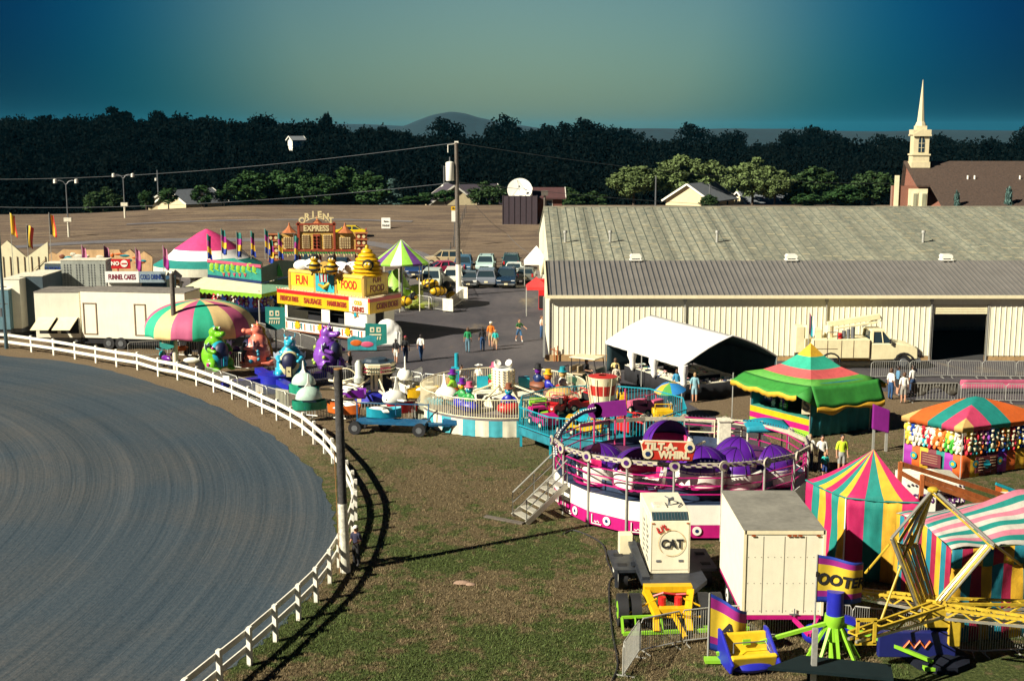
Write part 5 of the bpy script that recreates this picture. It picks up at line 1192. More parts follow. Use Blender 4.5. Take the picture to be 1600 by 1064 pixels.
def jeep_ride():
 c = Vector(((942 - 800) / F * 60.5, 59.6, 0)); Rr = 4.2; zd = .95
 t = thing('jeep_ride', 'turquoise railed platform ride with little red, yellow and pink jeeps', 'fairground ride', c)
 NS = 10; PT = lambda k, r=Rr, z=0: Vector((r * math.cos(-PI / 2 - PI / NS + 2 * PI * k / NS + .25), r * math.sin(-PI / 2 - PI / NS + 2 * PI * k / NS + .25), z))
 mb = MB(); mb.poly([PT(k, Rr, zd) for k in range(NS)]); mb.poly([PT(k, Rr, zd - .12) for k in range(NS)])
 for k in range(NS): mb.poly([PT(k, Rr, zd - .35), PT(k + 1, Rr, zd - .35), PT(k + 1, Rr, zd + .02), PT(k, Rr, zd + .02)])
 mb.build('deck', M('worn_teal_deck', (.02, .20, .26), .5, var=.4, scale=2), t, 0)
 for k in range(NS):
  a, b = PT(k, Rr, zd), PT(k + 1, Rr, zd); q = MB(); n_ = 16
  for z in (.12, 1.0): q.bar(a + Vector((0, 0, z)), b + Vector((0, 0, z)), .05)
  for i in range(n_ + 1): p = a.lerp(b, i / n_); q.bar(p + Vector((0, 0, .1)), p + Vector((0, 0, 1)), .025)
  q.build('railing', turq, t, 0)
  q = MB(); q.bar(PT(k, Rr - .1, 0), PT(k, Rr - .1, zd - .1), .12); q.build('leg', turq, t, 0)
 q = MB(); q.lathe([(1.5, zd + .01), (1.5, zd + .4), (1.2, zd + .5), (.4, zd + .5)], 8, 0); q.build('centre_base', turq, t, 0)
 z1 = P(942, 645, c.y).z
 q = MB(); q.lathe([(.42, zd + .4), (.50, zd + .9), (.58, zd + 1.4), (.66, zd + 1.9), (.72, zd + 2.3), (.2, zd + 2.35)], 16, rows=[0, 1, 0, 1, 0, 0]); q.build('striped_column', [M('col_red', (.5, .03, .02), .5), cream], t, 30)
 q = MB()
 for k in range(12): a = k * PI / 6; q.bar((.5 * math.cos(a), .5 * math.sin(a), zd + .4), (.8 * math.cos(a), .8 * math.sin(a), zd + 2.3), .04)
 q.build('column_light_rod', cream, t, 0)
 tt = t
 def jeep(x, y, rz, m, nm, desc):
  j = thing('kiddie_jeep', desc, 'ride vehicle', (c.x + x, c.y + y, zd + .02), rz)
  b = MB(); b.prism([(-.85, .2), (.85, .2), (.88, .62), (.25, .72), (.15, .5), (-.45, .5), (-.5, .85), (-.85, .85)], -.42, .42); b.build('body', m, j, 0, bevel=.04)
  b = MB(); b.bx(-.45, -.36, .3, .1, .36, .5); b.bx(-.48, -.36, .5, -.38, .36, .8); b.build('seat', blackc, j, 0)
  b = MB(); b.tube([(-.35, -.4, .7), (-.35, -.4, 1.05), (-.35, .4, 1.05), (-.35, .4, .7)], .03); b.tube([(.2, -.36, .7), (.25, -.36, .92), (.25, .36, .92), (.2, .36, .7)], .02); b.build('roll_bar', m, j)
  for sx in (-.55, .55):
   for sy in (-1, 1): b = MB(); b.cyl((sx, sy * .36, .2), (sx, sy * .47, .2), .2, .2, 14, 0); b.cyl((sx, sy * .47, .2), (sx, sy * .48, .2), .1, .1, 10, 1); b.build('wheel', [black, cream], j, 30)
  for sy in (-1, 1): b = MB(); b.cyl((.86, sy * .28, .5), (.9, sy * .28, .5), .07, .07, 10); b.build('headlight', white, j)
 J = [(-2.9, -.9, magenta, 'pink', 'pink kiddie jeep at the left side of the turquoise ride'), (-2.3, 1.6, red, 'red', 'red kiddie jeep at the back left of the turquoise ride'), (-3.1, .3, lime, 'lime', 'lime kiddie jeep half behind the pink one at the left of the turquoise ride'),
         (-1.0, -2.5, yellow, 'yellow', 'yellow kiddie jeep nearest the front of the turquoise ride'), (.6, 2.7, yellow, 'yellow', 'yellow kiddie jeep behind the striped red and white column'), (1.4, -2.3, red, 'red', 'red kiddie jeep at the front right of the turquoise ride'),
         (2.3, 1.7, pink, 'pink', 'pink kiddie jeep at the right rear of the turquoise ride'), (-1.0, 2.7, red, 'red', 'red kiddie jeep directly behind the column on the turquoise ride'), (2.9, -.4, yellow, 'yellow', 'yellow kiddie jeep at the right edge of the turquoise ride')]
 for x, y, m, _, d in J: jeep(x, y, math.atan2(y, x) + PI / 2 + .15, m, _, d)
 q = MB(); q.at((0, 0, 0)); a = PT(NS - 1, Rr, zd - .35); q._add([(-1.4, -4.25, .6), (1.3, -4.15, .6), (1.3, -4.95, 0.02), (-1.5, -5.05, 0.02)], [(0, 1, 2, 3)], 0); q.build('folding_ramp', M('pale_blue_panel', (.15, .55, .72), .5), t, 0, solid=.05)
jeep_ride()
FIGC = {}
def clown_ride():
 c = Vector(((786 - 800) / F * 65, 64.6, 0)); Rr = 4.35; zd = .9
 t = thing('carousel_ride', 'round kiddie ride with white picket rail, light tower and striped turquoise skirt', 'fairground ride', c)
 q = MB(); q.lathe([(Rr, zd), (0, zd)], 48); q.lathe([(Rr + .02, zd - .1), (Rr + .02, zd + .04)], 48); q.build('deck', M('grey_deck', (.17, .15, .15), .6, var=.3), t, 0)
 q = MB(); NS = 40
 q.sheet(lambda u, v: ((Rr + .03 + .05 * math.sin(u * 300) * v) * math.cos(u * 2 * PI), (Rr + .03 + .05 * math.sin(u * 300) * v) * math.sin(u * 2 * PI), zd - .05 - (zd - .08) * v), NS * 4, 2, mf=lambda i, j: (i // 4) % 2)
 q.build('skirt', [M('ivory_vinyl', (.72, .68, .52), .6), M('sea_blue_vinyl', (.06, .38, .45), .55, var=.2)], t, 60)
 K = 16
 for k in range(K):
  a0, a1 = 2 * PI * k / K, 2 * PI * (k + 1) / K
  if k == 3: continue
  q = MB(); arc = lambda z: [(Rr * math.cos(a0 + (a1 - a0) * i / 5), Rr * math.sin(a0 + (a1 - a0) * i / 5), z) for i in range(6)]
  q.tube(arc(zd + .08), .03, 5); q.tube(arc(zd + 1.0), .035, 5)
  for i in range(13): a = a0 + (a1 - a0) * i / 13; q.bar((Rr * math.cos(a), Rr * math.sin(a), zd + .08), (Rr * math.cos(a), Rr * math.sin(a), zd + 1.0), .03)
  q.build('railing', cream, t, 0)
 q = MB(); q.lathe([(1.7, zd + .02), (1.7, zd + .55), (1.65, zd + .58), (0, zd + .6)], 10); q.build('centre_base', whited, t, 0)
 z1 = P(780, 575, c.y).z; z0 = P(780, 613, c.y).z
 q = MB();
 for dx in (-.22, .22): q.bx(dx - .1, -.12, zd + .5, dx + .1, .12, z0)
 q.build('mast', whited, t, 0)
 q = MB(); q.lathe([(0, z0), (.55, z0 + .05), (.58, z1 - .05), (.5, z1), (0, z1)], 20); lt = q.build('light_drum', white, t)
 q = MB()
 for i in range(9):
  for j in range(16): a = j * PI / 8; q.sph((.6 * math.cos(a), .6 * math.sin(a), z0 + .12 + (z1 - z0 - .2) * i / 8), .045, 6, 5)
 q.build('bulbs', M('warm_bulb', (.75, .62, .35), .3), lt)
 for s in (-1, 1): q = MB(); q.at((s * .35, -.05, z1 + .22), (R(50), 0, s * -.6)); q.lathe([(.06, -.2), (.2, .1), (.2, .16), (0, .1)], 10); q.build('horn_speaker', white, t)
 for k in range(8):
  a = k * PI / 4 + .35; q = MB(); q.bar((.6 * math.cos(a), .6 * math.sin(a), zd + .95), (3.0 * math.cos(a), 3.0 * math.sin(a), zd + .3), .10, .07); q.build('sweep_arm', cream, t, 0)
 for k, (m_) in enumerate((turq, turq)):
  q = MB(); q.box(((-1) ** k * 1.1, .8 - .3, zd + .95), (.6, .5, .55)); q.build('machine_box', m_, t, 0)
 figs = [(688, -2.1, -1.6, yellow, purple, green, 'yellow faced green figure with purple hat at the left of the round ride'),
   (0, -2.7, .9, green, purple, lime, 'tall green figure at the back left of the round ride'), (0, -1.7, -2.5, turq, pink, green, 'turquoise figure with pink cap at the front left of the round ride'),
   (0, -.5, 2.9, tanc, pink, green, 'tan bald figure behind the mast of the round ride'), (0, .3, -2.9, turq, BRN, blue, 'turquoise figure with brown cap in front of the mast of the round ride'),
   (0, 1.9, 2.5, purple, black, dblue, 'purple figure with a black top hat at the back right of the round ride'), (0, 2.4, .9, orange, yellow, blue, 'orange faced figure in yellow hat at the right of the round ride'),
   (0, 3.2, 1.6, tanc, teal, whited, 'pale figure with a teal hat by the right rail of the round ride')]
 for _, x, y, head, hat, body, d in figs:
  f = thing('ride_figure', d, 'ride figure', (c.x + x, c.y + y, zd + .02), math.atan2(y, x) + PI / 2)
  b = MB(); b.sph((0, 0, .28), (.62, .42, .32), 16, 10); b.build('car_tub', rnd.choice([BRN, red, orange, blue]), f)
  b = MB(); b.sph((0, 0, .68), (.26, .22, .34), 12, 9);
  for s in (-1, 1): b.tube([(s * .2, 0, .85), (s * .38, -.12, .68), (s * .34, -.32, .62)], [.09, .08, .06], 7)
  bd = b.build('body', body, f, 60, remesh=.04)
  b = MB(); b.sph((0, 0, 1.16), (.2, .2, .22), 14, 10); b.sph((0, -.2, 1.13), .05, 8, 6); b.build('head', head, f)
  b = MB(); b.lathe([(.28, 1.29), (.27, 1.32), (.17, 1.33), (.15, 1.55), (0, 1.56)], 14); b.build('hat', hat, f)
  b = MB();
  for s in (-1, 1): b.sph((s * .08, -.175, 1.2), (.04, .03, .05), 7, 6)
  b.build('eyes', white, f)
 f = thing('ride_figure', 'yellow domed tub with dark open mouth at the right rear of the round ride', 'ride figure', (c.x + 3.0, c.y - .5, zd + .02))
 b = MB(); b.sph((0, 0, .3), (.8, .6, .6), 18, 10, 0, v1=.5); b.build('dome', M('tan_yellow_paint', (.65, .40, .12), .5), f); b = MB(); b.lathe([(.84, .28), (.86, .36), (.7, .36)], 20); b.build('rim', BRN, f)
clown_ride()
def whale_ride():
 c = Vector(((584 - 800) / F * 69.5, 69.5, 0)); t = thing('whale_ride', 'spinning kiddie ride with perforated white light columns and radiating white arms', 'fairground ride', c)
 ph = M('socket_dark', (.04, .07, .06), .4)
 z1 = P(584, 571, c.y).z
 for x in (.05,):
  q = MB(); q.bx(x - .32 if x > 0 else x - .2, -.5, .5, x + .32 if x > 0 else x + .2, -.2, z1 - .3, 0)
  for i in range(11):
   for dx in (-.14, .14): q.sph((x + dx * (1 if x > 0 else .6), -.51, .7 + (z1 - 1.2) * i / 10), .05, 6, 5, 1)
  q.build('light_column', [cream, ph], t, 0)
 q = MB(); q.bx(-.75, -.15, .4, .85, .6, z1 - .3); q.build('mast', blackc, t, 0)
 q = MB(); q.lathe([(.0, z1 - .35), (1.05, z1 - .35), (1.1, z1 + .2), (1.05, z1 + .25), (.7, z1 + .28), (.6, z1 + .42), (0, z1 + .45)], 10, rows=[0, 0, 0, 1, 1, 1])
 for k in range(10):
  a0, a1 = 2 * PI * k / 10, 2 * PI * (k + 1) / 10
  p, r_ = Vector((1.13 * math.cos(a0), 1.13 * math.sin(a0), 0)), Vector((1.13 * math.cos(a1), 1.13 * math.sin(a1), 0))
  for i in range(5):
   for j in (0, 1): q.sph(p.lerp(r_, (i + .5) / 5) + Vector((0, 0, z1 - .2 + .2 * j)), .05, 6, 5, 2 if k % 2 else 3)
 q.build('light_crown', [cream, M('dark_cap', (.03, .05, .07), .4), ph, M('wine_bulb', (.35, .02, .08), .4)], t, 0)
 q = MB(); q.lathe([(0, 0), (1.3, .02), (1.2, .45), (0, .5)], 12); q.build('centre_base', blue, t)
 N = 8
 for k in range(N):
  a = 2 * PI * k / N + .3; q = MB(); q.tube([(.9 * math.cos(a), .9 * math.sin(a), .6), (3.3 * math.cos(a), 3.3 * math.sin(a), .75)], .075, 6); q.tube([(.7 * math.cos(a), .7 * math.sin(a), 1.3), (2.5 * math.cos(a), 2.5 * math.sin(a), .75)], .045, 6); q.build('sweep_arm', cream, t)
 p = P(561, 600, 68.6); l_ = thing('globe_lamp', 'white hoop and globe lamp standing beside the whale ride mast', 'lamp', (p.x, 68.6, 0)); zt = P(561, 585, 68.6).z
 q = MB(); q.bx(-.12, -.1, 0, .12, .1, zt - .5); q.build('post', cream, l_, 0); q = MB(); q.lathe([(0, zt - .55), (.28, zt - .45), (.3, zt - .15), (.2, zt), (.22, zt + .6), (.1, zt + .8), (0, zt + .82)], 14); q.build('lamp_globe', M('grey_white', (.5, .55, .5), .4), l_)
 q = MB(); q.tube([(-.1, 0, zt - .3)] + [(-.75 + .65 * math.cos(b), 0, zt - .3 + .65 * math.sin(b)) for b in [PI * i / 8 for i in range(9)]] + [(-1.4, 0, .8)], .04); q.build('hoop', cream, l_)
 BC = {'w': white, 'g': M('sea_green_paint', (.02, .30, .18), .35, var=.2), 'o': orange, 'p': purple, 'r': red, 'y': yellow, 't': turq}
 def boat(px, py, hullc, rz, label, s=1.0, kind='whale', z=.55):
  b0 = G(px, py, z); o = thing('whale_car' if kind != 'plane' else 'plane_car', label, 'ride vehicle', (b0.x, b0.y, .15), rz); o.scale = (.74, .74, .86)
  m = MB(); n_ = 10; rings = []
  for i in range(n_ + 1):
   u = i / n_; w = .58 * math.sin(PI * min(1, max(.04, u * .92 + .06))) ** .6; hh = .12 + .30 * abs(u - .4) ** 1.5
   rings.append([(-1.2 + 2.4 * u, -w, .95 + hh), (-1.2 + 2.4 * u, -w * .75, .52 + hh * .4), (-1.2 + 2.4 * u, 0, .38 + hh * .6), (-1.2 + 2.4 * u, w * .75, .52 + hh * .4), (-1.2 + 2.4 * u, w, .95 + hh), (-1.2 + 2.4 * u, w * .8, .82 + hh), (-1.2 + 2.4 * u, 0, .68), (-1.2 + 2.4 * u, -w * .8, .82 + hh)])
  m.loft(rings); m.build('hull', BC[hullc], o, 50)
  if kind == 'whale':
   m = MB(); m.sph((.55, 0, 1.45), (.85, .62, .50), 18, 12, 0, v1=.62); m.build('whale_back', white, o)
   m = MB(); m.prism([(.05, 1.75), (.7, 1.75), (.52, 2.15), (.42, 2.75), (.32, 2.75), (.25, 2.2)], -.05, .05); m.build('dorsal_fin', white, o, 30, bevel=.03)
   for sy in (-1, 1): m = MB(); m.prism([(.1, sy * .45), (.55, sy * .5), (.15, sy * 1.15), (-.1, sy * 1.1)], 1.38, 1.46, 'z'); m.build('flipper', white, o, 0, bevel=.02)
   m = MB()
   for sy in (-1, 1): m.sph((1.15, sy * .38, 1.45), (.08, .05, .08), 8, 6)
   m.build('eyes', blackc, o)
  elif kind == 'canopy':
   m = MB(); m.sph((0, 0, 1.25), (.95, .7, .75), 18, 12, 0, v1=.5); m.build('shell_hood', M('pale_mint', (.45, .62, .52), .4), o)
   m = MB(); m.prism([(-.25, 1.9), (.35, 1.9), (.1, 2.2), (.05, 2.75), (-.03, 2.75), (-.1, 2.2)], -.05, .05); m.build('dorsal_fin', white, o, 30, bevel=.03)
   m = MB(); m.bx(-.5, -.45, .75, .4, .45, 1.05); m.build('seat', M('light_blue', (.05, .3, .55), .5), o, 0)
  else:
   m = MB(); m.sph((.3, 0, 1.0), (.9, .28, .25), 14, 10); m.build('nose', white, o)
   m = MB(); m.prism([(-.3, -1.1), (.1, -1.1), (.25, 0), (.1, 1.1), (-.3, 1.1), (-.2, 0)], 1.02, 1.1, 'z'); m.build('wing', BC['y'] if hullc == 'y' else white, o, 0, bevel=.02)
   m = MB(); m.bx(-.3, -.3, .8, .1, .3, 1.15); m.build('seat', blackc, o, 0)
 boat(483, 642, 'g', R(200), 'green hulled whale car with mint hood at the front left of the whale ride', kind='canopy')
 boat(475, 618, 'g', R(160), 'mint hooded whale car behind the green one at the left of the whale ride', kind='canopy')
 boat(538, 648, 'o', R(-20), 'orange hulled plane car low at the front of the whale ride', kind='plane')
 boat(548, 622, 'p', R(160), 'purple hulled plane car left of the light columns', kind='plane')
 boat(628, 646, 'r', R(200), 'red hulled white whale car at the front right of the whale ride')
 boat(634, 612, 'w', R(100), 'white whale car with a tall fin behind the mast of the whale ride')
 boat(662, 622, 'y', R(20), 'yellow winged plane car at the right rear of the whale ride', kind='plane')
 boat(687, 640, 't', R(-20), 'white whale car with turquoise collar at the right of the whale ride')
 boat(600, 654, 't', R(190), 'blue hulled plane car behind the front barricade of the whale ride', kind='plane')
whale_ride()
b = G(714, 628); t = thing('control_post', 'turquoise control post with a box at the ride entrance', 'control post', b); q = MB(); q.cyl((0, 0, 0), (0, 0, P(713, 552, b.y).z), .13, .12, 10); q.build('post', turq, t); q = MB(); q.bx(-.3, -.2, 1.0, .15, .2, 2.0); q.build('box', turq, t, 0, bevel=.02)
q = MB(); q.bx(.2 - .95, -.05, 1.05, .6 - .95, .0, 1.4); q.build('warning_plate', M('amber_plate', (.7, .32, .05), .5), t, 0)
t = thing('flat_dolly', 'low blue steel dolly frame with small tyres on the grass before the barricades', 'trailer', G(625, 676), R(-9)); bm_ = M('royal_blue_steel', (.01, .10, .22), .45, var=.3)
q = MB(); q.bx(-2.2, -.5, .5, 1.4, .5, .62); q.bar((1.4, 0, .5), (4.0, .35, .42), .16); q.bar((1.6, -.45, .55), (3.2, .2, .5), .10); q.bx(2.2, .0, .5, 3.6, .6, .75); q.build('frame', bm_, t, 0)
q = MB(); q.bar((-2.3, .3, .2), (-2.3, .3, 1.45), .06); q.bar((-2.3, .3, 1.4), (1.4, .4, 1.4), .05); q.bar((1.4, .4, .5), (1.4, .4, 1.45), .05); q.bar((-.3, .35, .5), (-.3, .35, 1.4), .04); q.build('rack', bm_, t, 0)
for x, y in ((-2.15, -.65), (-2.15, .6), (1.15, -.65), (1.15, .6), (-.9, .5)): q = MB(); q.cyl((x, y - .12, .33), (x, y + .12, .33), .33, .33, 16, 0); q.cyl((x, y - .13, .33), (x, y - .12, .33), .16, .16, 10, 1); q.build('wheel', [black, dsteel], t, 30)
q = MB(); q.cyl((2.3, .1, .6), (3.3, .4, .95), .09, .05, 7); q.cyl((2.9, .3, .5), (2.4, .5, 1.1), .12, .1, 8); q.build('machinery', dsteel, t)
def wheelset(t, x, y, r=.42, w=.24, rim=white, name='wheel', ax='x', side=-1):
 q = MB(); d = Vector((w / 2, 0, 0)) if ax == 'x' else Vector((0, w / 2, 0)); cc = Vector((x, y, r)); q.cyl(cc - d, cc + d, r, r, 20, 0); e = d * side; q.cyl(cc + e * .98, cc + e * 1.04, r * .58, r * .5, 14, 1); q.cyl(cc + e * 1.04, cc + e * 1.15, r * .15, r * .15, 8, 0); q.build(name, [black, rim], t, 35)
def generator():
 FL = G(1020, 892, .95); FR = G(1073, 893, .95); w = 1.30; Yf = FL.y; cx = (FL.x + FR.x) / 2; zt = P(1045, 809, Yf).z; BLx = P(1019, 777, Yf + 2.5).x
 t = thing('generator_trailer', 'black flatbed trailer with dual wheels carrying the cream generator', 'trailer', (cx, Yf + 1.0, 0), R(3))
 q = MB(); q.bx(-1.05, -1.6, .72, 1.05, 2.2, .86); q.prism([(-1.05, -1.6), (1.05, -1.6), (.45, -2.5), (-.45, -2.5)], .72, .86, 'z'); q.build('deck', M('black_deck', (.03, .035, .045), .5, var=.4), t, 0)
 q = MB(); q.bx(-1.75, -.4, .70, -1.02, 1.6, .80); q.bx(-1.75, -.42, .2, -1.65, -.35, .8); q.bx(1.02, -.4, .7, 1.65, 1.6, .8); q.build('fender', MATS['black_deck'], t, 0)
 q = MB(); q.bar((-.9, -1.5, .9), (-1.0, 1.9, 1.3), .25, .12); q.bx(-1.2, -.2, .86, -.8, -.05, 1.0); q.build('ramp', MATS['black_deck'], t, 0)
 q = MB(); q.bx(-1.4, 1.1, .8, -.95, 1.5, 1.5); q.build('cable_locker', cream, t, 0, bevel=.02)
 for y in (.1, 1.1):
  for x, s in ((-1.45, -1), (1.35, 1)): wheelset(t, x, y, .42, .3, white, side=s)
 g = thing('generator', 'tall cream generator cabinet marked CAT beside the purple ride', 'generator', (cx, Yf, .87), R(2))
 hh = zt - .87 + .12; D = 2.5
 q = MB(); q.bx(-w / 2, 0, 0, w / 2, D, hh - .22); q.prism([(0.0, hh - .22), (D, hh - .22), (D, hh), (.28, hh)], -w / 2, w / 2, 'x'); q.build('cabinet', M('generator_cream', (.78, .73, .55), .4, var=.1), g, 0, bevel=.02)
 q = MB(); q._add([(-w / 2 + .06, .0, hh - .2), (w / 2 - .06, .0, hh - .2), (w / 2 - .06, .26, hh + .005), (-w / 2 + .06, .26, hh + .005)], [(0, 1, 2, 3)], 0)
 for i in range(12): x = -w / 2 + .1 + i * (w - .2) / 11; q.bar((x, -.005, hh - .19), (x, .255, hh + .015), .012, m=1)
 q.build('front_grille', [M('grille_dark', (.02, .05, .06), .4), dsteel], g, 0)
 q = MB(); q.bx(-.45, .7, hh + .002, -.02, 1.25, hh + .05);
 for i in range(6): q.bx(-.43, .74 + i * .08, hh + .05, -.04, .78 + i * .08, hh + .07)
 q.build('roof_vent', whited, g, 0); q = MB(); q.tube([(.1, 1.0, hh), (.1, 1.0, hh + .18), (.25, 1.1, hh + .2)], .06); q.tube([(.35, .7, hh + .03), (.5, 1.0, hh + .05), (.3, 1.5, hh + .02), (.1, 1.9, hh + .04)], .02); q.build('exhaust', dsteel, g)
 q = MB(); q.at((.05, -.022, hh * .52), (R(90), 0, 0)); q.lathe([(.44, 0), (.44, .006), (.43, .008), (.425, 0)], 40, 0, a0=-2.0, a1=3.95); q.M = Matrix.Identity(4)
 q.text('CAT', .40, (.06, -.03, hh * .50), bold=.014, m=1, sx=.92); q.text('Li\'L', .28, (-.26, -.03, hh * .76), rot=(R(90), R(-22), 0), bold=.008, m=2)
 q.build('lettering', [tanc, blackc, red], g, 0)
 q = MB(); q.bx(-.45, -.02, hh * .20, -.3, .0, hh * .20 + .07); q.bx(.28, -.02, hh * .20, .43, .0, hh * .20 + .07);
 for i in range(2):
  for j in range(7): q.bx(-w / 2 - .012, .5 + i * .75, .35 + j * .17, -w / 2 + .002, .75 + i * .75, .42 + j * .17)
 for i, z in enumerate((.3, .7, 1.1)): q.bx(-w / 2 - .02, .38, z, -w / 2, .44, z + .1)
 q.build('vents_and_latches', dsteel, g, 0)
 q = MB()
 for x in (-w / 2 + .09, w / 2 - .09): q.bx(x - .04, -.025, hh - .32, x + .04, 0, hh - .28)
 q.build('marker_light', M('amber_lens', (.35, .08, .02), .3), g, 0)
 q = MB(); q.bx(-w / 2 + .04, -.006, .06, -w / 2 + .055, .0, hh - .3); q.bx(w / 2 - .055, -.006, .06, w / 2 - .04, .0, hh - .3); q.bx(-w / 2 + .05, -.006, .12, w / 2 - .05, .0, .135)
 for y in (.9, 1.7): q.bx(-w / 2 - .008, y, .1, -w / 2, y + .015, hh - .3)
 q.build('panel_seams', M('seam_brown', (.30, .27, .2), .6), g, 0)  # dull brown strips mark the panel joints
 t = thing('axle_dolly', 'yellow steel axle dolly with paired tyres in front of the generator trailer', 'trailer', G(1047, 980), R(2))
 q = MB()
 q.bar((-.75, .6, 1.05), (.75, .6, 1.05), .3, .2); q.bar((-.7, .5, 1.0), (-.45, -.4, .5), .22, .16); q.bar((.7, .5, 1.0), (.45, -.4, .5), .22, .16); q.bar((-.6, -.1, .6), (.6, -.1, .6), .25, .2)
 q.bar((-.5, -.2, .5), (-.5, -.6, .12), .2, .14); q.bar((.5, -.2, .5), (.5, -.6, .12), .2, .14); q.bar((0, .0, .6), (.3, -1.0, .1), .12, .1)
 q.bar((-1.6, -.2, .42), (1.6, -.2, .42), .06); q.bar((-1.6, -.2, .42), (-.4, .1, .9), .05); q.bar((1.6, -.2, .42), (.4, .1, .9), .05); q.build('frame', yellow, t, 0, bevel=.01)
 q = MB(); q.cyl((-.25, .1, .65), (-.25, .1, .95), .12, .12, 10); q.cyl((.25, .1, .65), (.25, .1, .95), .12, .12, 10); q.tube([(-.5, .3, .9), (-.2, .2, 1.05), (.2, .3, .95), (.5, .2, 1.0)], .035); q.build('hydraulics', red, t)
 for x in (-1.45, -1.05, 1.05, 1.45): wheelset(t, x, .25, .5, .3, lime, side=1 if x > 0 else -1)
 t = thing('lime_frame', 'lime green tubular frame lying on the grass in front of the yellow dolly', 'ride frame', G(1060, 990), R(6))
 q = MB(); q.bar((-1.7, 0, .08), (2.2, 0, .08), .1); q.bar((-1.7, .25, .5), (-.5, .25, .5), .07); q.bar((-1.7, 0, .08), (-1.7, .25, .5), .07); q.bar((-.5, 0, .08), (-.5, .25, .5), .07); q.bar((-1.3, 0, .08), (-1.3, .2, .5), .04); q.bar((.6, .3, .08), (2.2, .3, .08), .08); q.build('tubes', lime, t, 0)
generator()
def box_trailer():
 a = G(1160, 961, .92); b = G(1284, 961, .92); Yf = a.y; zt = P(1226, 830, Yf).z; w = b.x - a.x; L = 4.1
 t = thing('box_trailer', 'big cream box trailer with grey roof and magenta chassis between generator and striped tent', 'trailer', ((a.x + b.x) / 2, Yf, 0), R(0))
 wm_ = M('trailer_cream', (.80, .76, .58), .4, var=.08)
 q = MB(); q.bx(-w / 2, 0, .92, w / 2, L, zt); q.build('body', wm_, t, 0, bevel=.02)
 q = MB();
 for i in range(20): y = .1 + i * (L - .2) / 19; q.bx(-w / 2 - .012, y - .02, 1.0, -w / 2, y + .02, zt - .1)
 q.build('side_ribs', wm_, t, 0)
 q = MB(); q.bx(-w / 2 - .02, -.02, zt, w / 2 + .02, L + .02, zt + .03); q.build('roof', M('grey_trailer_roof', (.24, .23, .19), .6, var=.3, scale=.8), t, 0)
 q = MB(); q.bx(-w / 2 - .03, -.03, .92, -w / 2 + .05, 0, zt + .03); q.bx(w / 2 - .05, -.03, .92, w / 2 + .03, 0, zt + .03); q.bx(-w / 2, -.03, zt - .08, w / 2, -.001, zt + .03); q.build('corner_trim', cream, t, 0)
 q = MB()
 for x in (-w / 2 + .25, -.18, -.02, .14, w / 2 - .2): q.bx(x - .06 if abs(x) > .5 else x + .3 - .06, -.05, zt - .14, x + .06 if abs(x) > .5 else x + .3 + .06, -.03, zt - .10)
 q.build('marker_light', M('amber_lens', (.35, .08, .02), .3), t, 0)
 q = MB(); q.bx(-w / 2 + .02, -.02, .80, w / 2 - .02, L, .915); q.bar((.35, 0, .8), (.65, -.7, .6), .10); q.bar((1.05, 0, .8), (.65, -.7, .6), .10); q.build('chassis', magenta, t, 0)
 for y in (2.0, 3.0):
  for s in (-1, 1): wheelset(t, s * (w / 2 - .2), y, .40, .26, white, side=s)
 q = MB(); q.cyl((.35, -.06, .9), (.35, -.06, 1.15), .02, .02, 5); q.bar((.2, -.06, .98), (.45, -.06, .98), .03); q.build('latch', dsteel, t)
 q = MB(); sm = M('seam_brown', (.30, .27, .2), .6)  # dull brown for joints and rivet heads
 for x in (-.62, 0, .62): q.bx(x - .012, -.006, 1.0, x + .012, -.0005, zt - .15)
 for z in (1.05, 1.9, 2.7):
  for i in range(12): xx = -w / 2 + .12 + i * (w - .24) / 11; q.bx(xx - .012, -.008, z, xx + .012, -.0005, z + .024)
 q.build('seams_and_rivets', sm, t, 0)
box_trailer()
for k, pts in enumerate(([(985, 905), (962, 900), (950, 880), (940, 850), (900, 830), (880, 835)], [(980, 900), (955, 905), (952, 940), (957, 990), (965, 1040), (950, 1075)])):
 c_ = catmull([G(*p_) + Vector((0, 0, .03)) for p_ in pts], 6); q = MB(); q.tube(c_, .03, 6); o = q.build('power_cable', black, None); tag(o, ('black power cable running over the grass towards the purple ride', 'black power cable trailing down the grass left of the generator')[k], 'cable')
FP = [(-60, 540), (-22, 543), (13.5, 544.5), (50, 550), (84.6, 555), (118, 561), (150.6, 567), (183, 573), (215.7, 578), (248, 588), (278.5, 593.6), (308, 602.6), (335, 612.8), (364, 624), (389, 635.7), (411, 646.5), (433.6, 656.8), (455.6, 669), (474, 680), (491, 694), (507.4, 708.5), (520, 724), (531, 738), (543, 760), (551, 777), (555.7, 793), (556, 812), (551, 834), (541, 862), (530, 885.6), (515.6, 910.8), (494.6, 939.6), (467, 968), (431.2, 1001.5), (390.6, 1038.7), (345, 1078), (290, 1125)]
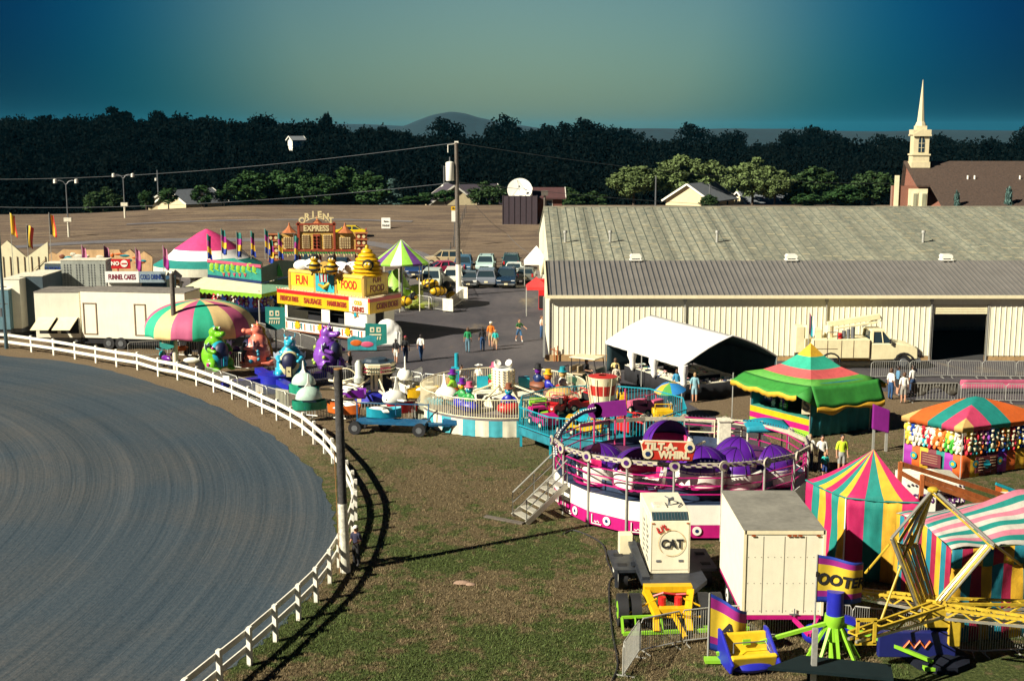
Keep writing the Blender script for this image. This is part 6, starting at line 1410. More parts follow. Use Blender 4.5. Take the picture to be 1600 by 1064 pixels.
def track_fence():
 pts = [G(*p) for p in FP]; t = thing('board_fence', 'white two rail board fence curving round the dirt track', 'fence', pts[0]); o = pts[0]; h = 1.16
 wp = M('fence_white', (.80, .77, .66), .6, var=.15, scale=5)
 for i, p in enumerate(pts):
  d = (pts[min(i + 1, len(pts) - 1)] - pts[max(i - 1, 0)]); rz = math.atan2(d.y, d.x) + rnd.uniform(-.03, .03)
  q = MB(); q.at(p - o, (rnd.uniform(-.015, .015), rnd.uniform(-.015, .015), rz)); q.bx(-.075, -.06, -.1, .075, .06, h + rnd.uniform(-.02, .03)); q.build('post', wp, t, 0)
 for i in range(len(pts) - 1):
  for z in (.50, .98):
   a, b = pts[i] - o, pts[i + 1] - o; d = (b - a).normalized(); nn = Vector((d.y, -d.x, 0)) * .085   # rails nailed on the track side
   if nn.dot(Vector((TC[0], TC[1], 0)) - pts[i]) < 0: nn = -nn
   q = MB(); zz = Vector((0, 0, z)); s = rnd.uniform(-.012, .012)
   q.bar(a + nn + zz + Vector((0, 0, s)) - d * .0, b + nn + zz, .045, .19); q.build('rail', wp, t, 0)
track_fence()
BG1 = 'grey steel barricade panels around the dragon ride'; BG2 = 'grey steel barricade panels around the whale ride'
barricades([(200, 560), (262, 556), (330, 560)], 'grey steel crowd barricade panel under the striped umbrella canopy', 'barricades under the umbrella canopy')
barricades([(322, 600), (372, 617), (418, 634), (478, 652), (560, 660), (648, 664), (662, 640)], 'grey steel crowd barricade panel in front of the whale and dragon rides', 'barricades facing the track fence')
barricades([(360, 575), (420, 583), (480, 600), (540, 600), (600, 598), (660, 612), (730, 618), (778, 612)], 'grey steel crowd barricade panel behind the whale ride', 'barricades behind the whale ride')
barricades([(330, 560), (360, 530), (400, 525), (470, 545), (520, 560)], 'grey steel crowd barricade panel behind the four dragons', 'barricades behind the dragons')
barricades([(612, 490), (650, 480), (700, 488), (724, 470)], 'grey steel crowd barricade panel around the bee ride', 'barricades around the bee ride')
barricades([(724, 466), (716, 448), (670, 450)], 'grey steel crowd barricade panel on the far side of the bee ride', 'barricades behind the bee ride')
barricades([(640, 612), (660, 600)], 'grey steel crowd barricade panel turned edge on beside the round ride', 'barricades by the round ride')
barricades([(972, 1062), (1000, 1022), (1064, 1008), (1130, 1000), (1190, 1000), (1262, 990), (1330, 1000), (1395, 1008), (1460, 1018), (1530, 1024), (1600, 1020), (1680, 1015)], 'dull steel crowd barricade panel round the yellow armed ride at the lower right', 'barricades at the lower right ride')
barricades([(1360, 592), (1480, 590), (1640, 592)], 'grey steel crowd barricade panel in the rear row before the barn door', 'rear barricade row by the barn door')
barricades([(1412, 628), (1500, 628), (1640, 630)], 'grey steel crowd barricade panel in the front row right of the four men', 'front barricade row by the barn door')
barricades([(590, 530), (622, 540)], 'grey steel crowd barricade panel beside the white covered generator of the food stand', 'barricades by the food stand')
for (px, py), w, lab in (((442, 640), 1.0, 'grey blank panel hooked on the barricade behind the track fence'), ((700, 488), 1.1, 'cream blank panel on the near corner of the bee ride barricade'), ((724, 468), 1.0, 'cream blank panel on the far corner of the bee ride barricade'), ((655, 662), .8, 'olive box panel at the left end of the round ride rail')):
 b = G(px, py); q = MB(); q.bx(-w / 2, -.03, .1, w / 2, .03, 1.15); o = q.build('barricade_panel', whited if 'cream' in lab else M('olive_grey', (.28, .28, .2), .6), None, 0, loc=b, bevel=.02); o.rotation_euler = (0, 0, R(-35)); tag(o, lab, 'panel')
for (px, py), lab in (((406, 626), 'small white and yellow notice board behind the track fence, right one of two'), ((354, 612), 'small white notice board behind the track fence, left one of two')):
 b = G(px, py); t = thing('notice_sign', lab, 'sign', b, R(-20)); q = MB(); q.prism([(-.26, 0), (.26, 0), (.22, .95), (-.22, .95)], -.02, .02); q.build('board', white, t, 0); q = MB(); q.bx(-.16, -.03, .2, .16, -.021, .5); q.build('printed_panel', yellow, t, 0)
t = G(1462, 627); q = MB(); q.sheet(lambda u, v: (u * 2.6, -.06 + .06 * math.sin(u * 20) * v - .1 * v, 1.12 - .75 * v * (.7 + .3 * math.sin(u * 9))), 30, 5); o = q.build('hung_jackets', M('brown_grey_cloth', (.09, .08, .06), .9, var=.6), None, 60, loc=t + Vector((-1.4, 0, 0)), solid=.02); tag(o, 'dark grey brown jackets slung over the front barricade row', 'clothing')
a = G(1500, 616); q = MB(); q.sheet(lambda u, v: (u * 9, .12 * math.sin(v * 3), .35 + .5 * v), 20, 3); o = q.build('pink_mesh_banner', M('pink_mesh', (.5, .10, .18), .8), None, 50, loc=a, solid=.015); tag(o, 'long pink mesh banner stretched behind the front barricade row', 'banner')
def dragon_ride():
 c = G(430, 604); t = thing('dragon_ride_base', 'blue low rotating base of the dragon ride', 'fairground ride', c)
 q = MB();
 for k in range(4): a = k * PI / 2 + .5; q.bar((0, 0, .45), (3.2 * math.cos(a), 3.2 * math.sin(a), .45), .5, .35)
 q.lathe([(1.0, .2), (1.0, .8), (0, .85)], 16); q.build('sweep_arms', blue, t, 30); q = MB(); q.lathe([(2.4, .05), (2.4, .3), (0, .32)], 16); q.build('platform', dblue, t)
 def dragon(px, py, body, belly, crest, spots, rz, label, s, mouth=0, horn=True, hole=True):
  d = thing('dragon_car', label, 'ride vehicle', G(px, py), rz); d.scale = (s, s, s); Z = .45
  q = MB(); q.sph((0, 0, Z + .85), (.88, .80, .95)); q.sph((0, .05, Z + 1.45), (.66, .60, .66)); q.sph((0, 0, Z + 1.9), (.36, .36, .5))
  q.sph((0, -.02, Z + 2.27), (.38, .38, .34)); q.sph((0, -.46, Z + 2.18), (.24, .44, .19)); q.sph((0, -.82, Z + 2.25), (.22, .17, .16))
  for x in (-1, 1):
   q.sph((x * .62, -.38, Z + .38), (.32, .48, .36)); q.sph((x * .55, -.82, Z + .12), (.20, .36, .14))
   q.tube([(x * .48, -.1, Z + 1.65), (x * .74, -.3, Z + 1.35), (x * .62, -.68, Z + 1.22)], [.19, .16, .12], 9); q.sph((x * .58, -.76, Z + 1.22), (.15, .16, .12))
   q.sph((x * .17, -.18, Z + 2.5), (.13, .13, .14)); q.sph((x * .09, -.8, Z + 2.33), (.06, .06, .06))
   if horn: q.tube([(x * .2, .05, Z + 2.45), (x * .34, .05, Z + 2.68), (x * .3, -.02, Z + 2.86)], [.09, .07, .02], 7)
  q.tube([(0, .6, Z + .5), (.5, 1.0, Z + .3), (1.0, .6, Z + .25), (1.1, .1, Z + .35)], [.32, .24, .16, .05], 10)
  b = q.build('body', body, d, 60, remesh=.05)
  q = MB(); q.sph((0, -.20, Z + .95), (.70, .70, .90), 20, 14, 0); q.build('belly', belly, d, 60)
  q = MB(); q.sph((0, -.58, Z + 1.12), (.50, .42, .60), 18, 12); q.bx(-.2, -.96, Z + .3, .2, -.84, Z + .95); q.build('doorway', M('dark_cabin', (.01, .012, .05), .5), d)
  q = MB(); q.bx(-.14, -1.02, Z + .32, .14, -.965, Z + .9, 0); q.cyl((0, -1.02, Z + .65), (0, -1.04, Z + .65), .05, .05, 10, 1); q.build('door_latch_panel', [belly, blackc], d, 0)
  q = MB(); pts = [(0, .05, Z + 2.56), (0, .36, Z + 2.3), (0, .38, Z + 1.95), (0, .62, Z + 1.5), (0, .78, Z + 1.0), (0, .78, Z + .5)]
  for i in range(20):
   u = i / 19 * 5; k = min(4, int(u)); p = Vector(pts[k]).lerp(Vector(pts[k + 1]), u - k); q.sph(tuple(p), (.06, .15, .11), 8, 6)
  q.build('crest', crest, d, 60)
  q = MB()
  for i in range(16):
   a = rnd.uniform(-2.9, 2.9); zz = Z + rnd.uniform(.4, 1.7); r_ = .89 - .1 * abs(zz - Z - .85) - (.28 if zz > Z + 1.4 else 0) * .6
   if abs(a + PI / 2) < .75: continue
   q.sph((r_ * math.cos(a) * .985, r_ * math.sin(a) * .93, zz), (.11, .11, .12), 8, 6)
  for x in (-1, 1): q.sph((x * .92, -.5, Z + .45), (.05, .14, .14), 8, 6)
  q.build('spots', spots, d)
  q = MB();
  for x in (-1, 1): q.sph((x * .18, -.28, Z + 2.52), (.09, .06, .10), 8, 7, 0); q.sph((x * .19, -.335, Z + 2.53), (.04, .02, .05), 7, 6, 1)
  q.build('eyes', [white, blackc], d)
  q = MB()
  for x in (-1, 1): q.prism([(0, 0), (.18, .42), (.36, .28), (.52, .38), (.5, .05), (.3, -.18)], -.02, .02, 'y');
  w = q; w.v = [(x * .9 + .5, y - .32, z + Z + 1.35) for x, y, z in w.v[:12]]; w.f = w.f[:8]; w.m = w.m[:8]
  w._add([(-x, y, z) for x, y, z in w.v], w.f[:], 0); w.build('wings', M('pale_wing', (.55, .62, .72), .5), d, 0)
 lg = M('dragon_green', (.16, .50, .02), .3, var=.12); dragon(338, 588, lg, M('dragon_turquoise', (.02, .36, .48), .3), M('deep_teal', (.01, .25, .32), .4), M('dragon_magenta', (.42, .02, .20), .4), R(48), 'lime green dragon shaped ride car with turquoise belly, leftmost of four', 1.02, horn=False)
 dragon(404, 582, M('dragon_coral', (.72, .20, .13), .3, var=.12), M('deep_coral', (.55, .12, .10), .4), yellow, M('spot_blue', (.02, .22, .32), .4), R(-75), 'coral pink dragon ride car with yellow crest and blue spots', 1.0)
 dragon(455, 603, M('dragon_blue', (.03, .36, .52), .3, var=.12), M('dragon_cream', (.70, .62, .32), .45), blue, M('dragon_blue', (0, 0, 0)), R(3), 'sky blue dragon ride car facing forward with cream belly and dark doorway', .98)
 dragon(512, 590, M('dragon_purple', (.22, .07, .42), .25, var=.12), M('deep_purple', (.10, .03, .28), .3), M('crest_magenta', (.45, .01, .18), .4), M('spot_lime', (.35, .55, .06), .4), R(62), 'purple dragon ride car with magenta crest and lime spots, rightmost of four', 1.04)
dragon_ride()
def dome():
 c = Vector((P(313, 500, 80.8).x, 80.8, 0)); s = 80.8 / F; Rr = 87 * s; ze = P(313, 523, c.y - Rr * .6).z; zt = P(313, 469, c.y).z
 t = thing('umbrella_ride', 'big domed umbrella canopy with green, tan and rose panels over a kiddie ride', 'fairground ride', c)
 cm = [M('umbrella_green', (.02, .38, .22), .7, var=.1), M('umbrella_tan', (.68, .50, .22), .7, var=.1), M('umbrella_rose', (.48, .09, .20), .7, var=.1)]
 K = 16; mb = MB()
 def fn(u, v):
  r = Rr * math.sin(v * PI / 2) ** .9; z = ze + (zt - ze) * math.cos(v * PI / 2) ** .9 if v < 1 else ze
  a = u * 2 * PI; sag = 1 - .035 * abs(math.sin(u * K * PI)) * v; return (r * math.cos(a + .1) * sag, r * math.sin(a + .1) * sag, z)
 mb.sheet(fn, K * 4, 12, mf=lambda i, j: (i // 4) % 3 if i // 4 < 15 else 1);
 mb.sheet(lambda u, v: (Rr * math.cos(u * 2 * PI + .1) * (1 - .035 * abs(math.sin(u * K * PI))), Rr * math.sin(u * 2 * PI + .1) * (1 - .035 * abs(math.sin(u * K * PI))), ze - v * (.18 + .04 * math.sin(u * 60))), K * 4, 1, mf=lambda i, j: (i // 4) % 3 if i // 4 < 15 else 1)
 can = mb.build('canopy', cm, t, 60, weld=.002, solid=.01)
 q = MB(); q.cyl((0, 0, 0), (0, 0, zt), .25, .2, 12); q.build('mast', dsteel, t)
 q = MB()
 for k in range(K): a = 2 * PI * k / K + .1; q.tube([(0, 0, zt - .5), (Rr * .6 * math.cos(a), Rr * .6 * math.sin(a), ze + .75), (Rr * .98 * math.cos(a), Rr * .98 * math.sin(a), ze - .05)], .03, 5)
 q.build('canopy_ribs', dsteel, can)
 for k in range(8):
  a = 2 * PI * k / 8; x, y = 2.6 * math.cos(a), 2.6 * math.sin(a)
  v = thing('kiddie_motorcycle', 'dark kiddie motorcycle car in shade under the striped umbrella canopy', 'ride vehicle', (c.x + x, c.y + y, 0), a + PI / 2, 'motorcycle cars under the umbrella canopy')
  q = MB(); q.sph((0, 0, .6), (.55, .16, .2), 10, 7); q.tube([(.4, 0, .6), (.55, 0, .95), (.5, .25, 1.0)], .03); q.tube([(.55, 0, .95), (.5, -.25, 1.0)], .03); q.build('body', [teal, purple, white, orange][k % 4], v)
  for sx in (-.5, .5): q = MB(); q.cyl((sx, -.06, .28), (sx, .06, .28), .28, .28, 14); q.build('wheel', black, v, 30)
dome()
b = G(384, 560); t = thing('speaker_post', 'thin post topped with small white floodlights beside the coral dragon', 'post', b); q = MB(); q.cyl((0, 0, 0), (0, 0, 3.0), .05, .05, 8); q.build('post', M('blue_steel', (.08, .14, .17), .4, metal=.3), t); q = MB(); q.sph((0, -.05, 3.1), (.2, .12, .14), 10, 8); q.build('lamp', white, t)
tbanner(G(432, 560) + Vector((0, 0, 1.9)), 0, 1.3, 1.6, 'teal banner card on a post between the coral and blue dragons'); q = MB(); q.cyl((0, 0, 0), (0, 0, 3.2), .06, .06, 8); o = q.build('banner_post', steel, None, loc=G(432, 560) + Vector((0, .08, 0))); tag(o, 'grey post carrying the teal banner between two dragons', 'post')
tbanner(G(588, 545) + Vector((0, 0, .2)), 0, 1.5, 1.6, 'bright teal banner on the food stand queue rail with bird and lettering marks')
def box_unit(name, label, px0, px1, pyb, pyt, depth, wall, roofm=None, cat='trailer', doors=(), rz=0, zb=.7, wheels=(), Y=None):
 a = G(px0, pyb) if Y is None else P(px0, pyb, Y); Yf = a.y; x1 = P(px1, pyb, Yf).x; zt = P(px0, pyt, Yf).z; w = x1 - a.x
 t = thing(name, label, cat, (a.x, Yf, 0), rz)
 q = MB(); q.bx(0, 0, zb, w, depth, zt); q.build('body', wall, t, 0, bevel=.02)
 q = MB(); q.bx(-.03, -.03, zt, w + .03, depth + .03, zt + .05); q.build('roof', roofm or whited, t, 0)
 q = MB(); q.bx(.1, .15, .4, w - .1, depth - .1, zb); q.build('chassis', dsteel, t, 0)
 for d0, d1 in doors:
  xa, xb = P(d0, pyb, Yf).x - a.x, P(d1, pyb, Yf).x - a.x; q = MB(); q.bx(xa, -.03, zb + .25, xb, -.003, zt - .35); f = q.build('door', wall, t, 0)
  q = MB();
  for r_ in ((xa, zb + .2, xa + .07, zt - .3), (xb - .07, zb + .2, xb, zt - .3), (xa, zt - .37, xb, zt - .3), (xa, zb + .2, xb, zb + .27)): q.bx(r_[0], -.05, r_[1], r_[2], -.031, r_[3])
  q.build('door_frame', dsteel, f, 0)
 for wx in wheels: q = MB(); xa = P(wx, pyb, Yf).x - a.x; q.cyl((xa, -.05, .4), (xa, .2, .4), .4, .4, 18, 0); q.cyl((xa, -.08, .4), (xa, -.05, .4), .2, .2, 12, 1); q.build('wheel', [black, dsteel], t, 30)
 return t, w, zt
cw_ = M('trailer_white', (.80, .77, .62), .5, var=.1, scale=1)
a = G(130, 544); z1 = P(130, 455, a.y).z; e = G(292, 549); d = e - a; rz = math.atan2(d.y, d.x); L = d.length
t = thing('long_trailer', 'long cream show trailer with narrow door, parked behind the track fence', 'trailer', a, rz)
q = MB(); q.bx(0, 0, .75, L, 2.6, z1); q.build('body', cw_, t, 0, bevel=.02); q = MB(); q.bx(-.03, -.03, z1, L + .03, 2.63, z1 + .06); q.build('roof', M('grey_brown_roof', (.22, .20, .17), .7, var=.4), t, 0)
q = MB(); q.bx(.1, .1, .35, L - .1, 2.5, .75); q.build('chassis', blackc, t, 0)
for x0_, x1_ in ((.15, 1.15), (3.9, 4.75)):
 q = MB(); x0_, x1_ = x0_ * L / 7.6, x1_ * L / 7.6
 for r_ in ((x0_, 1.0, x0_ + .07, z1 - .8), (x1_ - .07, 1.0, x1_, z1 - .8), (x0_, z1 - .87, x1_, z1 - .8), (x0_, 1.0, x1_, 1.07)): q.bx(r_[0], -.04, r_[1], r_[2], -.005, r_[3])
 q.build('door_frame', M('brown_trim', (.25, .17, .10), .6), t, 0)
for x in (2.0, 2.9): q = MB(); q.cyl((x, -.1, .42), (x, .2, .42), .42, .42, 18, 0); q.cyl((x, -.13, .42), (x, -.1, .42), .2, .2, 12, 1); q.build('wheel', [black, dsteel], t, 30)
t, w, zt = box_unit('awning_trailer', 'cream trailer end with two propped open window flaps left of the long trailer', 58, 128, 543, 457, 3.0, cw_, MATS['grey_brown_roof'])
for k in range(2):
 q = MB(); x = .25 + k * w / 2.1; q._add([(x, -.02, 2.15), (x + w / 2.5, -.02, 2.15), (x + w / 2.5 - .35, -.85, 1.35), (x - .35, -.85, 1.35)], [(0, 1, 2, 3)], 0); q.build('window_flap', cream, t, 0, solid=.05)
 q = MB(); q.bx(x, -.012, 1.0, x + w / 2.5, .0, 2.1); q.build('window_opening', blackc, t, 0)
box_unit('cargo_trailer', 'tall cream trailer with dark shaded side beside the blue one at the left edge', 8, 36, 528, 437, 4.5, cw_)
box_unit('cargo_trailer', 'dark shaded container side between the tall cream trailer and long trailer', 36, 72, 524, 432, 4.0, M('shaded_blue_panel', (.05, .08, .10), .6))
box_unit('cargo_trailer', 'small bluish trailer cut off by the left edge of the view', -40, 18, 530, 453, 3.5, M('blue_grey_panel', (.10, .20, .24), .6, var=.2))
t = thing('peaked_facade', 'tall cream panelled show front with two peaks rising at the far left', 'show front', (P(-60, 500, 100).x, 100, 0)); Q = lambda px, py: (P(px, py, 100).x - t.location.x, P(px, py, 100).z)
q = MB(); q.prism([(Q(-60, 430)[0], .3), (Q(75, 430)[0], .3), Q(75, 378), Q(42, 402), Q(12, 376), Q(-18, 402), Q(-60, 380)], -.1, .1); q.build('panel_wall', M('show_front_cream', (.74, .68, .44), .6, var=.1), t, 0)  # one even cream over the whole wall
q = MB()
for px in range(-50, 75, 11):
 x, z = Q(px, 395)
 if px > 0: q.bar((x, -.13, .3), (x, -.13, z - .3), .05)
q.bar((Q(0, 470)[0], -.3, Q(0, 470)[1]), (Q(72, 405)[0], -.14, Q(72, 405)[1]), .03); q.build('seams', M('brown_trim', (.25, .17, .10), .6), t, 0)
box_unit('cargo_trailer', 'grey perforated back panel unit behind the long trailer', 101, 171, 520, 407, 1.5, M('grey_panel_back', (.30, .32, .28), .6, var=.25), cat='show unit', Y=96)
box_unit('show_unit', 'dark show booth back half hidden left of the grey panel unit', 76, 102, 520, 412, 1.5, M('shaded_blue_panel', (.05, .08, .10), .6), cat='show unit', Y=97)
t_ = [o for o in COL.objects if o.name.startswith('show_unit')][0]; q = MB(); q.text('D SHOW', .55, (.68, -.04, P(88, 421, 97).z), bold=.01, sx=.62); q.build('lettering', M('sign_blue', (.02, .06, .25), .5), t_, 0)
g_ = [o for o in COL.objects if o.get('label', '').startswith('grey perforated')][0]; q = MB()
for i in range(14):
 for j in range(9):
  if (i % 4) < 3: q.bx(.25 + i * .23, -.03, P(130, 450, 95).z + j * .2, .31 + i * .23, -.001, P(130, 450, 95).z + j * .2 + .12)
q.build('perforations', dsteel, g_, 0)
t, w, zt = box_unit('snack_stand', 'cream snack stand with FUNNEL CAKES and COLD DRINKS lettering', 172, 222, 500, 438, 3.2, white, cat='food stand', Y=92)
z0 = P(190, 441, 92).z; z2 = P(190, 424, 92).z; xr = P(258, 440, 92).x - t.location.x
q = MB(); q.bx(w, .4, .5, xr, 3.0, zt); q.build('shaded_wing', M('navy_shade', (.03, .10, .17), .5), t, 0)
q = MB(); q.bx(-.1, -.3, z0, w, -.1, z2, 0); q.bx(w + .01, -.28, z0, xr + .1, -.08, z2, 1); s = q.build('sign_board', [whitec, M('pale_blue_board', (.28, .36, .40), .5)], t, 0)
q = MB(); q.text('FUNNEL CAKES', .52, (w / 2 - .05, -.31, (z0 + z2) / 2), bold=.012, sx=.56, m=0); q.text('COLD DRINKS', .52, ((w + xr) / 2 + .03, -.29, (z0 + z2) / 2), bold=.012, sx=.5, m=1); q.build('lettering', [M('wine_letters', (.25, .02, .05), .5), M('sign_blue', (.02, .06, .25), .5)], s, 0)
t = thing('painted_wall_ride', 'peach painted scalloped funhouse wall with desert scene behind the trailers', 'fairground ride', (P(75, 420, 106).x, 106, 0)); Q = lambda px, py: (P(px, py, 106).x - t.location.x, P(px, py, 106).z)
pr = [Q(75, 440), Q(238, 440), Q(238, 402)] + [Q(238 - 24 * (k % 1 or k) / 1, 400) for k in ()] + [Q(225, 393), Q(215, 400), Q(203, 390), Q(190, 398), Q(186, 391), Q(110, 391), Q(98, 390), Q(88, 398), Q(80, 394), Q(75, 400)]
q = MB(); q.prism(pr, 0, .3); q.build('scenic_wall', M('peach_scene', (.66, .42, .20), .6, var=.3, scale=1.2), t, 0)
q = MB(); rr = random.Random(5)
for i in range(26): x, z = Q(rr.uniform(95, 225), rr.uniform(396, 418)); q.sph((x, -.02, z), (rr.uniform(.15, .5), .03, rr.uniform(.08, .2)), 8, 5, i % 4)
q.build('scene_artwork', [BRN, teal, orange, whited], t)
t = thing('no_entry_sign', 'red banner sign with a white bar disc beside white lettering', 'sign', (P(185, 440, 96).x, 96, 0)); Q = lambda px, py: (P(px, py, 96).x - t.location.x, P(px, py, 96).z)
q = MB(); a_, b_ = Q(174, 420), Q(203, 405); q.bx(a_[0], 0, a_[1], b_[0], .1, b_[1]); q.cyl((0, .08, 0), (0, .08, b_[1]), .06, .06, 6); q.build('board', red, t, 0); q = MB(); c_ = Q(194, 412); q.cyl((c_[0], 0, c_[1]), (c_[0], -.03, c_[1]), .28, .28, 16, 0); q.bx(c_[0] - .2, -.05, c_[1] - .05, c_[0] + .2, -.03, c_[1] + .05, 1); q.text('NO', .4, (Q(180, 412)[0], -.02, c_[1]), bold=.02, m=0); q.build('lettering', [white, red], t, 0)
def flag(px, pyt, pyb_, Y, h, w, bands, label, group=None, dirx=1, vertical=False, droop=.5, top=None):
 p = P(px, pyt, Y); t = thing('flag', label, 'flag', (p.x, Y, 0), 0, group)
 q = MB(); q.cyl((0, 0, 0 if pyb_ is None else P(px, pyb_, Y).z), (0, 0, p.z + .05), .025, .02, 6); q.build('flagpole', steel, t)
 n = len(bands); q = MB(); ph = rnd.uniform(0, 6)
 def fn(u, v): return (dirx * w * u * (.8 + .2 * math.cos(v * 3 + ph)), .14 * math.sin(u * 6 + v * 2 + ph) * u, p.z - h * v - droop * u * h * .35 - .05 * math.sin(u * 7 + ph))
 q.sheet(fn, 12, n * 3, mf=(lambda i, j: i * n // 12) if vertical else (lambda i, j: j // 3)); q.build('cloth', bands, t, 60, solid=.01)
fb, fy, fr_ = M('flag_black', (.012, .012, .014), .8), M('flag_yellow', (.70, .45, .02), .7), M('flag_red', (.50, .03, .02), .7)
fG = M('flag_green', (.01, .14, .12), .7); fM = M('flag_magenta', (.30, .01, .20), .7); fB = M('flag_blue', (.01, .04, .32), .7); fP = M('flag_pink', (.45, .15, .25), .7)
for px, py, lb in ((15, 333, 'yellow and red flag flying beside the floodlight pole'), (41, 351, 'black, yellow and red flag, lowest of the three over the peaked show front'), (76, 333, 'black, yellow and red flag on the right peak of the show front')):
 flag(px, py, None, 98, 1.7, .6, [fb, fy, fr_] if px != 15 else [fy, fy, fr_], lb, None, vertical=True, droop=.4)
for i, (px, py) in enumerate(((323, 366), (345, 358), (369, 362), (391, 361), (413, 358), (419, 373), (434, 364), (459, 368))):
 flag(px, py, 405, 97, 1.9, .45, [fG, fM, fy, fB], 'green, magenta, yellow and blue banded flag in the row above the frog game booth', 'banded flags above the frog game booth', droop=.25)
for px, py, lb in ((127, 383, 'small pink flag left over the grey panel unit'), (162, 383, 'pink pennant fluttering over the middle of the grey panel unit'), (211, 387, 'pink pennant above the snack stand lettering'), (254, 384, 'pink drooping flag at the corner of the peaked canopy')):
 flag(px, py, 440, 100, 1.7, .5, [fP, fM], lb, droop=.6)
def bigtop():
 c = Vector((P(325, 410, 112).x, 112.0, 0)); s = 112 / F; R0 = 84 * s; zv = lambda py: P(325, py, 112).z
 t = thing('peaked_canopy', 'round peaked canopy with pink top, cream middle and green scalloped edge', 'tent', c)
 prof = [(.1, zv(358)), (.8, zv(364)), (2.9, zv(388)), (R0 * .60 + .2, zv(392)), (R0 * .78, zv(402)), (R0, zv(412)), (R0 * 1.02, zv(424))]
 q = MB(); q.lathe(prof, 24, rows=[0, 0, 1, 1, 2, 3]); q.build('canopy', [M('hot_pink_canvas', (.62, .04, .18), .7), whitec, tealc, M('cream_frill', (.6, .58, .45), .7)], t, 25)
 for k in range(10): a = k * 2 * PI / 10; p_ = MB(); p_.cyl((R0 * .95 * math.cos(a), R0 * .95 * math.sin(a), 0), (R0 * .95 * math.cos(a), R0 * .95 * math.sin(a), zv(412)), .05, .05, 6); p_.build('post', whited, t)
 q = MB(); q.cyl((0, 0, 0), (0, 0, zv(360)), .2, .15, 10); q.lathe([(1.2, .3), (1.2, 2.2), (0, 2.3)], 12); q.build('centre_mast', BRN, t)
 for k in range(10):
  a = k * 2 * PI / 10 + .3; v = thing('carousel_horse', 'small carousel horse under the pink peaked canopy', 'carousel horse', (c.x + 3.4 * math.cos(a), c.y + 3.4 * math.sin(a), .6), a + PI / 2, 'horses under the pink peaked canopy')
  q = MB(); q.sph((0, 0, .9), (.45, .18, .2), 10, 7); q.tube([(.35, 0, 1.0), (.55, 0, 1.35), (.75, 0, 1.3)], [.14, .1, .07], 7)
  for x in (-.3, .3):
   for y in (-.1, .1): q.tube([(x, y, .85), (x + .08, y, .5), (x - .05, y, .2)], [.07, .045, .03], 6)
  q.build('body', [whited, tanc, BRN][k % 3], v); q = MB(); q.cyl((0, 0, -.3), (0, 0, 2.4), .025, .025, 6); q.build('pole', yellow, v)
bigtop()
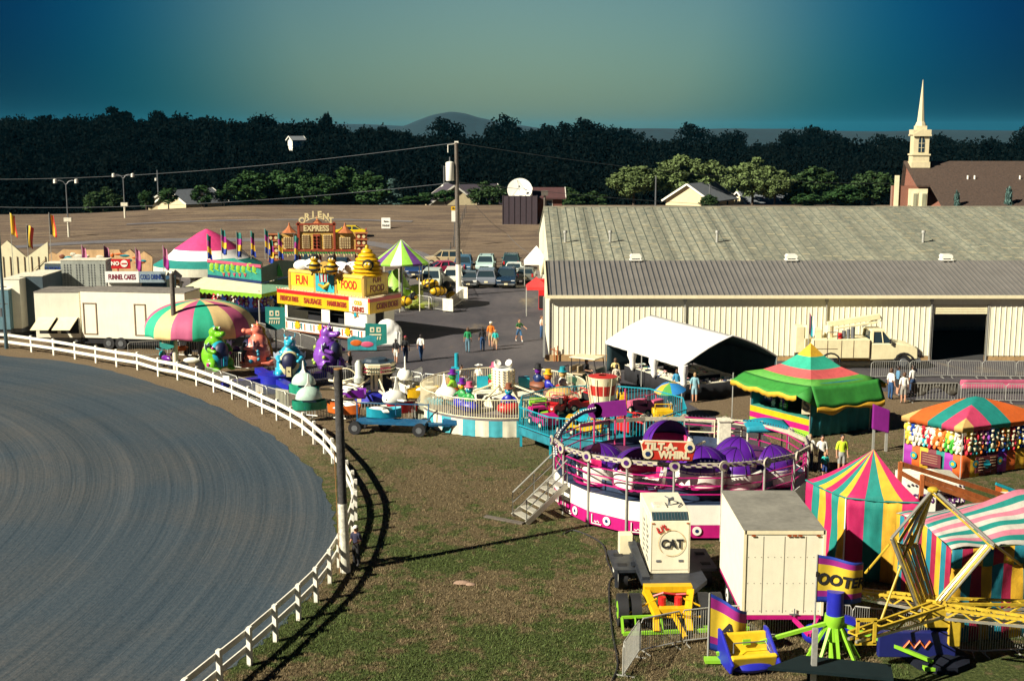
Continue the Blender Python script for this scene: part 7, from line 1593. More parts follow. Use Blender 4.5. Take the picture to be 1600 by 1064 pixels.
def frog_booth():
 Y = 97.0; o = Vector((P(380, 470, Y).x, Y, 0)); t = thing('frog_game_booth', 'game booth with green frog picture board and long green fringed awning', 'booth', o); X = lambda px: P(px, 430, Y).x - o.x; Z = lambda py: P(380, py, Y).z
 A, B, C = (X(325), 0), (X(414), -1.4), (X(458), 2.2)
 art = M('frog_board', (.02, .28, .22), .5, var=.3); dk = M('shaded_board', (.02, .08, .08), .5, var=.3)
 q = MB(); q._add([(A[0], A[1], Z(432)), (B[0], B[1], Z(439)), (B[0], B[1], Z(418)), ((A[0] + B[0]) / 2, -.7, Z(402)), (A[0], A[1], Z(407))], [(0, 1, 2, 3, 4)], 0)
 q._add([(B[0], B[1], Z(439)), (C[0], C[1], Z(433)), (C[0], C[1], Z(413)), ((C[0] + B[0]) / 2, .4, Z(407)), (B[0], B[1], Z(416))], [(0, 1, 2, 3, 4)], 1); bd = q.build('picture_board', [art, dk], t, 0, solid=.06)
 q = MB(); rr = random.Random(8); lm = 0
 for i in range(9):
  u = .08 + i * .1; x, y = A[0] + (B[0] - A[0]) * u, A[1] + (B[1] - A[1]) * u - .06; z = Z(416) + .1 * math.sin(i * 2)
  q.sph((x, y, z), (.18, .04, .28), 8, 6, 0); q.sph((x + .12, y, z + .18), (.12, .04, .1), 8, 6, 0); q.bar((x - .2, y, z - .2), (x + .15, y - .02, z - .4), .09, m=0)
 for i in range(5): u = .3 + i * .1; x, y = A[0] + (B[0] - A[0]) * u, A[1] + (B[1] - A[1]) * u - .07; z = Z(428); q.prism([(x - .12, z + .15), (x + .12, z + .15), (x, z - .15)], y - .02, y, m=1)
 for (p0, p1, zz0, zz1, m) in ((A, B, Z(431), Z(438), 2), (A, B, Z(407.5), Z(413), 1)):
  q.bar((p0[0], p0[1] - .06, zz0), (p1[0], p1[1] - .06, zz1), .08, .22, m)
 x0_, y0_ = (B[0] + C[0]) / 2, .3; q.prism([(x0_ - .3, Z(432)), (x0_, Z(412)), (x0_ + .3, Z(432))], y0_ - .2, y0_ - .1, m=3)
 q.build('frog_artwork', [M('frog_lime', (.30, .60, .05), .5), M('frog_pink', (.60, .08, .16), .5), dblue, green], bd, 0)
 q = MB(); q._add([(A[0] - .3, A[1], Z(433)), (B[0], B[1], Z(440)), (B[0] + .3, B[1] - 1.6, Z(452)), (A[0] - 1.6, A[1] - 1.4, Z(446))], [(0, 1, 2, 3)], 0)
 q._add([(B[0], B[1], Z(440)), (C[0], C[1], Z(434)), (C[0] + 1.2, C[1] - 1, Z(446)), (B[0] + .3, B[1] - 1.6, Z(452))], [(0, 1, 2, 3)], 1)
 aw = q.build('awning', [M('pale_awning', (.60, .58, .38), .8), M('mint_awning', (.20, .40, .25), .8)], t, 0, solid=.02)
 q = MB(); p0, p1, p2 = Vector((A[0] - 1.6, A[1] - 1.42, Z(446))), Vector((B[0] + .3, B[1] - 1.62, Z(452))), Vector((C[0] + 1.2, C[1] - 1.02, Z(446)))
 for a_, b_ in ((p0, p1), (p1, p2)): q.sheet(lambda u, v: a_.lerp(b_, u) + Vector((0, 0, -v * (.22 + .14 * (int(u * 36) % 2)))), 36, 1)
 q.build('fringe', lime, aw, 0, solid=.02)
 q = MB(); q.bx(A[0], 0, 0, B[0], 3, 1.0); q.bx(A[0], 2.6, 0, C[0], 3, Z(440)); q.build('counter', dblue, t, 0)
 for px, y in ((325, -1.0), (414, -2.6), (365, -1.6), (458, 1.4)): p_ = MB(); p_.cyl((X(px), y, 0), (X(px), y, Z(448)), .06, .06, 8); p_.build('post', steel, t)
 for i in range(30):
  plush(Vector((o.x + X(rr.uniform(330, 440)), Y + rr.uniform(.2, 1.5), rr.uniform(1.1, 3.1))), rr.choice(['white', 'pink', 'green', 'white', 'blue', 'orange', 'red', 'purple']), 1.5, 'the frog game booth', rr.uniform(-.5, .5))
frog_booth()
def food_stand():
 N = G(574, 537); Y0 = N.y; L = G(447, 519); Rr = G(616, 528)
 o = N.copy(); t = thing('food_stand', 'yellow and red fast food stand with FUN FOOD panels and a popcorn picture', 'food stand', o)
 l_, r = L - o, Rr - o; n = Vector((0, 0, 0)); bk = l_ + r
 Z = lambda py, Y=Y0: P(574, py, Y).z; zc0, zc1 = Z(490), Z(466)
 def quad(q, a, b, z0, z1, m=0, off=0.0):
  d = (b - a).normalized(); nn = Vector((d.y, -d.x, 0)) * off
  q._add([a + nn + Vector((0, 0, z0)), b + nn + Vector((0, 0, z0)), b + nn + Vector((0, 0, z1)), a + nn + Vector((0, 0, z1))], [(0, 1, 2, 3)], m)
 f = lambda a, b, u: a.lerp(b, u)
 q = MB(); d_ = l_.normalized()
 for a, b in ((l_, n), (n, r)): quad(q, a, b, .15, 1.15)
 quad(q, r, bk, .15, zc0); quad(q, bk, l_, .15, zc0)
 for u0, u1 in ((0, .03), (.46, .56), (.74, 1.0)): quad(q, f(l_, n, u0), f(l_, n, u1), 1.15, zc0)
 for u0, u1 in ((0, .3), (.62, 1)): quad(q, f(n, r, u0), f(n, r, u1), 1.15, zc0)
 q.poly([l_ + Vector((0, 0, .2)), n + Vector((0, 0, .2)), r + Vector((0, 0, .2)), bk + Vector((0, 0, .2))]); q.build('wall', white, t, 0, solid=.06)
 q = MB(); c_ = (l_ + r) / 2
 q.poly([p.lerp(c_, .12) + Vector((0, 0, zc0 - .4)) for p in (l_, n, r, bk)]); quad(q, f(l_, n, .03).lerp(c_, .4), f(l_, n, .97).lerp(c_, .4), .3, zc0 - .4); q.build('dark_interior', blackc, t, 0)
 q = MB(); quad(q, l_, n, 1.13, 1.2, 0, .18); q.build('serving_shelf', steel, t, 0, solid=.3)
 q = MB(); zz = .2
 for a, b, k in ((l_, n, 26), (n, r, 9)):
  for i in range(k):
   u = (i + .5) / k; p = f(a, b, u); dd = (b - a).normalized(); nn = Vector((dd.y, -dd.x, 0)); q.bar(p + nn * .05 + Vector((0, 0, .35)), p + nn * .05 + Vector((0, 0, .85)), .10, .03, i % 3)
  quad(q, a, b, .16, .26, 3, .05)
 for u in (.16, .45, .78):
  p = f(l_, n, u); dd = (n - l_).normalized(); nn = Vector((dd.y, -dd.x, 0)); q.at(p + nn * .09 + Vector((0, 0, .7)), (R(90), 0, math.atan2(dd.y, dd.x)))
  q.prism([(math.cos(k * PI / 8) * (.38 if k % 2 else .22), math.sin(k * PI / 8) * (.38 if k % 2 else .22)) for k in range(16)], 0, .03, 'z', 4); q.at()
 q.build('counter_artwork', [orange, whitec, teal, BRN, yellow], t, 0)
 ex = 1.06; lo, no, ro, bo = [(p - c_) * 1.10 + c_ for p in (l_, n, r, bk)]; lo += (l_ - n).normalized() * .3; ro += (r - n).normalized() * .25
 q = MB()
 for a, b in ((lo, no), (no, ro), (ro, bo), (bo, lo)):
  zs = zc0 + .74 * (zc1 - zc0); quad(q, a, b, zc0, zs, 0); quad(q, a, b, zs, zc1, 1)
 q.poly([p + Vector((0, 0, zc1)) for p in (lo, no, ro, bo)], 2); q.poly([p + Vector((0, 0, zc0)) for p in (lo, no, ro, bo)], 2); bd = q.build('sign_band', [yellow, red, whited], t, 0)
 q = MB(); fz = zc0 + .40 * (zc1 - zc0)
 def wr(txt, a, b, u, size, z, m=0, off=.03, sx=.7):
  p = f(a, b, u); dd = (b - a).normalized(); nn = Vector((dd.y, -dd.x, 0)); q.text(txt, size, tuple(p + nn * off + Vector((0, 0, z))), (R(90), 0, math.atan2(dd.y, dd.x)), m, bold=.022, sx=sx)
 wr('FRENCH FRIES', lo, no, .14, .50, fz, 0, sx=.62); wr('SAUSAGE', lo, no, .40, .55, fz, 0, sx=.8); wr('HAMBURGERS', lo, no, .66, .5, fz, 0, sx=.62); wr('CORN DOGS', no, ro, .55, .60, fz, 0, sx=.68)
 quad(q, f(lo, no, .79), f(lo, no, .985), zc0 + .02, zc1 - .02, 1, .02); wr('COLD', lo, no, .885, .38, fz + .27, 2, .04); wr('DRINKS', lo, no, .885, .48, fz - .2, 0, .04, .7)
 q.build('lettering', [M('maroon_letters', (.30, .03, .01), .5), whited, yellow], bd, 0)
 zp1 = Z(432); gold = M('gold_parapet', (.70, .46, .10), .5, var=.15); q = MB(); l2, n2, r2, b2 = [(p - c_) * .9 + c_ for p in (l_, n, r, bk)]
 for a, b in ((l2, n2), (n2, r2), (r2, b2), (b2, l2)): quad(q, a, b, zc1, zp1)
 pp = q.build('parapet', gold, t, 0, solid=.08)
 q = MB(); quad(q, f(l2, n2, .02), f(l2, n2, .34), zc1 + .35, Z(438), 0, .06); quad(q, f(l2, n2, .66), f(l2, n2, .98), zc1 + .35, Z(438), 0, .06); quad(q, f(n2, r2, .12), f(n2, r2, .95), zc1 + .2, Z(436), 0, .06)
 for u in (.0, .36, .64, 1.0): p = f(l2, n2, u); q.bar(p + Vector((0, -.1, zc1)), p + Vector((0, -.1, Z(436))), .16, m=1)
 for a, b in ((l2, n2), (n2, r2)): quad(q, a, b, Z(437), Z(433), 1, .1)
 q.build('lit_panel', [M('bright_yellow_panel', (.80, .58, .03), .4), gold], pp, 0)
 q = MB(); a, b = l2, n2; wr('FUN', a, b, .18, .95, Z(449), 0, .08, .72); wr('FOOD', a, b, .82, .85, Z(449), 0, .08, .66); wr('FUN', n2, r2, .53, .6, Z(441), 1, .08, .8); wr('FOOD', n2, r2, .53, .7, Z(455), 1, .08, .8); q.build('lettering', [M('letter_red', (.55, .03, .01), .5), M('letter_brown', (.25, .05, .0), .5)], pp, 0)
 q = MB(); quad(q, f(l2, n2, .37), f(l2, n2, .63), zc1 + .1, Z(425), 0, .12); p = f(l2, n2, .5); q.prism([(p.x - .85, Z(425)), (p.x + .85, Z(425)), (p.x + .7, Z(419)), (p.x, Z(414)), (p.x - .7, Z(419))], p.y - .2, p.y - .1, m=1); cp = q.build('centre_panel', [M('picture_blue', (.02, .35, .42), .5), gold], pp, 0)
 q = MB(); zz = Z(455)
 for i in range(7): q.bar((p.x - .35 + i * .115, p.y - .25, zz + .35), (p.x - .42 + i * .14, p.y - .25, zz + 1.05), .09, .03, i % 2)
 for i in range(10): q.sph((p.x - .4 + (i % 5) * .2, p.y - .27, zz + 1.1 + .14 * (i // 5)), .13, 8, 6, 2)
 q.tube([(p.x - .5, p.y - .3, zz + .2), (p.x - .1, p.y - .3, zz - .05), (p.x + .35, p.y - .3, zz + .25), (p.x + .5, p.y - .3, zz + .5)], [.08, .17, .15, .08], 8, 2); q.build('popcorn_picture', [red, white, yellow], cp)
 q = MB();
 for i in range(28):
  for a, b in ((lo, no), (no, ro)): q.sph(tuple(f(a, b, i / 27) + Vector((0, 0, zc1 + .08))), .06, 6, 5)
 q.build('bulbs', M('warm_bulb', (.75, .62, .35), .3), bd)
 q = MB(); zb = Z(436)
 for x_, z_ in ((.15, .6), (.3, .9), (.45, .5), (.75, .6), (.85, .95), (.95, .8), (.68, .8)): pq = f(l2, b2 if 0 else n2, x_) + Vector((0, 1.2, 0)); q.sph((pq.x, pq.y, zb + z_ * .6), (.7, .3, .45), 10, 7)
 q.build('cloud_cutout', whitec, t)
 q = MB(); quad(q, f(n, r, .32), f(n, r, .58), .2, zc0 - .1, 0, .02); q.build('doorway', blackc, t, 0)
 q = MB(); pz = f(l_, n, .87); q.at(pz + Vector((0, -.08, 2.1)), (R(90), 0, math.atan2(-l_.y, -l_.x))); q.prism([(math.cos(k * PI / 5) * (.4 if k % 2 else .2), math.sin(k * PI / 5) * (.4 if k % 2 else .2)) for k in range(10)], 0, .03, 'z', 0); q.cyl((0, -.1, .03), (0, -.1, .06), .15, .15, 12, 1); q.at(); q.build('star_picture', [M('sun_brown', (.45, .2, .03), .5), turq], t, 0)
 def bee(px, py, s, lab, Y=Y0 + 1.5, name='bee_figure', rz=0, z=None, group=None):
  p = P(px, py, Y); b_ = thing(name, lab, 'figure', p if z is None else (p.x, Y, z), rz, group); b_.scale = (s, s, s)
  q = MB(); q.sph((0, 0, .55), (.42, .38, .5), 14, 9, 0); q.build('body', yellow, b_); q = MB()
  for zz in (.28, .62): q.lathe([(.40, zz), (.44, zz + .08), (.40, zz + .16)], 16)
  q.build('stripes', blackc, b_); q = MB(); q.sph((0, -.03, 1.2), (.34, .3, .3), 14, 9);
  for s_ in (-1, 1): q.tube([(s_ * .1, 0, 1.45), (s_ * .2, -.05, 1.65)], .02, 5); q.sph((s_ * .2, -.05, 1.68), .05, 6, 5); q.tube([(s_ * .35, -.05, .7), (s_ * .55, -.2, .65)], .06, 6); q.tube([(s_ * .15, 0, .15), (s_ * .2, -.15, -.05)], .07, 6)
  q.build('head', blackc, b_); q = MB(); q.sph((0, -.2, 1.15), (.26, .16, .2), 12, 8, 0)
  for s_ in (-1, 1): q.sph((s_ * .1, -.33, 1.25), (.06, .04, .08), 7, 6, 1)
  q.build('face', [yellow, white], b_); return b_
 bee(492, 429, 1.0, 'black and yellow bee figure standing on the left of the food stand roof'); bee(519, 431, 1.0, 'black and yellow bee figure standing at the middle of the food stand roof')
 h_ = thing('beehive_figure', 'yellow ringed beehive figure with a bee face on the food stand roof', 'figure', P(574, 433, Y0 + 1.6)); q = MB()
 for i in range(8): u = i / 7; q.sph((0, 0, .2 + i * .27), (1.0 * (1 - u ** 2.2) + .14, .9 * (1 - u ** 2.2) + .14, .24), 16, 8)
 q.build('hive', yellow, h_); q = MB(); q.sph((.15, -.8, .95), (.42, .25, .42), 12, 8); q.build('bee_head', blackc, h_); q = MB(); q.sph((.15, -1.0, .92), (.3, .13, .26), 10, 7, 0)
 for s_ in (-1, 1): q.sph((.15 + s_ * .12, -1.1, 1.05), .07, 7, 6, 1)
 q.build('bee_face', [yellow, white], h_)
 bee_rides(bee)
 b = G(606, 538); q = MB(); q.sph((0, 0, 1.1), (.8, .6, .75), 12, 9); q.sph((.5, 0, .9), (.55, .5, .6), 10, 8); q.bx(-.6, -.5, 0, 1.0, .5, .9); o2 = q.build('tarp_covered_machine', whitec, None, 50, loc=b, remesh=.08); tag(o2, 'white tarpaulin lumped over a machine right of the food stand', 'tarpaulin')
 b = G(566, 549); q = MB(); q.prism([(-1.0, .1), (1.0, .1), (1.0, 1.0), (.6, 1.15), (0, .95), (-.6, 1.1), (-1.0, .9)], -.04, .04); t2 = thing('mural_panel', 'small curvy painted panel in orange, pink and teal leaning on the queue rail', 'panel', b); q.build('panel', M('mural_teal', (.03, .3, .35), .5, var=.4), t2, 0); q = MB(); q.sph((-.4, -.05, .6), (.4, .03, .22), 12, 8, 0); q.sph((.35, -.05, .5), (.45, .03, .2), 12, 8, 1); q.build('artwork', [orange, pink], t2)
def bee_rides(bee):
 c = G(652, 478); t = thing('bee_ride', 'small bee ride hub with sloping dark arms beside the green and white canopy', 'fairground ride', c)
 q = MB(); q.lathe([(1.9, .05), (1.9, .35), (.6, .5), (.5, 1.8), (0, 1.9)], 14); q.build('hub', M('yellow_green_hub', (.35, .42, .05), .5), t)
 q = MB(); q.lathe([(1.6, .4), (1.2, 1.6), (.4, 3.0), (0, 3.2)], 12, c=(-1.8, .6, 0)); q.build('flower_cone', M('cone_green', (.25, .45, .05), .5), t)
 for k in range(6):
  a = k * PI / 3 + .2; q = MB(); q.tube([(0, 0, 1.4), (2.6 * math.cos(a), 2.6 * math.sin(a), .9 + .8 * (k % 2))], .08); q.build('arm', dsteel, t)
  v = thing('bee_car', 'black and yellow bee shaped ride car circling beside the green and white canopy', 'ride vehicle', (c.x + 3.0 * math.cos(a), c.y + 3.0 * math.sin(a), .7 + .8 * (k % 2)), a + PI / 2, 'bee cars of the bee ride')
  q = MB(); q.sph((0, 0, .1), (.85, .48, .42), 14, 9); q.build('body', yellow, v); q = MB()
  for x in (-.5, -.1, .3): q.M = Matrix.Translation((x, 0, .1)) @ Matrix.Rotation(PI / 2, 4, 'Y'); rr_ = math.sqrt(max(.05, 1 - (x / .85) ** 2)); q.lathe([(.44 * rr_, -.08), (.49 * rr_, 0), (.44 * rr_, .08)], 14)
  q.build('stripes', blackc, v); q = MB(); q.sph((.9, 0, .55), (.33, .33, .34), 12, 9); q.build('head', blackc, v)
  q = MB(); q.sph((1.08, 0, .5), (.2, .24, .2), 10, 7); q.build('face', yellow, v)
def green_canopy():
 c = Vector((P(627, 400, 106).x, 106.0, 0)); Z = lambda py: P(627, py, 106).z; R0 = 45 * 106 / F
 t = thing('striped_canopy', 'cone canopy with lime, white and purple segments behind the food stand', 'tent', c)
 m_ = [M('lime_canvas', (.28, .60, .06), .7), whitec, purplec]; seq = [0, 2, 0, 1, 0, 2, 0, 1]; q = MB(); N_ = 16
 q.lathe([(.06, Z(375)), (R0 * .35, Z(386) - .1), (R0, Z(409)), (R0 * 1.01, Z(412))], N_ * 2, a0=.1, a1=.1 + 2 * PI, mats=[seq[(i // 2) % 8] for i in range(N_ * 2)]); q.build('canopy', m_, t, 20, solid=.01, weld=.001)
 q = MB(); q.cyl((0, 0, 0), (0, 0, Z(376)), .12, .1, 8)
 q.build('mast', dsteel, t)
 for k in range(8): a = k * PI / 4; q = MB(); q.cyl((R0 * .95 * math.cos(a), R0 * .95 * math.sin(a), 0), (R0 * .95 * math.cos(a), R0 * .95 * math.sin(a), Z(410)), .04, .04, 6); q.build('post', whited, t)
food_stand(); green_canopy()
def orient():
 Y = 116.0; o = Vector((P(500, 400, Y).x, Y, 0)); t = thing('oriental_facade', 'ornate oriental ride front with pagoda roofs, lattice windows and arched lettering', 'show front', o); X = lambda px: P(px, 400, Y).x - o.x; Z = lambda py: P(500, py, Y).z
 br = M('front_red_brown', (.30, .05, .02), .5, var=.3); cr = M('front_ivory', (.66, .54, .28), .5, var=.25); cp = M('copper_roof', (.42, .14, .05), .5, var=.2); gold = M('front_gold', (.55, .34, .08), .5, var=.3)
 q = MB(); q.bx(X(468), 0, Z(391), X(523), .4, Z(350)); q.bx(X(440), .1, Z(391), X(467), .5, Z(366)); q.bx(X(524), .1, Z(391), X(556), .5, Z(364)); q.build('facade_wall', gold, t, 0)
 q = MB()
 for a, b in ((466, 469.5), (521.5, 525)): q.bx(X(a), -.15, Z(391), X(b), .1, Z(347))
 q.bx(X(464), -.15, Z(352), X(526), .1, Z(349)); q.bx(X(436), -.15, Z(393), X(576), .1, Z(390)); q.bx(X(490), -.1, Z(391), X(501), .0, Z(366)); q.build('red_frame', br, t, 0)
 for x0, x1, y0, y1 in ((473, 484, 388, 367), (506, 518, 388, 367), (444, 459, 388, 371), (531, 548, 388, 371)):
  q = MB(); q.bx(X(x0), -.08, Z(y0), X(x1), -.01, Z(y1), 0)
  for i in range(1, 5): xx = X(x0) + (X(x1) - X(x0)) * i / 5; q.bx(xx - .02, -.11, Z(y0), xx + .02, -.08, Z(y1), 1)
  for i in range(1, 7): zz = Z(y0) + (Z(y1) - Z(y0)) * i / 7; q.bx(X(x0), -.111, zz - .02, X(x1), -.081, zz + .02, 1)
  q.build('lattice_window', [cr, M('lattice_brown', (.2, .1, .04), .6)], t, 0)
 q = MB(); q.bx(X(470), -.12, Z(362), X(521), -.01, Z(352), 1); q.text('EXPRESS', .78, (X(495.5), -.14, Z(357)), m=0, bold=.03, sx=.82); q.build('title_panel', [cr, M('title_brown', (.18, .07, .03), .6)], t, 0)
 q = MB(); n_ = 6; txt = 'ORIENT'; cx_, cz_, r_ = X(496), Z(362), Z(333) - Z(362)
 for i, ch in enumerate(txt):
  a = R(141 - i * 20.4); q.text(ch, .8, (cx_ + r_ * 1.0 * math.cos(a), -.05, cz_ + r_ * .92 * math.sin(a)), (R(90), a - R(90) if 0 else R(0), 0), bold=.03)
 q.tube([(cx_ + r_ * .85 * math.cos(R(130 - k * 8)), 0, cz_ + r_ * .72 * math.sin(R(130 - k * 8))) for k in range(11)], .04, 5); q.bar((X(474), 0, Z(350)), (X(484), 0, Z(338)), .05); q.bar((X(519), 0, Z(350)), (X(508), 0, Z(338)), .05); q.build('arched_lettering', cr, t, 0)
 def pagoda(px, pyb, pyt, w):
  q = MB(); c_ = (X(px), .1); h = Z(pyt) - Z(pyb); k = w * Y / F
  q.lathe([(k * 1.15, Z(pyb)), (k * .95, Z(pyb) + .08), (k * .45, Z(pyb) + h * .45), (k * .15, Z(pyb) + h * .75), (.05, Z(pyb) + h)], 8, c=(c_[0], c_[1] + .3, 0), a0=PI / 8, a1=2 * PI + PI / 8); q.sph((c_[0], c_[1] + .3, Z(pyt)), .08, 8, 6)
  q.build('pagoda_roof', cp, t, 20)
 pagoda(452, 364, 350, 11); pagoda(539, 364, 350, 12); pagoda(496, 349, 340, 7); pagoda(495, 368, 364, 6)
 for px in (428, 565):
  q = MB();
  for i in range(5):
   zc = Z(368 + i * 10 if px == 428 else 366 + i * 10); q.bx(X(px - 8), .0, zc - .5, X(px + 8), .6, zc + .05, 0); q.bx(X(px - 10), -.15, zc + .05, X(px + 10), .7, zc + .14, 1)
   for dx in (-4, 4): q.cyl((X(px + dx), -.0, zc - .22), (X(px + dx), -.06, zc - .22), .15, .15, 10, 2)
  q.build('stacked_tower', [br, cp, MATS['front_ivory']], t, 0)
 q = MB()
 for px in range(440, 560, 4): q.prism([(X(px), Z(392)), (X(px + 4), Z(392)), (X(px + 4), Z(396)), (X(px + 2), Z(400) - .15 * math.sin(px)), (X(px), Z(396))], -.1, 0, m=0); q.cyl((X(px + 2), -.1, Z(395)), (X(px + 2), -.14, Z(395)), .09, .09, 8, 1)
 q.build('scalloped_frieze', [cr, green], t, 0)
 q = MB();
 for i in range(8): q.cyl((X(492.5), -.1, Z(386 - (i // 2) * 5)), (X(492.5), -.14, Z(386 - (i // 2) * 5)), .12, .12, 8); q.cyl((X(498.5), -.1, Z(386 - (i // 2) * 5)), (X(498.5), -.14, Z(386 - (i // 2) * 5)), .12, .12, 8)
 q.build('door_medallions', cr, t, 0)
 for px in (440, 468, 500, 523, 556, 572): q = MB(); q.bx(X(px) - .1, .15, 0, X(px) + .1, .35, Z(391)); q.build('support_post', br, t, 0)
 q = MB(); q.bx(X(420), 3, .3, X(580), 6, 1.6); q.build('rear_deck', dblue, t, 0)
orient()
def yoyo():
 Yc = 33.8; c = Vector((P(1470, 945, Yc).x, Yc, 0)); t = thing('swing_arm_ride', 'folded yellow and chrome steel arms of a spinning ride at the lower right', 'fairground ride', c)
 ye = M('arm_yellow', (.55, .38, .03), .45, var=.3, scale=5); ch = M('arm_chrome', (.62, .60, .52), .25, metal=.7, var=.2)
 q_ = lambda px, py, Y=Yc: P(px, py, Y) - c
 mb = MB(); mb.cyl((0, 0, 0), (0, 0, q_(1470, 945).z), .36, .3, 14); mb.lathe([(.9, 0), (.9, .2), (.4, .4)], 10); mb.build('centre_column', M('column_dark', (.01, .012, .02), .9, spec=.1), t)
 apex = q_(1458, 764);
 mb = MB(); mb.lathe([(.15, -.06), (.16, 0), (.1, .05), (0, .06)], 10, c=tuple(apex)); mb.build('apex_ring', ye, t)
 ring = [q_(*p) for p in ((1385, 832), (1398, 845), (1412, 852), (1428, 856), (1441, 858))]
 ring = [Vector((p.x, p.y + (i - 2) * .25, p.z)) for i, p in enumerate(ring)]
 for i, p in enumerate(ring):
  mb = MB(); mb.tube([apex + (p - apex).normalized() * .1, p], .048, 7, 1 if i % 2 else 0); mb.tube([apex + Vector((.06, .1, 0)), p + Vector((.07, .1, 0))], .022, 6, 1); mb.build('upper_strut', [ch, ye], t)
  b = q_(1430 + i * 8, 944); b.y = p.y * .4; mb = MB(); mb.tube([p, b], .055, 7, 0); mb.tube([p + Vector((.09, 0, 0)), b + Vector((.09, 0, 0))], .025, 6, 1); mb.build('lower_strut', [ch, ye], t)
 mb = MB(); mb.tube(ring, .04, 6); mb.tube([r_ + Vector((0, 0, -.08)) for r_ in ring], .03, 6); mb.build('linking_ring', ye, t)
 e1 = q_(1553, 850, 32.8); mb = MB(); mb.tube([apex, e1], .05, 7, 0); mb.tube([apex + Vector((-.04, -.1, -.1)), e1 + Vector((-.04, -.1, -.1))], .03, 7, 1); mb.tube([e1, q_(1625, 905, 38)], .04, 7, 1)
 for k in range(4): mb.tube([e1 + Vector((-.06 * k, .1 * k, -.05 * k)), q_(1478 - 5 * k, 938, 33.0)], .035, 7, k % 2)
 mb.build('folded_arm', [ch, ye], t)
 def truss(a, b, w=.4, h=.34, lab='radial_arm', taper=.6, bottom_chrome=True):
  a, b = Vector(a), Vector(b); d = (b - a).normalized(); sx = d.cross(Vector((0, 0, 1))).normalized(); mb = MB(); n_ = 7
  def pt(u, i, j): k = 1 - (1 - taper) * u; return a.lerp(b, u) + sx * i * w / 2 * k + Vector((0, 0, j * h / 2 * k))
  for i in (-1, 1):
   mb.bar(pt(0, i, 1), pt(1, i, 1), .07, m=0); mb.bar(pt(0, i, -1), pt(1, i, -1), .07, m=1 if bottom_chrome else 0)
   for k in range(n_): mb.bar(pt(k / n_, i, 1 if k % 2 else -1), pt((k + 1) / n_, i, -1 if k % 2 else 1), .042, m=0)
  for k in range(n_ + 1): mb.bar(pt(k / n_, -1, 1), pt(k / n_, 1, 1), .03, m=0)
  mb.build(lab, [ye, ch], t, 0)
 truss(q_(1465, 945), q_(1347, 928, 34.8)); truss(q_(1465, 952, 33.3), q_(1332, 995, 31.2), .42, .3); truss(q_(1475, 948, 33.3), q_(1640, 948, 33.8), .45, .36); truss(q_(1478, 955, 32.9), q_(1640, 975, 31.8),   .4, .28)
 mb = MB(); a = q_(1340, 985, 31.3);
 for dx, dz in ((0, 0), (.45, 0)): mb.bar(a + Vector((dx, 0, -.35)), a + Vector((dx, 0, .3)), .08)
 for dz in (-.35, .3): mb.bar(a + Vector((-.05, 0, dz)), a + Vector((.5, 0, dz)), .08)
 mb.build('end_bracket', ye, t, 0)
 mb = MB(); mb.tube([q_(1425, 836), q_(1376, 970, 32.7)], .035, 6); mb.tube([q_(1390, 850), q_(1352, 895, 34.3)], .035, 6); mb.tube([q_(1432, 828), q_(1405, 885)], .03, 6); mb.build('guy_rod', ye, t)
 mb = MB(); mb.bx(-.55, -.45, q_(1470, 945).z - .5, .55, .5, q_(1470, 945).z + .05); mb.bx(.1, -.6, q_(1470, 945).z - 1.0, .4, -.3, q_(1470, 945).z); mb.build('hub_block', ye, t, 0, bevel=.03)
yoyo()
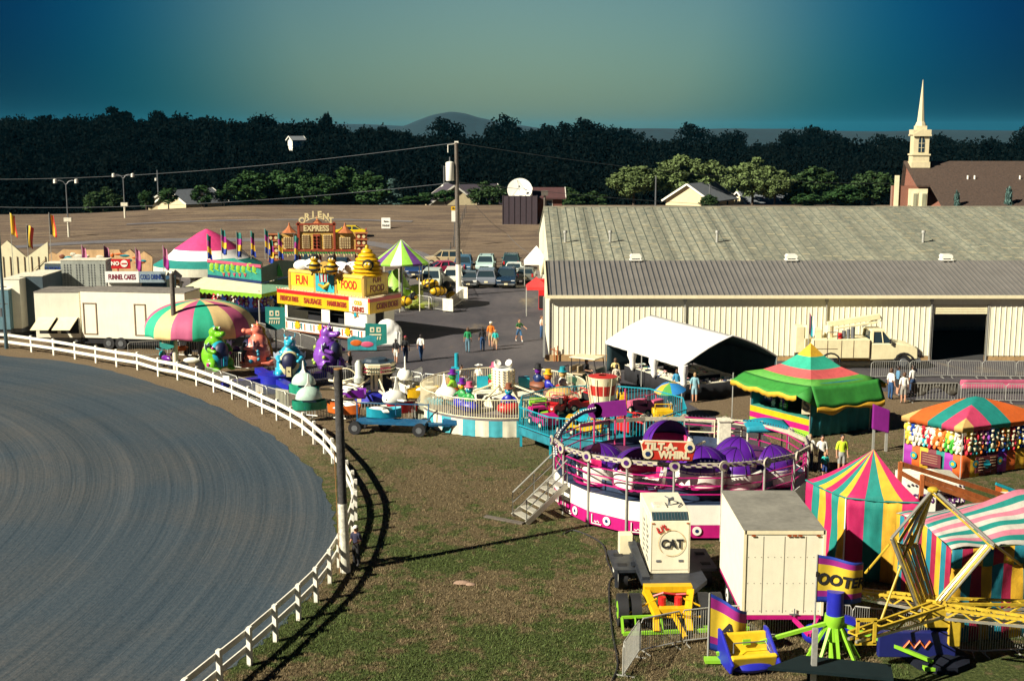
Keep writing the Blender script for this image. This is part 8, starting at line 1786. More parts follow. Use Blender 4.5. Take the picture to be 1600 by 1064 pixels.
def spider():
 b = G(1301, 1030); t = thing('spider_ride_hub', 'lime green spider legged hub with blue column at the bottom right', 'fairground ride', b); z1 = P(1301, 962, b.y).z
 q = MB(); q.lathe([(.1, z1 + .05), (.28, z1 + .05), (.3, z1 - .15), (.22, z1 - .3), (.24, z1 - .7), (.1, z1 - .75)], 12); q.cyl((0, 0, 0), (0, 0, z1 - .5), .12, .12, 8); q.build('hub', lime, t)
 for k in range(8): a = k * PI / 4; q = MB(); q.bar((.22 * math.cos(a), .22 * math.sin(a), z1 - .3), (.75 * math.cos(a), .75 * math.sin(a), .05), .08); q.build('leg', lime, t, 0)
 q = MB(); q.cyl((0, 0, z1), (0, 0, z1 + .75), .24, .24, 16); q.build('column', blue, t)
 for dx, dy, dz in ((-3.4, -.3, .1), (2.6, -.8, .1)): q = MB(); q.bar((0, 0, z1 - .15), (dx, dy, .3), .10); q.bar((dx * .9, dy, .12), (dx * 1.1, dy, .12), .3, .1); q.build('sweep_arm', lime, t, 0)
 q = MB(); q.sph((.6, 1.2, .5), (.6, .4, .35), 12, 8); q.sph((-.3, .9, .4), (.4, .4, .3), 12, 8); q.build('float_pods', blue, t)
 def car(px, py, rz, lab):
  v = thing('open_seat_car', lab, 'ride vehicle', G(px, py), rz); v.scale = (.78,) * 3
  q = MB(); q.prism([(-.5, .25), (.6, .25), (.75, .7), (.55, .75), (.3, .55), (-.2, .55), (-.42, 1.15), (-.6, 1.15)], -.85, .85, 'x', 0); q.build('seat_shell', M('seat_yellow', (.72, .50, .02), .35), v, 0, bevel=.05)
  for s in (-1, 1): q = MB(); q.prism([(-.65, .1), (.7, .1), (.9, .5), (.4, .8), (-.4, 1.3), (-.7, 1.3)], s * .88 - .06, s * .88 + .06, 'x'); q.build('side_panel', blue, v, 0, bevel=.05)
  q = MB(); q.sph((0, .3, .25), (.9, .55, .25), 16, 8); q.build('base_tub', blue, v)
  q = MB(); q.tube([(-.7, .4, .75), (-.6, .1, 1.0), (.6, .1, 1.0), (.7, .4, .75)], .025); q.build('lap_bar', dsteel, v)
  q = MB(); q.bx(-.15, -.2, .8, .15, -.15, 1.0); q.build('back_emblem', lime, v, 0)
 car(1168, 1042, R(190), 'yellow seat car with blue sides at the left end of the lower ride')
 q = MB(); q.bx(-1.1, -.1, .3, 1.1, .1, 1.05); o = q.build('ride_nameplate', M('deep_blue_plate', (.01, .015, .12), .5), None, 0, loc=G(1430, 1040), bevel=.03); tag(o, 'dark blue plate with orange squiggle in the shaded corner of the lower ride', 'sign')
 q = MB(); q.tube([(-.4, -.13, .6), (-.25, -.13, .8), (-.1, -.13, .6), (.05, -.13, .8), (.2, -.13, .6), (.35, -.13, .8)], .035); q.build('squiggle', orange, o)
spider()
def bigflag(px, pyt, pyb, w, h, Y, rows, txt, label, dirx=1, taper=0):
 b = P(px, pyb, Y); zt = P(px, pyt, Y).z; t = thing('show_flag', label, 'flag', (b.x, Y, 0)); q = MB(); q.cyl((0, 0, 0), (0, 0, zt), .03, .025, 8); q.build('flagpole', steel, t)
 q = MB(); fn = lambda u, v: Vector((w * u, .16 * math.sin(u * 7 + .5 * v) * u, zt - h * v * (1 - .15 * u) - (.35 + taper) * u * h * .55))
 q.sheet(fn, 24, 16, mf=lambda i, j: rows[j]); cl = q.build('cloth', [fB, fM, M('scooter_yellow', (.68, .48, .03), .7)], t, 60, solid=.012)
 q = MB(); q.text(txt, h * .33, (0, 0, 0), (0, 0, 0), bold=.02, ext=.002, shear=.15)
 q.v = [tuple(fn(.50 + x / w * .9, .50 - y / h) + Vector((0, -.03 - z, 0))) for x, y, z in q.v]; q.build('lettering', blackc, cl, 0)
bigflag(1268, 866, 1085, 1.35, 1.42, 34.0, [0, 1, 1] + [2] * 9 + [1, 1, 0, 0], "'OOTER", 'large yellow flag reading OOTER with purple and blue borders beside the box trailer')
bigflag(1104, 926, 1100, 1.1, 1.7, 34.0, [0, 1, 1, 1] + [2] * 8 + [1, 1, 0, 0], 'A', 'drooping yellow flag with purple border and black mark at the lower middle', taper=.3)
b = G(1272, 1075); q = MB(); q.bx(-.12, -.12, 0, .02, .0, 1.75); q.bx(-.3, -.3, 0, .3, .2, .08); o = q.build('jack_stand', steel, None, 0, loc=b); tag(o, 'grey steel jack stand at the foot of the large yellow flag', 'stand')
q = MB(); a = G(1230, 1075); q.prism([(-.6, -.2), (2.6, -.9), (2.8, .0), (.5, .6)], .62, .7, 'z'); q.bx(.6, .2, 0, .7, .3, .62); q.bx(2.5, -.3, 0, 2.6, -.2, .62); o = q.build('dark_platform', M('dark_green_sheet', (.008, .016, .018), .95, spec=.1), None, 0, loc=a); tag(o, 'dark green sheet platform at the bottom edge below the lime hub', 'platform')
q = MB(); q.bar((0, 0, .05), (1.5, -.9, .04), .22, .06); o = q.build('plank', wood, None, 0, loc=G(758, 808)); tag(o, 'weathered plank lying in the grass left of the metal stairs', 'plank')
q = MB(); q.sph((0, 0, .03), (.32, .16, .09), 7, 4); q.sph((.28, -.1, .02), (.2, .12, .06), 6, 4); o = q.build('flat_stone', M('pinkish_stone', (.30, .20, .14), .9, bump=.5), None, 60, loc=G(722, 912)); tag(o, 'pinkish flat stone in the grass right of the wooden pole shadow', 'stone')
t = thing('blue_canopy_kiosk', 'small blue cloth topped frame in front of the green peaked booth', 'canopy', G(1193, 745)); c_ = t.location; zt = P(1193, 662, c_.y).z
q = MB(); q.sheet(lambda u, v: ((u - .5) * 1.9, (v - .5) * 1.5, zt + .25 * math.sin(PI * u) * math.sin(PI * v)), 12, 8); q.sheet(lambda u, v: ((u - .5) * 1.9, -.75, zt - .22 * v), 12, 1); q.sheet(lambda u, v: (.95, (u - .5) * 1.5, zt - .4 * v), 8, 1); q.build('cover', M('kiosk_blue', (.01, .24, .33), .6), t, 50, solid=.02)
for x in (-.9, .9):
 for y in (-.7, .7): q = MB(); q.cyl((x, y, 0), (x, y, zt), .035, .035, 6); q.build('post', whited, t)
q = MB(); q.bx(-.5, -.2, .5, .5, .2, 1.3); q.build('panel', white, t, 0)
b = G(1050, 652); t = thing('beach_umbrella', 'small yellow, green and blue umbrella shading an attendant', 'umbrella', b); t.rotation_euler = (R(8), R(-6), 0); q = MB(); q.cyl((0, 0, 0), (0, 0, 1.95), .02, .02, 6); q.build('pole', steel, t); q = MB(); q.lathe([(0, 1.95), (.45, 1.86), (.85, 1.55)], 16, mats=[0, 0, 1, 1, 2, 2, 2, 2]); q.build('canopy', [yellowc, greenc, M('umbrella_blue', (.02, .2, .5), .6), ], t, 30)
t = thing('purple_screen', 'purple upright panel standing right of the peaked green booth', 'panel', G(1372, 705)); q = MB(); q.prism([(-.35, 1.1), (.45, .9), (.45, 2.0), (-.35, 2.3)], -.1, .1); q.build('board', M('purple_board', (.20, .012, .20), .5), t, 0, bevel=.04); q = MB(); q.bx(.3, -.05, 0, .42, .05, 1.0); q.bx(-.3, -.05, 0, -.2, .05, 1.2); q.build('post', steel, t, 0)
def popup(px, py, w, h, hh, cloth, label, back=None):
 b = G(px, py); t = thing('popup_canopy', label, 'canopy', b); q = MB(); a = w / 2
 q._add([(-a, -a, h), (a, -a, h), (a, a, h), (-a, a, h), (0, 0, h + hh), (-a, -a, h - .25), (a, -a, h - .25), (a, a, h - .25), (-a, a, h - .25)], [(0, 1, 4), (1, 2, 4), (2, 3, 4), (3, 0, 4), (5, 6, 1, 0), (6, 7, 2, 1), (7, 8, 3, 2), (8, 5, 0, 3)], 0); q.build('cover', cloth, t, 0, solid=.01)
 for x in (-a, a):
  for y in (-a, a): q = MB(); q.cyl((x * .97, y * .97, 0), (x * .97, y * .97, h), .035, .035, 6); q.build('post', steel, t)
 return t
popup(838, 492, 1.7, 2.4, .75, M('red_canvas', (.62, .03, .03), .7), 'small red pop up canopy at the barn corner')
t = popup(838, 448, 2.4, 2.5, 1.5, whitec, 'white peaked pop up canopy beside the old barn end');
t = thing('drinks_machine', 'red upright drinks machine with white swirl behind the red canopy', 'vending machine', G(849, 484)); q = MB(); q.bx(-.4, 0, 0, .5, .7, 2.6); q.build('cabinet', red, t, 0, bevel=.03); q = MB(); q.tube([(.1, -.02, 2.3), (.3, -.02, 2.1), (.1, -.02, 1.9), (.3, -.02, 1.7)], .05); q.build('swirl', white, t); q = MB(); q.bx(-.38, -.02, .1, .0, -.001, 1.2); q.build('dispenser', blackc, t, 0)
carglass = M('car_glass', (.02, .035, .045), .06, var=0); headl = M('headlight_glass', (.75, .75, .7), .15, var=0); taill = M('taillight', (.45, .01, .01), .25, var=0)
def carpaint(c):
 k = 'car_paint_%.2f_%.2f_%.2f' % c
 return M(k, c, .22, var=.08)
PROF = {'suv': ([(-2.3, .45), (-2.33, .95), (-2.25, 1.08), (1.15, 1.12), (2.2, .95), (2.33, .75), (2.3, .42)], [(-2.22, 1.08), (-2.0, 1.72), (.35, 1.74), (1.15, 1.12)], 1.86, .38),
  'sedan': ([(-2.3, .40), (-2.33, .85), (-1.7, .98), (1.0, .96), (2.15, .80), (2.3, .6), (2.28, .36)], [(-1.65, .98), (-1.0, 1.42), (.25, 1.44), (1.0, .96)], 1.76, .32),
  'van': ([(-2.4, .42), (-2.42, .95), (-2.36, 1.08), (1.5, 1.08), (2.3, .85), (2.4, .6), (2.36, .4)], [(-2.34, 1.08), (-2.18, 1.72), (.5, 1.74), (1.6, 1.04)], 1.9, .34)}
def make_car(kind, px, py, rz, col, label, Y=None, s=1.0, name='parked_car'):
 b = G(px, py) if Y is None else Vector((P(px, py, Y).x, Y, 0)); b.z = TZ(b.x, b.y)
 t = thing(name, label, 'car', b, rz); t.scale = (s, s, s); lo, ca, w, wr = PROF[kind]; pm = carpaint(col); hw = w / 2
 q = MB(); rings = []
 for y, k in ((-hw, .93), (-hw * .97, 1), (hw * .97, 1), (hw, .93)): rings.append([(x * (1 if k == 1 else .985), y, .7 + (z - .7) * k) for x, z in lo])
 q.loft(rings); q.build('body', pm, t, 30, bevel=.05)
 q = MB(); n_ = len(ca); a = ca[1]; d = ca[2]
 r0 = [(x, y) for x, y in ca]
 q._add([(ca[0][0], -hw * .93, ca[0][1]), (ca[3][0], -hw * .93, ca[3][1]), (d[0], -hw * .76, d[1] - .06), (a[0], -hw * .76, a[1] - .06), (ca[0][0], hw * .93, ca[0][1]), (ca[3][0], hw * .93, ca[3][1]), (d[0], hw * .76, d[1] - .06), (a[0], hw * .76, a[1] - .06)],
           [(0, 1, 2, 3), (7, 6, 5, 4), (1, 5, 6, 2), (0, 3, 7, 4)], 0); q.build('windows', carglass, t, 0)
 q = MB(); q.bx(a[0] - .02, -hw * .78, a[1] - .06, d[0] + .02, hw * .78, d[1]);
 for y in (-1, 1):
  for (x0, z0), (x1, z1) in ((ca[0], a), (ca[3], d), ((-.55, ca[0][1]), (-.55, d[1])), ((.35, ca[0][1]), (.15, d[1]))): q.bar((x0, y * hw * .94, z0), (x1, y * hw * .775, z1 - .04), .09, .05)
 rf = q.build('roof', pm, t, 0)
 if kind == 'suv': q = MB(); [q.bar((a[0] + .2, y * hw * .6, a[1] + .06), (d[0] - .1, y * hw * .6, d[1] + .06), .04) for y in (-1, 1)]; q.build('roof_rack', dsteel, rf, 0)
 for x in (-1.45, 1.42):
  for y in (-1, 1): q = MB(); q.cyl((x, y * (hw - .22), wr), (x, y * (hw + .01), wr), wr, wr, 18, 0); q.cyl((x, y * (hw + .01), wr), (x, y * (hw + .02), wr), wr * .6, wr * .55, 12, 1); q.build('wheel', [black, steel], t, 30)
 for y in (-1, 1):
  q = MB(); q.box((2.27, y * hw * .72, .74), (.1, .36, .16)); q.build('headlight', headl, t, 0, bevel=.02)
  q = MB(); q.box((-2.31, y * hw * .82, .88), (.06, .18, .34)); q.build('tail_light', taill, t, 0)
  q = MB(); q.box((.9, y * (hw + .1), 1.08), (.12, .2, .14)); q.build('wing_mirror', pm, t, 0, bevel=.02)
 q = MB(); q.bx(2.26, -hw * .5, .62, 2.35, hw * .5, .78, 0); q.bx(2.3, -hw * .9, .38, 2.40, hw * .9, .52, 1); q.bx(-2.42, -hw * .9, .40, -2.3, hw * .9, .55, 1); q.build('bumper_and_grille', [blackc, dsteel], t, 0)
 q = MB(); q.box((2.41, 0, .48), (.02, .34, .16)); q.box((-2.43, 0, .62), (.02, .34, .16)); q.build('number_plate', cream, t, 0); return t
FW, BW = R(-92), R(88)
DK = (.012, .03, .06)
for a in (('sedan', 513, 449, FW, (.10, .11, .115), 'grey sedan facing the camera in the front row beside the utility pole', None),
          ('suv', 0, 0, 0, 0, '', None)): pass
CARS = [('sedan', 733, 447, FW, (.12, .13, .14), 'grey saloon facing the camera right of the utility pole foot'), ('van', 711, 444, BW, (.72, .72, .62), 'white minivan parked rear on behind the utility pole foot'),
 ('van', 761, 446, BW, (.16, .18, .22), 'silver blue minivan parked rear on in the middle of the front row'), ('suv', 792, 447, FW, DK, 'dark blue sport utility facing the camera at the right of the front row'),
 ('suv', 759, 424, FW, (.45, .62, .58), 'pale mint sport utility with roof rack in the second row'), ('suv', 799, 420, BW, (.012, .06, .07), 'dark teal sport utility at the back right of the car park'), ('sedan', 803, 432, FW, (.60, .66, .62), 'pale car between the two dark ones at the right of the car park'),
 ('suv', 694, 416, R(184), (.50, .40, .24), 'tan sport utility turned sideways at the top of the car park'), ('sedan', 690, 429, R(200), (.40, .02, .08), 'dark pink red car behind the white minivan'), ('suv', 724, 425, FW, (.05, .12, .20), 'blue pickup sized car behind the grey saloon'),
 ('van', 675, 449, FW, (.55, .60, .52), 'pale greenish van behind the bee ride fence'), ('sedan', 822, 440, BW, (.14, .15, .13), 'olive grey car at the far right beside the white pop up canopy'), ('suv', 650, 432, FW, (.02, .05, .14), 'dark navy vehicle half hidden by the green striped canopy'), ('suv', 475, 424, FW, DK, 'dark blue car seen beneath the left of the oriental ride front'), ('sedan', 532, 424, FW, DK, 'dark blue car seen beneath the right of the oriental ride front'), ('van', 620, 452, BW, (.45, .50, .48), 'grey van under the green striped canopy')]
for k, px, py, rz, col, lb in CARS: make_car(k, px, py, rz + rnd.uniform(-.04, .04), col, lb)
make_car('sedan', 544, 360, R(183), (.80, .58, .01), 'bright yellow coupe parked on the hill lane above the pagoda roof', Y=163)
def truck():
 b = G(1333, 573); t = thing('bucket_truck', 'cream utility bucket truck parked before the barn with its boom folded over the bed', 'truck', b, 0); pm = M('truck_cream', (.80, .72, .44), .4, var=.12); s = b.y / F; X = lambda px: (px - 1333) * s
 q = MB(); q.bx(X(1262), -1.05, .75, X(1351), 1.05, 1.95); q.build('utility_bed', pm, t, 0, bevel=.03)
 q = MB();
 for px in (1263, 1284, 1306, 1325, 1350): q.bx(X(px) - .015, -1.07, .8, X(px) + .015, -1.045, 1.9)
 q.bx(X(1262), -1.07, 1.35, X(1300), -1.045, 1.38); q.build('bed_doors', M('brown_trim', (.25, .17, .10), .6), t, 0)
 q = MB(); q.loft([[(x, y, 1.2 + (z - 1.2) * k) for x, z in ((X(1353), .6), (X(1353), 1.7), (X(1392), 1.7), (X(1418), 1.55), (X(1426), 1.35), (X(1427), .65))] for y, k in ((-.98, .94), (-.92, 1), (.92, 1), (.98, .94))]); q.build('cab', pm, t, 30, bevel=.04)
 q = MB(); x0, x1, x2, x3 = X(1354), X(1355), X(1374), X(1388); q._add([(x0, -.93, 1.7), (x3, -.93, 1.7), (x2, -.78, 2.42), (x1, -.78, 2.42), (x0, .93, 1.7), (x3, .93, 1.7), (x2, .78, 2.42), (x1, .78, 2.42)], [(0, 1, 2, 3), (7, 6, 5, 4), (1, 5, 6, 2), (0, 3, 7, 4)], 0); q.build('windows', carglass, t, 0)
 q = MB(); q.bx(x1 - .03, -.82, 2.4, x2 + .05, .82, 2.52)
 for y in (-1, 1): q.bar((x3, y * .94, 1.7), (x2, y * .80, 2.42), .1, .06); q.bar((x0, y * .95, 1.7), (x1, y * .82, 2.42), .22, .06); q.bar((X(1372), y * .95, 1.7), (X(1370), y * .82, 2.42), .06, .05)
 q.build('cab_roof', pm, t, 0, bevel=.02)
 for px in (1290, 1405):
  for y in (-1, 1): q = MB(); q.cyl((X(px), y * .72, .47), (X(px), y * 1.0, .47), .47, .47, 20, 0); q.cyl((X(px), y * 1.0, .47), (X(px), y * 1.02, .47), .26, .24, 14, 1); q.build('wheel', [black, dsteel], t, 30)
  q = MB(); q.tube([(X(px) + .62 * math.cos(a), -1.03, .47 + .6 * math.sin(a)) for a in [PI * k / 8 for k in range(9)]], .06); q.build('wheel_arch', blackc, t)
 q = MB(); q.bx(X(1424), -.95, .45, X(1432), .95, .72); q.bx(X(1245), -.9, .5, X(1262), .9, .62); q.build('bumper', dsteel, t, 0)
 for y in (-1, 1): q = MB(); q.box((X(1428) - .05, y * .7, 1.15), (.08, .3, .28)); q.build('headlight', headl, t, 0); q = MB(); q.box((X(1382), y * 1.12, 1.85), (.1, .12, .3)); q.build('wing_mirror', blackc, t, 0)
 q = MB(); q.cyl((X(1292), 0, 1.95), (X(1292), 0, 2.7), .3, .25, 12); q.bar((X(1290), .1, 2.75), (X(1372), .1, 3.28), .3, .34); q.bar((X(1300), -.25, 2.55), (X(1366), -.25, 2.95), .12, .12); q.bx(X(1268), -.5, 1.95, X(1278), .5, 2.5); q.build('boom', pm, t, 0, bevel=.02)
 q = MB(); q.cyl((X(1362), .1, 2.9), (X(1368), .1, 3.25), .12, .12, 8); q.bar((X(1345), .1, 2.6), (X(1370), .1, 3.15), .12); q.tube([(X(1372), .1, 3.3), (X(1376), .1, 3.1), (X(1374), .1, 2.95)], .05); q.build('boom_knuckle', steel, t)
 q = MB(); q.bx(X(1237), -.55, 1.0, X(1251), .55, 2.7); q.cyl((X(1257), -.3, 1.9), (X(1257), -.3, 2.75), .3, .3, 12); q.build('bucket', pm, t, 0, bevel=.04)
 q = MB();
 for px, h, r in ((1312, .5, .14), (1319, .6, .12), (1326, .75, .13), (1306, .35, .16)): q.cyl((X(px), -.6, 1.95), (X(px), -.6, 1.95 + h), r, r, 10, 1 if px != 1306 else 0)
 q.bar((X(1284), -.95, 2.4), (X(1300), -.95, 2.4), .05, m=1); q.bar((X(1284), -.95, 1.95), (X(1284), -.95, 2.4), .05, m=1); q.bar((X(1300), -.95, 1.95), (X(1300), -.95, 2.4), .05, m=1); q.build('bed_equipment', [red, dsteel], t)
 q = MB(); q.bx(X(1240), -.6, .1, X(1250), -.3, 1.0); q.bx(X(1243), .3, .1, X(1250), .6, 1.0); q.build('outrigger', blackc, t, 0)
truck()
flag(1265, 490, 540, 70.5, 1.2, .35, [fP, teal, whited], 'small flag with pink, teal and white bands on top of the peaked booth', vertical=True)
def cart():
 b = G(919, 612); t = thing('golf_cart', 'dark green golf cart with tan seats and cream roof, driver inside', 'golf cart', b, R(-32)); g_ = M('cart_green', (.01, .10, .06), .3, var=.2)
 q = MB(); q.loft([[(x, y, z) for x, z in ((-1.1, .35), (-1.15, .95), (-.35, 1.0), (-.3, .5), (.35, .5), (.45, 1.0), (1.0, .95), (1.2, .7), (1.2, .35))] for y in (-.6, .6)]); q.build('body', g_, t, 0, bevel=.05)
 q = MB(); q.bx(-.95, -.5, 1.0, -.1, .5, 1.12); q.bx(-.5, -.5, 1.15, -.38, .5, 1.55); q.bx(-1.0, -.5, 1.15, -.9, .5, 1.5); q.build('seat', M('tan_vinyl', (.34, .26, .15), .5), t, 0, bevel=.04)
 q = MB(); q.bx(-.95, -.62, 2.02, .75, .62, 2.09); q.build('roof', cream, t, 0, bevel=.03)
 q = MB();
 for x, y in ((-.85, -.5), (-.85, .5)): q.tube([(x, y, 1.1), (x, y, 2.03)], .025)
 for y in (-.55, .55): q.tube([(.85, y, 1.0), (.65, y, 2.03)], .025)
 q.tube([(-1.1, -.45, .9), (-1.6, -.45, .95), (-1.6, -.45, 1.35), (-1.6, .45, 1.35), (-1.6, .45, .95), (-1.1, .45, .9)], .03); q.tube([(.5, -.2, 1.0), (.3, -.2, 1.3)], .03); q.build('frame_tubes', blackc, t)
 q = MB(); q._add([(.86, -.52, 1.02), (.86, .52, 1.02), (.77, .52, 1.5), (.77, -.52, 1.5)], [(0, 1, 2, 3)], 0); q.build('windscreen', M('hazy_screen', (.14, .18, .14), .15), t, 0, solid=.02)
 for x in (-.8, .8):
  for y in (-1, 1): q = MB(); q.cyl((x, y * .42, .3), (x, y * .66, .3), .31, .31, 18, 0); q.cyl((x, y * .66, .3), (x, y * .68, .3), .17, .15, 12, 1); q.build('wheel', [black, M('tan_hub', (.4, .34, .22), .5)], t, 30)
 q = MB(); q.sph((1.18, 0, .72), (.04, .3, .08), 10, 6); q.build('front_badge', red, t); return b
CB = cart()
SK = M('skin', (.50, .26, .16), .55, var=.1); HAIRC = {'dark': M('dark_hair', (.02, .012, .01), .6), 'brown': M('brown_hair', (.10, .045, .02), .6), 'fair': M('fair_hair', (.35, .22, .10), .6), 'grey': M('grey_hair', (.35, .33, .3), .6)}
def cloth(c): return M('cloth_%.2f_%.2f_%.2f' % c, c, .85, var=.2, scale=6)
W_, K_, J_, KH = (.80, .78, .70), (.012, .012, .014), (.02, .07, .18), (.42, .32, .18)
def body_mesh(h, stride, arms, sit):
 s = h / 1.75; v = []; e = []; r = []; lab = []
 def add(p, rad, l, par=None):
  v.append(Vector(p) * s); r.append(rad * s); lab.append(l)
  if par is not None: e.append((par, len(v) - 1))
  return len(v) - 1
 pel = add((0, 0, .95), .135, 1); wa = add((0, 0, 1.10), .125, 0, pel); ch = add((0, 0, 1.30), .15, 0, wa); nk0 = add((0, 0, 1.45), .085, 0, ch); nk = add((0, -.01, 1.51), .055, 2, nk0); hd = add((0, -.02, 1.60), .085, 2, nk); add((0, -.01, 1.70), .075, 2, hd)
 for sd in (-1, 1):
  st = stride * sd; hip = add((sd * .09, 0, .88), .105, 1, pel)
  if sit: kn = add((sd * .12, -.42, .85), .07, 1, hip); an = add((sd * .12, -.45, .45), .045, 1, kn)
  else: kn = add((sd * .10, -st * .18 - .01, .50), .068, 1, hip); an = add((sd * .10, -st * .30 + .03, .10 + abs(st) * .02), .045, 1, kn)
  a_ = v[an] / s; add((a_.x, a_.y - .14, .05 if not sit else .4), .042, 3, an)
  sh = add((sd * .17, 0, 1.40), .07, 0, nk0); A = arms[0 if sd < 0 else 1]
  pos = {'down': ((.23, .02, 1.14), (.24, -.04, .90)), 'bent': ((.24, .03, 1.14), (.14, -.22, 1.10)), 'hip': ((.36, .06, 1.18), (.20, -.02, 1.0)), 'out': ((.34, -.06, 1.22), (.45, -.2, 1.08)), 'up': ((.30, -.08, 1.45), (.14, -.12, 1.62)), 'swing': ((.23, .12, 1.15), (.24, .10, .93))}[A]
  el = add((sd * pos[0][0], pos[0][1], pos[0][2]), .045, 0, sh); wr = add((sd * pos[1][0], pos[1][1], pos[1][2]), .032, 2, el)
  d = (v[wr] - v[el]).normalized(); w0 = v[wr] / s; palm = add(w0 + d * .07, .034, 2, wr); sx = d.cross(Vector((0, 1, 0.2))).normalized()
  for k in range(4): off = (k - 1.5) * .018; f1 = add(w0 + d * .115 + sx * off, .011, 2, palm); add(w0 + d * (.16 - .006 * abs(k - 1.4)) + sx * off * 1.1 + Vector((0, -.015, 0)), .009, 2, f1)
  t1 = add(w0 + d * .07 + sx * .04 + Vector((0, -.02, 0)), .011, 2, palm); add(w0 + d * .11 + sx * .05 + Vector((0, -.03, 0)), .009, 2, t1)
 me = bpy.data.meshes.new('b'); me.from_pydata(v, e, []); o = bpy.data.objects.new('b', me); COL.objects.link(o)
 sk = o.modifiers.new('s', 'SKIN'); sk.use_smooth_shade = True; sk.branch_smoothing = .4
 for i, sv in enumerate(me.skin_vertices[0].data): sv.radius = (r[i] * (1.25 if i in (0, 1, 2) else 1), r[i] * (.82 if i in (0, 1, 2) else 1)); sv.use_root = i == 0
 o.modifiers.new('u', 'SUBSURF').levels = 1
 dg = bpy.context.evaluated_depsgraph_get(); m2 = bpy.data.meshes.new_from_object(o.evaluated_get(dg)); bpy.data.objects.remove(o)
 return m2, v, e, lab, s
BM = {}
def person(px, py, h, face, shirt, pants, label, hair='brown', arms=('down', 'down'), stride=0.0, shorts=False, hat=None, sit=False, z=0, long=False, loc=None, group=None):
 key = (h, stride, arms, sit)
 if key not in BM: BM[key] = body_mesh(*key)
 m2, v, e, lab, s = BM[key]
 b = loc or G(px, py, z); t = thing('person', label, 'person', b, R(face), group)
 me = m2.copy(); me.name = 'body'; me.materials.clear(); me.materials.append(SK); bo = bpy.data.objects.new('body', me); COL.objects.link(bo); bo.parent = t
 P0 = np.array([list(v[a]) for a, _ in e]); D = np.array([list(v[b_] - v[a]) for a, b_ in e]); LB = [(lab[a], lab[b_]) for a, b_ in e]; L2 = (D ** 2).sum(1)
 me.shade_smooth(); fs = {0: [], 1: [], 3: []}
 for p in me.polygons:
  c = np.array(p.center); tt = np.clip(((c - P0) * D).sum(1) / L2, 0, 1); dd = ((P0 + D * tt[:, None] - c) ** 2).sum(1); i = int(dd.argmin()); la = LB[i][0] if tt[i] < .5 else LB[i][1]
  z_ = c[2] / s
  if la == 0 and (LB[i] == (0, 2)) and tt[i] > .1 and z_ < 1.4 and not long: la = 2
  if la == 1 and shorts and z_ < .52 and not sit: la = 2
  if LB[i][1] == 3 and tt[i] > .2: la = 3
  if la in fs: fs[la].append(list(p.vertices))
 for k, nm, mt, off in ((0, 'shirt', cloth(shirt), .012), (1, 'shorts' if shorts else 'trousers', cloth(pants), .010), (3, 'shoes', cloth((.5, .5, .48) if shorts else (.03, .03, .03)), .012)):
  if not fs[k]: continue
  ids = sorted({i for f in fs[k] for i in f}); mp = {j: n_ for n_, j in enumerate(ids)}
  q = MB(); q._add([me.vertices[j].co + me.vertices[j].normal * off for j in ids], [[mp[i] for i in f] for f in fs[k]]); q.build(nm, mt, t, 80)
 zt = 1.64 * s; q = MB(); q.sph((0, -.01, zt), (.082 * s, .10 * s, .115 * s), 12, 9); q.sph((0, -.115 * s, zt - .01), (.014, .02, .02), 6, 5)
 for x in (-1, 1): q.sph((x * .083 * s, 0, zt - .01), (.012, .02, .03), 6, 5)
 q.build('head', SK, t, 60)
 q = MB()
 for x in (-1, 1): q.sph((x * .032 * s, -.098 * s, zt + .012), (.013, .008, .009), 6, 5)
 q.bx(-.025, -.105 * s, zt - .055, .025, -.095 * s, zt - .047); q.build('eyes_and_mouth', blackc, t, 0)
 q = MB(); q.sph((0, .012 * s, zt + .015), (.096 * s, .108 * s, .125 * s), 12, 8, v1=.52)
 q.sph((0, .045 * s, zt - .03), (.09 * s, .075 * s, (.12 if not long else .2) * s), 10, 8); q.build('hair', HAIRC[hair], t, 60)
 if hat:
  q = MB(); q.sph((0, 0, zt + .05), (.105 * s, .12 * s, .10 * s), 12, 6, v1=.5)
  if hat[1] == 'cap': q.prism([(-.08, -.09), (.08, -.09), (.06, -.2), (-.06, -.2)], zt + .05, zt + .062, 'z')
  else: q.lathe([(.09, zt + .05), (.24, zt + .06), (.24, zt + .07)], 18)
  q.build('hat', cloth(hat[0]), t, 60)
 return t
A2 = ('down', 'down'); AS = ('swing', 'down'); AB = ('bent', 'bent')
person(619, 568, 1.62, 172, K_, (.75, .7, .6), 'woman in black tee and white shorts walking away beside a friend in black', arms=AS, stride=.6, shorts=True, hair='dark')
person(634, 566, 1.74, 176, K_, (.015, .035, .09), 'person in black tee and dark jeans with reddish cap walking away', arms=A2, stride=.5, hat=((.3, .03, .05), 'cap'))
person(658, 563, 1.74, 168, W_, J_, 'person in white tee and blue jeans striding away from the food stand', arms=AS, stride=1.0, hair='dark')
person(731, 551, 1.72, 178, (.01, .24, .08), (.10, .20, .26), 'person in green hooded top walking away, leftmost of the four in a row', stride=.4, long=False)
person(754, 548, 1.66, 182, K_, J_, 'dark haired woman in black top and blue jeans seen from behind', hair='dark', long=True, stride=.4)
person(767, 543, 1.82, 178, (.75, .18, .01), KH, 'man in orange top, khaki shorts and white cap walking away', shorts=True, stride=.5, hat=(W_, 'cap'), hair='fair')
person(774, 547, 1.42, 182, (.02, .45, .42), (.5, .35, .2), 'child in turquoise top beside the man in orange', shorts=True, stride=.5, hair='fair')
person(811, 534, 1.64, 30, (.02, .10, .03), (.03, .10, .22), 'woman in dark green top and blue shorts stepping right near the barn corner', shorts=True, stride=1.0, arms=('bent', 'out'))
person(846, 529, 1.68, 70, (.72, .55, .48), J_, 'person in pale top and jeans with a shoulder bag at the barn corner', arms=('bent', 'down'), hair='brown')
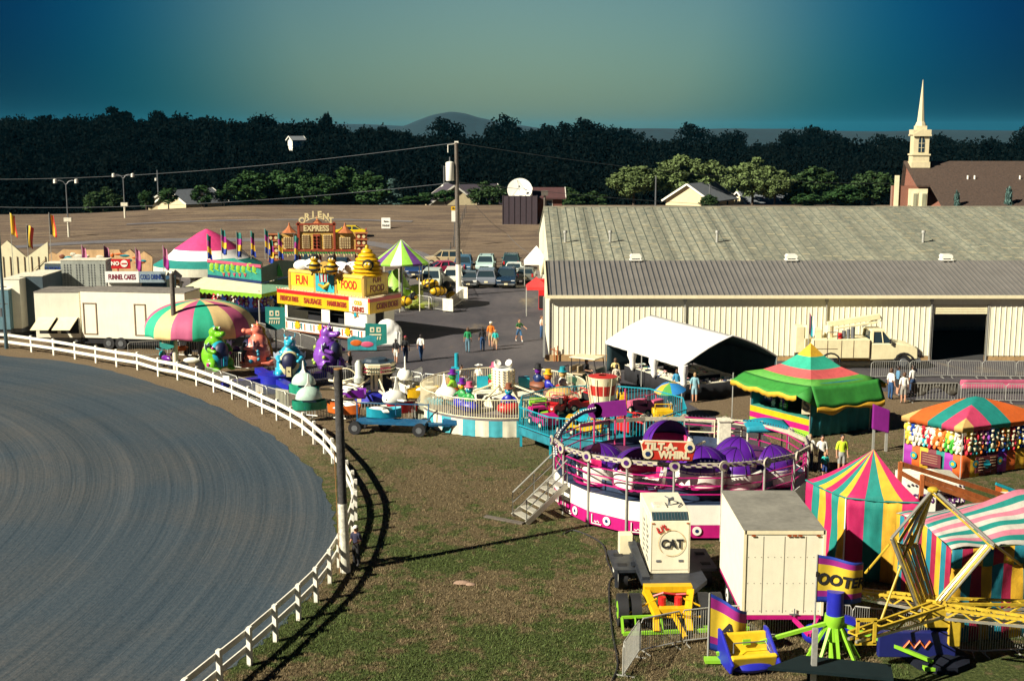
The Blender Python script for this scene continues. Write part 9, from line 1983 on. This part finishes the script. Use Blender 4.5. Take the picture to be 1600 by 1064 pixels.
person(547, 592, 1.7, 250, K_, K_, 'person in black standing just right of the purple dragon', hair='brown', arms=AB)
person(721, 616, 1.72, 70, W_, (.02, .04, .10), 'man in white tee with black sleeve leaning beside the turquoise control post', hair='dark', arms=('bent', 'down'))
person(748, 614, 1.7, -30, W_, (.1, .1, .1), 'person in a white broad brimmed hat and white shirt behind the round ride', hat=(W_, 'brim'), arms=AB)
person(961, 606, 1.78, 185, (.72, .55, .22), KH, 'man in pale yellow top standing behind the player shirt by the white tent', hair='brown')
NP = person(963, 616, 1.76, 178, (.55, .46, .36), K_, 'man in a tan jersey numbered 2 seen from behind by the golf cart', shorts=True, hair='dark')
q = MB(); q.text('2', .26, (0, .155, 1.30), (R(90), 0, PI), ext=.004, bold=.008); q.build('number', blackc, NP, 0)
person(945, 628, 1.22, 160, (.12, .50, .12), (.4, .4, .4), 'small child in green and white near the golf cart front wheel', shorts=True, hair='dark', arms=AB)
person(964, 630, 1.34, 190, (.72, .62, .58), (.6, .3, .35), 'girl in pale top with a hand raised to her head beside the green child', shorts=True, hair='brown', arms=('down', 'up'))
person(1057, 622, 1.66, 178, (.04, .25, .42), (.01, .02, .08), 'person in blue top and navy shorts browsing at the white tent corner', shorts=True, hair='brown')
person(1085, 629, 1.70, 172, (.22, .42, .48), (.25, .42, .48), 'person in a light blue outfit and white shoes at the open tent end', shorts=True, hair='fair')
person(1264, 735, 1.66, -12, W_, (.02, .04, .10), 'woman in white tee standing behind the magenta rail, left of three adults', hair='fair', arms=('hip', 'down'))
person(1283, 737, 1.66, -5, (.74, .72, .66), (.1, .1, .14), 'woman in white top with dark hair beside the man in bright yellow', hair='dark')
person(1288, 748, 1.20, 8, (.03, .42, .36), (.02, .05, .2), 'child in teal top and glasses before the two women at the magenta rail', shorts=True, hair='fair')
person(1314, 741, 1.80, 4, (.62, .82, .03), (.32, .32, .30), 'man in bright yellow green tee and checked shorts by the purple cars', shorts=True, hair='dark')
person(1391, 624, 1.78, 120, W_, J_, 'man in white tee and jeans, leftmost of four by the barricade', hair='brown')
person(1402, 618, 1.72, 90, (.10, .25, .40), K_, 'person in blue top second from the left by the barricade', shorts=True, hair='dark', arms=AB)
person(1411, 630, 1.74, 178, W_, (.30, .28, .24), 'man in white printed tee and plaid shorts seen from behind by the barricade', shorts=True, hair='brown')
person(1425, 618, 1.74, 200, (.78, .76, .70), (.02, .05, .12), 'man in white tee at the right of the four by the barricade', hair='dark', arms=('up', 'down'))
person(557, 884, 1.45, -25, (.02, .02, .05), K_, 'man in a white cap and dark jacket crouching behind the white pole foot', hat=(W_, 'cap'), hair='dark', arms=AB)
person(0, 0, 1.72, 58, K_, K_, 'driver in black sitting in the green golf cart', sit=True, hair='dark', arms=('bent', 'bent'), loc=Vector((CB.x - .1, CB.y + .1, .18)))
person(1049, 655, 1.6, 20, W_, (.3, .3, .3), 'attendant in white under the small striped umbrella', hair='brown')
person(448, 518, 1.66, 178, (.02, .40, .36), (.05, .3, .08), 'woman in turquoise top waiting at the food stand counter', hair='fair')
for px, py, c_, lb in ((290, 482, W_, 'person in white behind the snack stand near the peaked canopy'), (420, 486, W_, 'person in white under the frog booth awning'), (408, 488, (.5, .1, .2), 'person in rose top under the frog booth awning')): person(px, py, 1.7, 160, c_, K_, lb)
def blades_mat():
 m = leafmat('grass_blades', (1, 1, 1), .55); n, l = m.node_tree.nodes, m.node_tree.links; tc = n.new('ShaderNodeTexCoord'); f = []
 for s, d, r in ((1.6, 9, .3), (.11, 5, 0)):
  t = n.new('ShaderNodeTexNoise'); t.inputs['Scale'].default_value = s; t.inputs['Detail'].default_value = d; t.inputs['Roughness'].default_value = .7; t.inputs['Distortion'].default_value = r; l.new(tc.outputs['Object'], t.inputs['Vector']); f.append(t.outputs['Fac'])
 a = n.new('ShaderNodeMath'); a.operation = 'MULTIPLY_ADD'; l.new(f[1], a.inputs[0]); a.inputs[1].default_value = 1.5; l.new(f[0], a.inputs[2])
 mr = n.new('ShaderNodeMapRange'); l.new(a.outputs[0], mr.inputs['Value']); mr.inputs['From Min'].default_value = 1.17; mr.inputs['From Max'].default_value = 1.31
 x = n.new('ShaderNodeMix'); x.data_type = 'RGBA'; l.new(mr.outputs[0], x.inputs[0]); x.inputs[6].default_value = (.17, .13, .07, 1); x.inputs[7].default_value = (.075, .105, .03, 1)
 v = [q for q in n if q.bl_idname == 'ShaderNodeVectorMath'][0]; l.new(x.outputs[2], v.inputs[0]); return m
def tufts():
 n = 60000; q = np.random.default_rng(9); px = q.uniform(250, 1420, n); py = 640 + 430 * q.random(n) ** .8
 poly = np.array([[p[0], p[1]] for p in FP[14:]])
 edge = np.interp(py, poly[:, 1], poly[:, 0]); ok = px > np.where(py > 812, np.interp(py, [p[1] for p in FP[26:]], [p[0] for p in FP[26:]]), np.interp(py, [p[1] for p in FP[12:27]], [p[0] for p in FP[12:27]])) - 22
 px, py = px[ok], py[ok]; X = [];
 for a, b in zip(px, py): g = G(a, b); X.append((g.x, g.y))
 X = np.array(X); keep = ((X[:, 0] - 7.5) ** 2 + (X[:, 1] - 50) ** 2 > 36) & (q.random(len(X)) < .9); X = X[keep]; m = len(X); k = 3
 X = np.repeat(X, k, 0) + q.normal(size=(m * k, 2)) * .05; h = q.uniform(.03, .10, m * k); a = q.uniform(0, 6.28, m * k); w = .012
 dx, dy = np.cos(a) * w, np.sin(a) * w; z = np.zeros(m * k)
 lx, ly = q.normal(size=m * k) * .04, q.normal(size=m * k) * .04
 v = np.stack([np.stack([X[:, 0] - dx, X[:, 1] - dy, z], 1), np.stack([X[:, 0] + dx, X[:, 1] + dy, z], 1), np.stack([X[:, 0] + lx, X[:, 1] + ly, h], 1)], 1).reshape(-1, 3); N = m * k
 me = bpy.data.meshes.new('grass_tufts'); me.vertices.add(len(v)); me.vertices.foreach_set('co', v.ravel().astype(np.float32)); me.loops.add(3 * N); me.loops.foreach_set('vertex_index', np.arange(3 * N)); me.polygons.add(N)
 me.polygons.foreach_set('loop_start', np.arange(0, 3 * N, 3)); me.polygons.foreach_set('loop_total', np.full(N, 3)); me.update(calc_edges=True); me.materials.append(blades_mat())
 o = bpy.data.objects.new('grass', me); COL.objects.link(o); tag(o, 'short patchy grass blades on the bank outside the board fence', 'grass', kind='stuff')
tufts()
def split_loose(o):
 bm = bmesh.new(); bm.from_mesh(o.data); bm.verts.ensure_lookup_table(); seen = set(); isl = []
 for v in bm.verts:
  if v.index in seen: continue
  st = [v]; seen.add(v.index); g = []
  while st:
   w = st.pop(); g.append(w.index)
   for e in w.link_edges:
    u = e.other_vert(w)
    if u.index not in seen: seen.add(u.index); st.append(u)
  isl.append(set(g))
 bm.free()
 if len(isl) < 2: return
 src = o.data
 for k, s in enumerate(isl):
  c = o if k == 0 else o.copy()
  if k: COL.objects.link(c)
  c.data = src.copy(); b2 = bmesh.new(); b2.from_mesh(c.data); b2.verts.ensure_lookup_table()
  bmesh.ops.delete(b2, geom=[v for v in b2.verts if v.index not in s], context='VERTS'); b2.to_mesh(c.data); b2.free()
for o in list(COL.objects):
 if o.type == 'MESH' and o.name.split('.')[0] in ('fender', 'tied_curtain', 'trim', 'gable_trim', 'float_pods', 'foundation'): split_loose(o)
def haze():
 q = MB(); q.bx(-9800, -90, -75, 9800, 14600, 112); m = bpy.data.materials.new('haze_air'); n, l = nodes(m); n.remove(n['Principled BSDF'])
 v = n.new('ShaderNodeVolumePrincipled'); v.inputs['Color'].default_value = (.06, .42, .66, 1); v.inputs['Density'].default_value = 3.8e-5; v.inputs['Anisotropy'].default_value = 0
 l.new(v.outputs[0], n['Material Output'].inputs['Volume']); o = q.build('haze', m, None, 0); o['kind'] = 'stuff'; o['label'] = 'thin bluish air haze over the whole valley'; o['category'] = 'haze'
if HAZE: haze()
for o in COL.objects:
 if 'used' in o: del o['used']
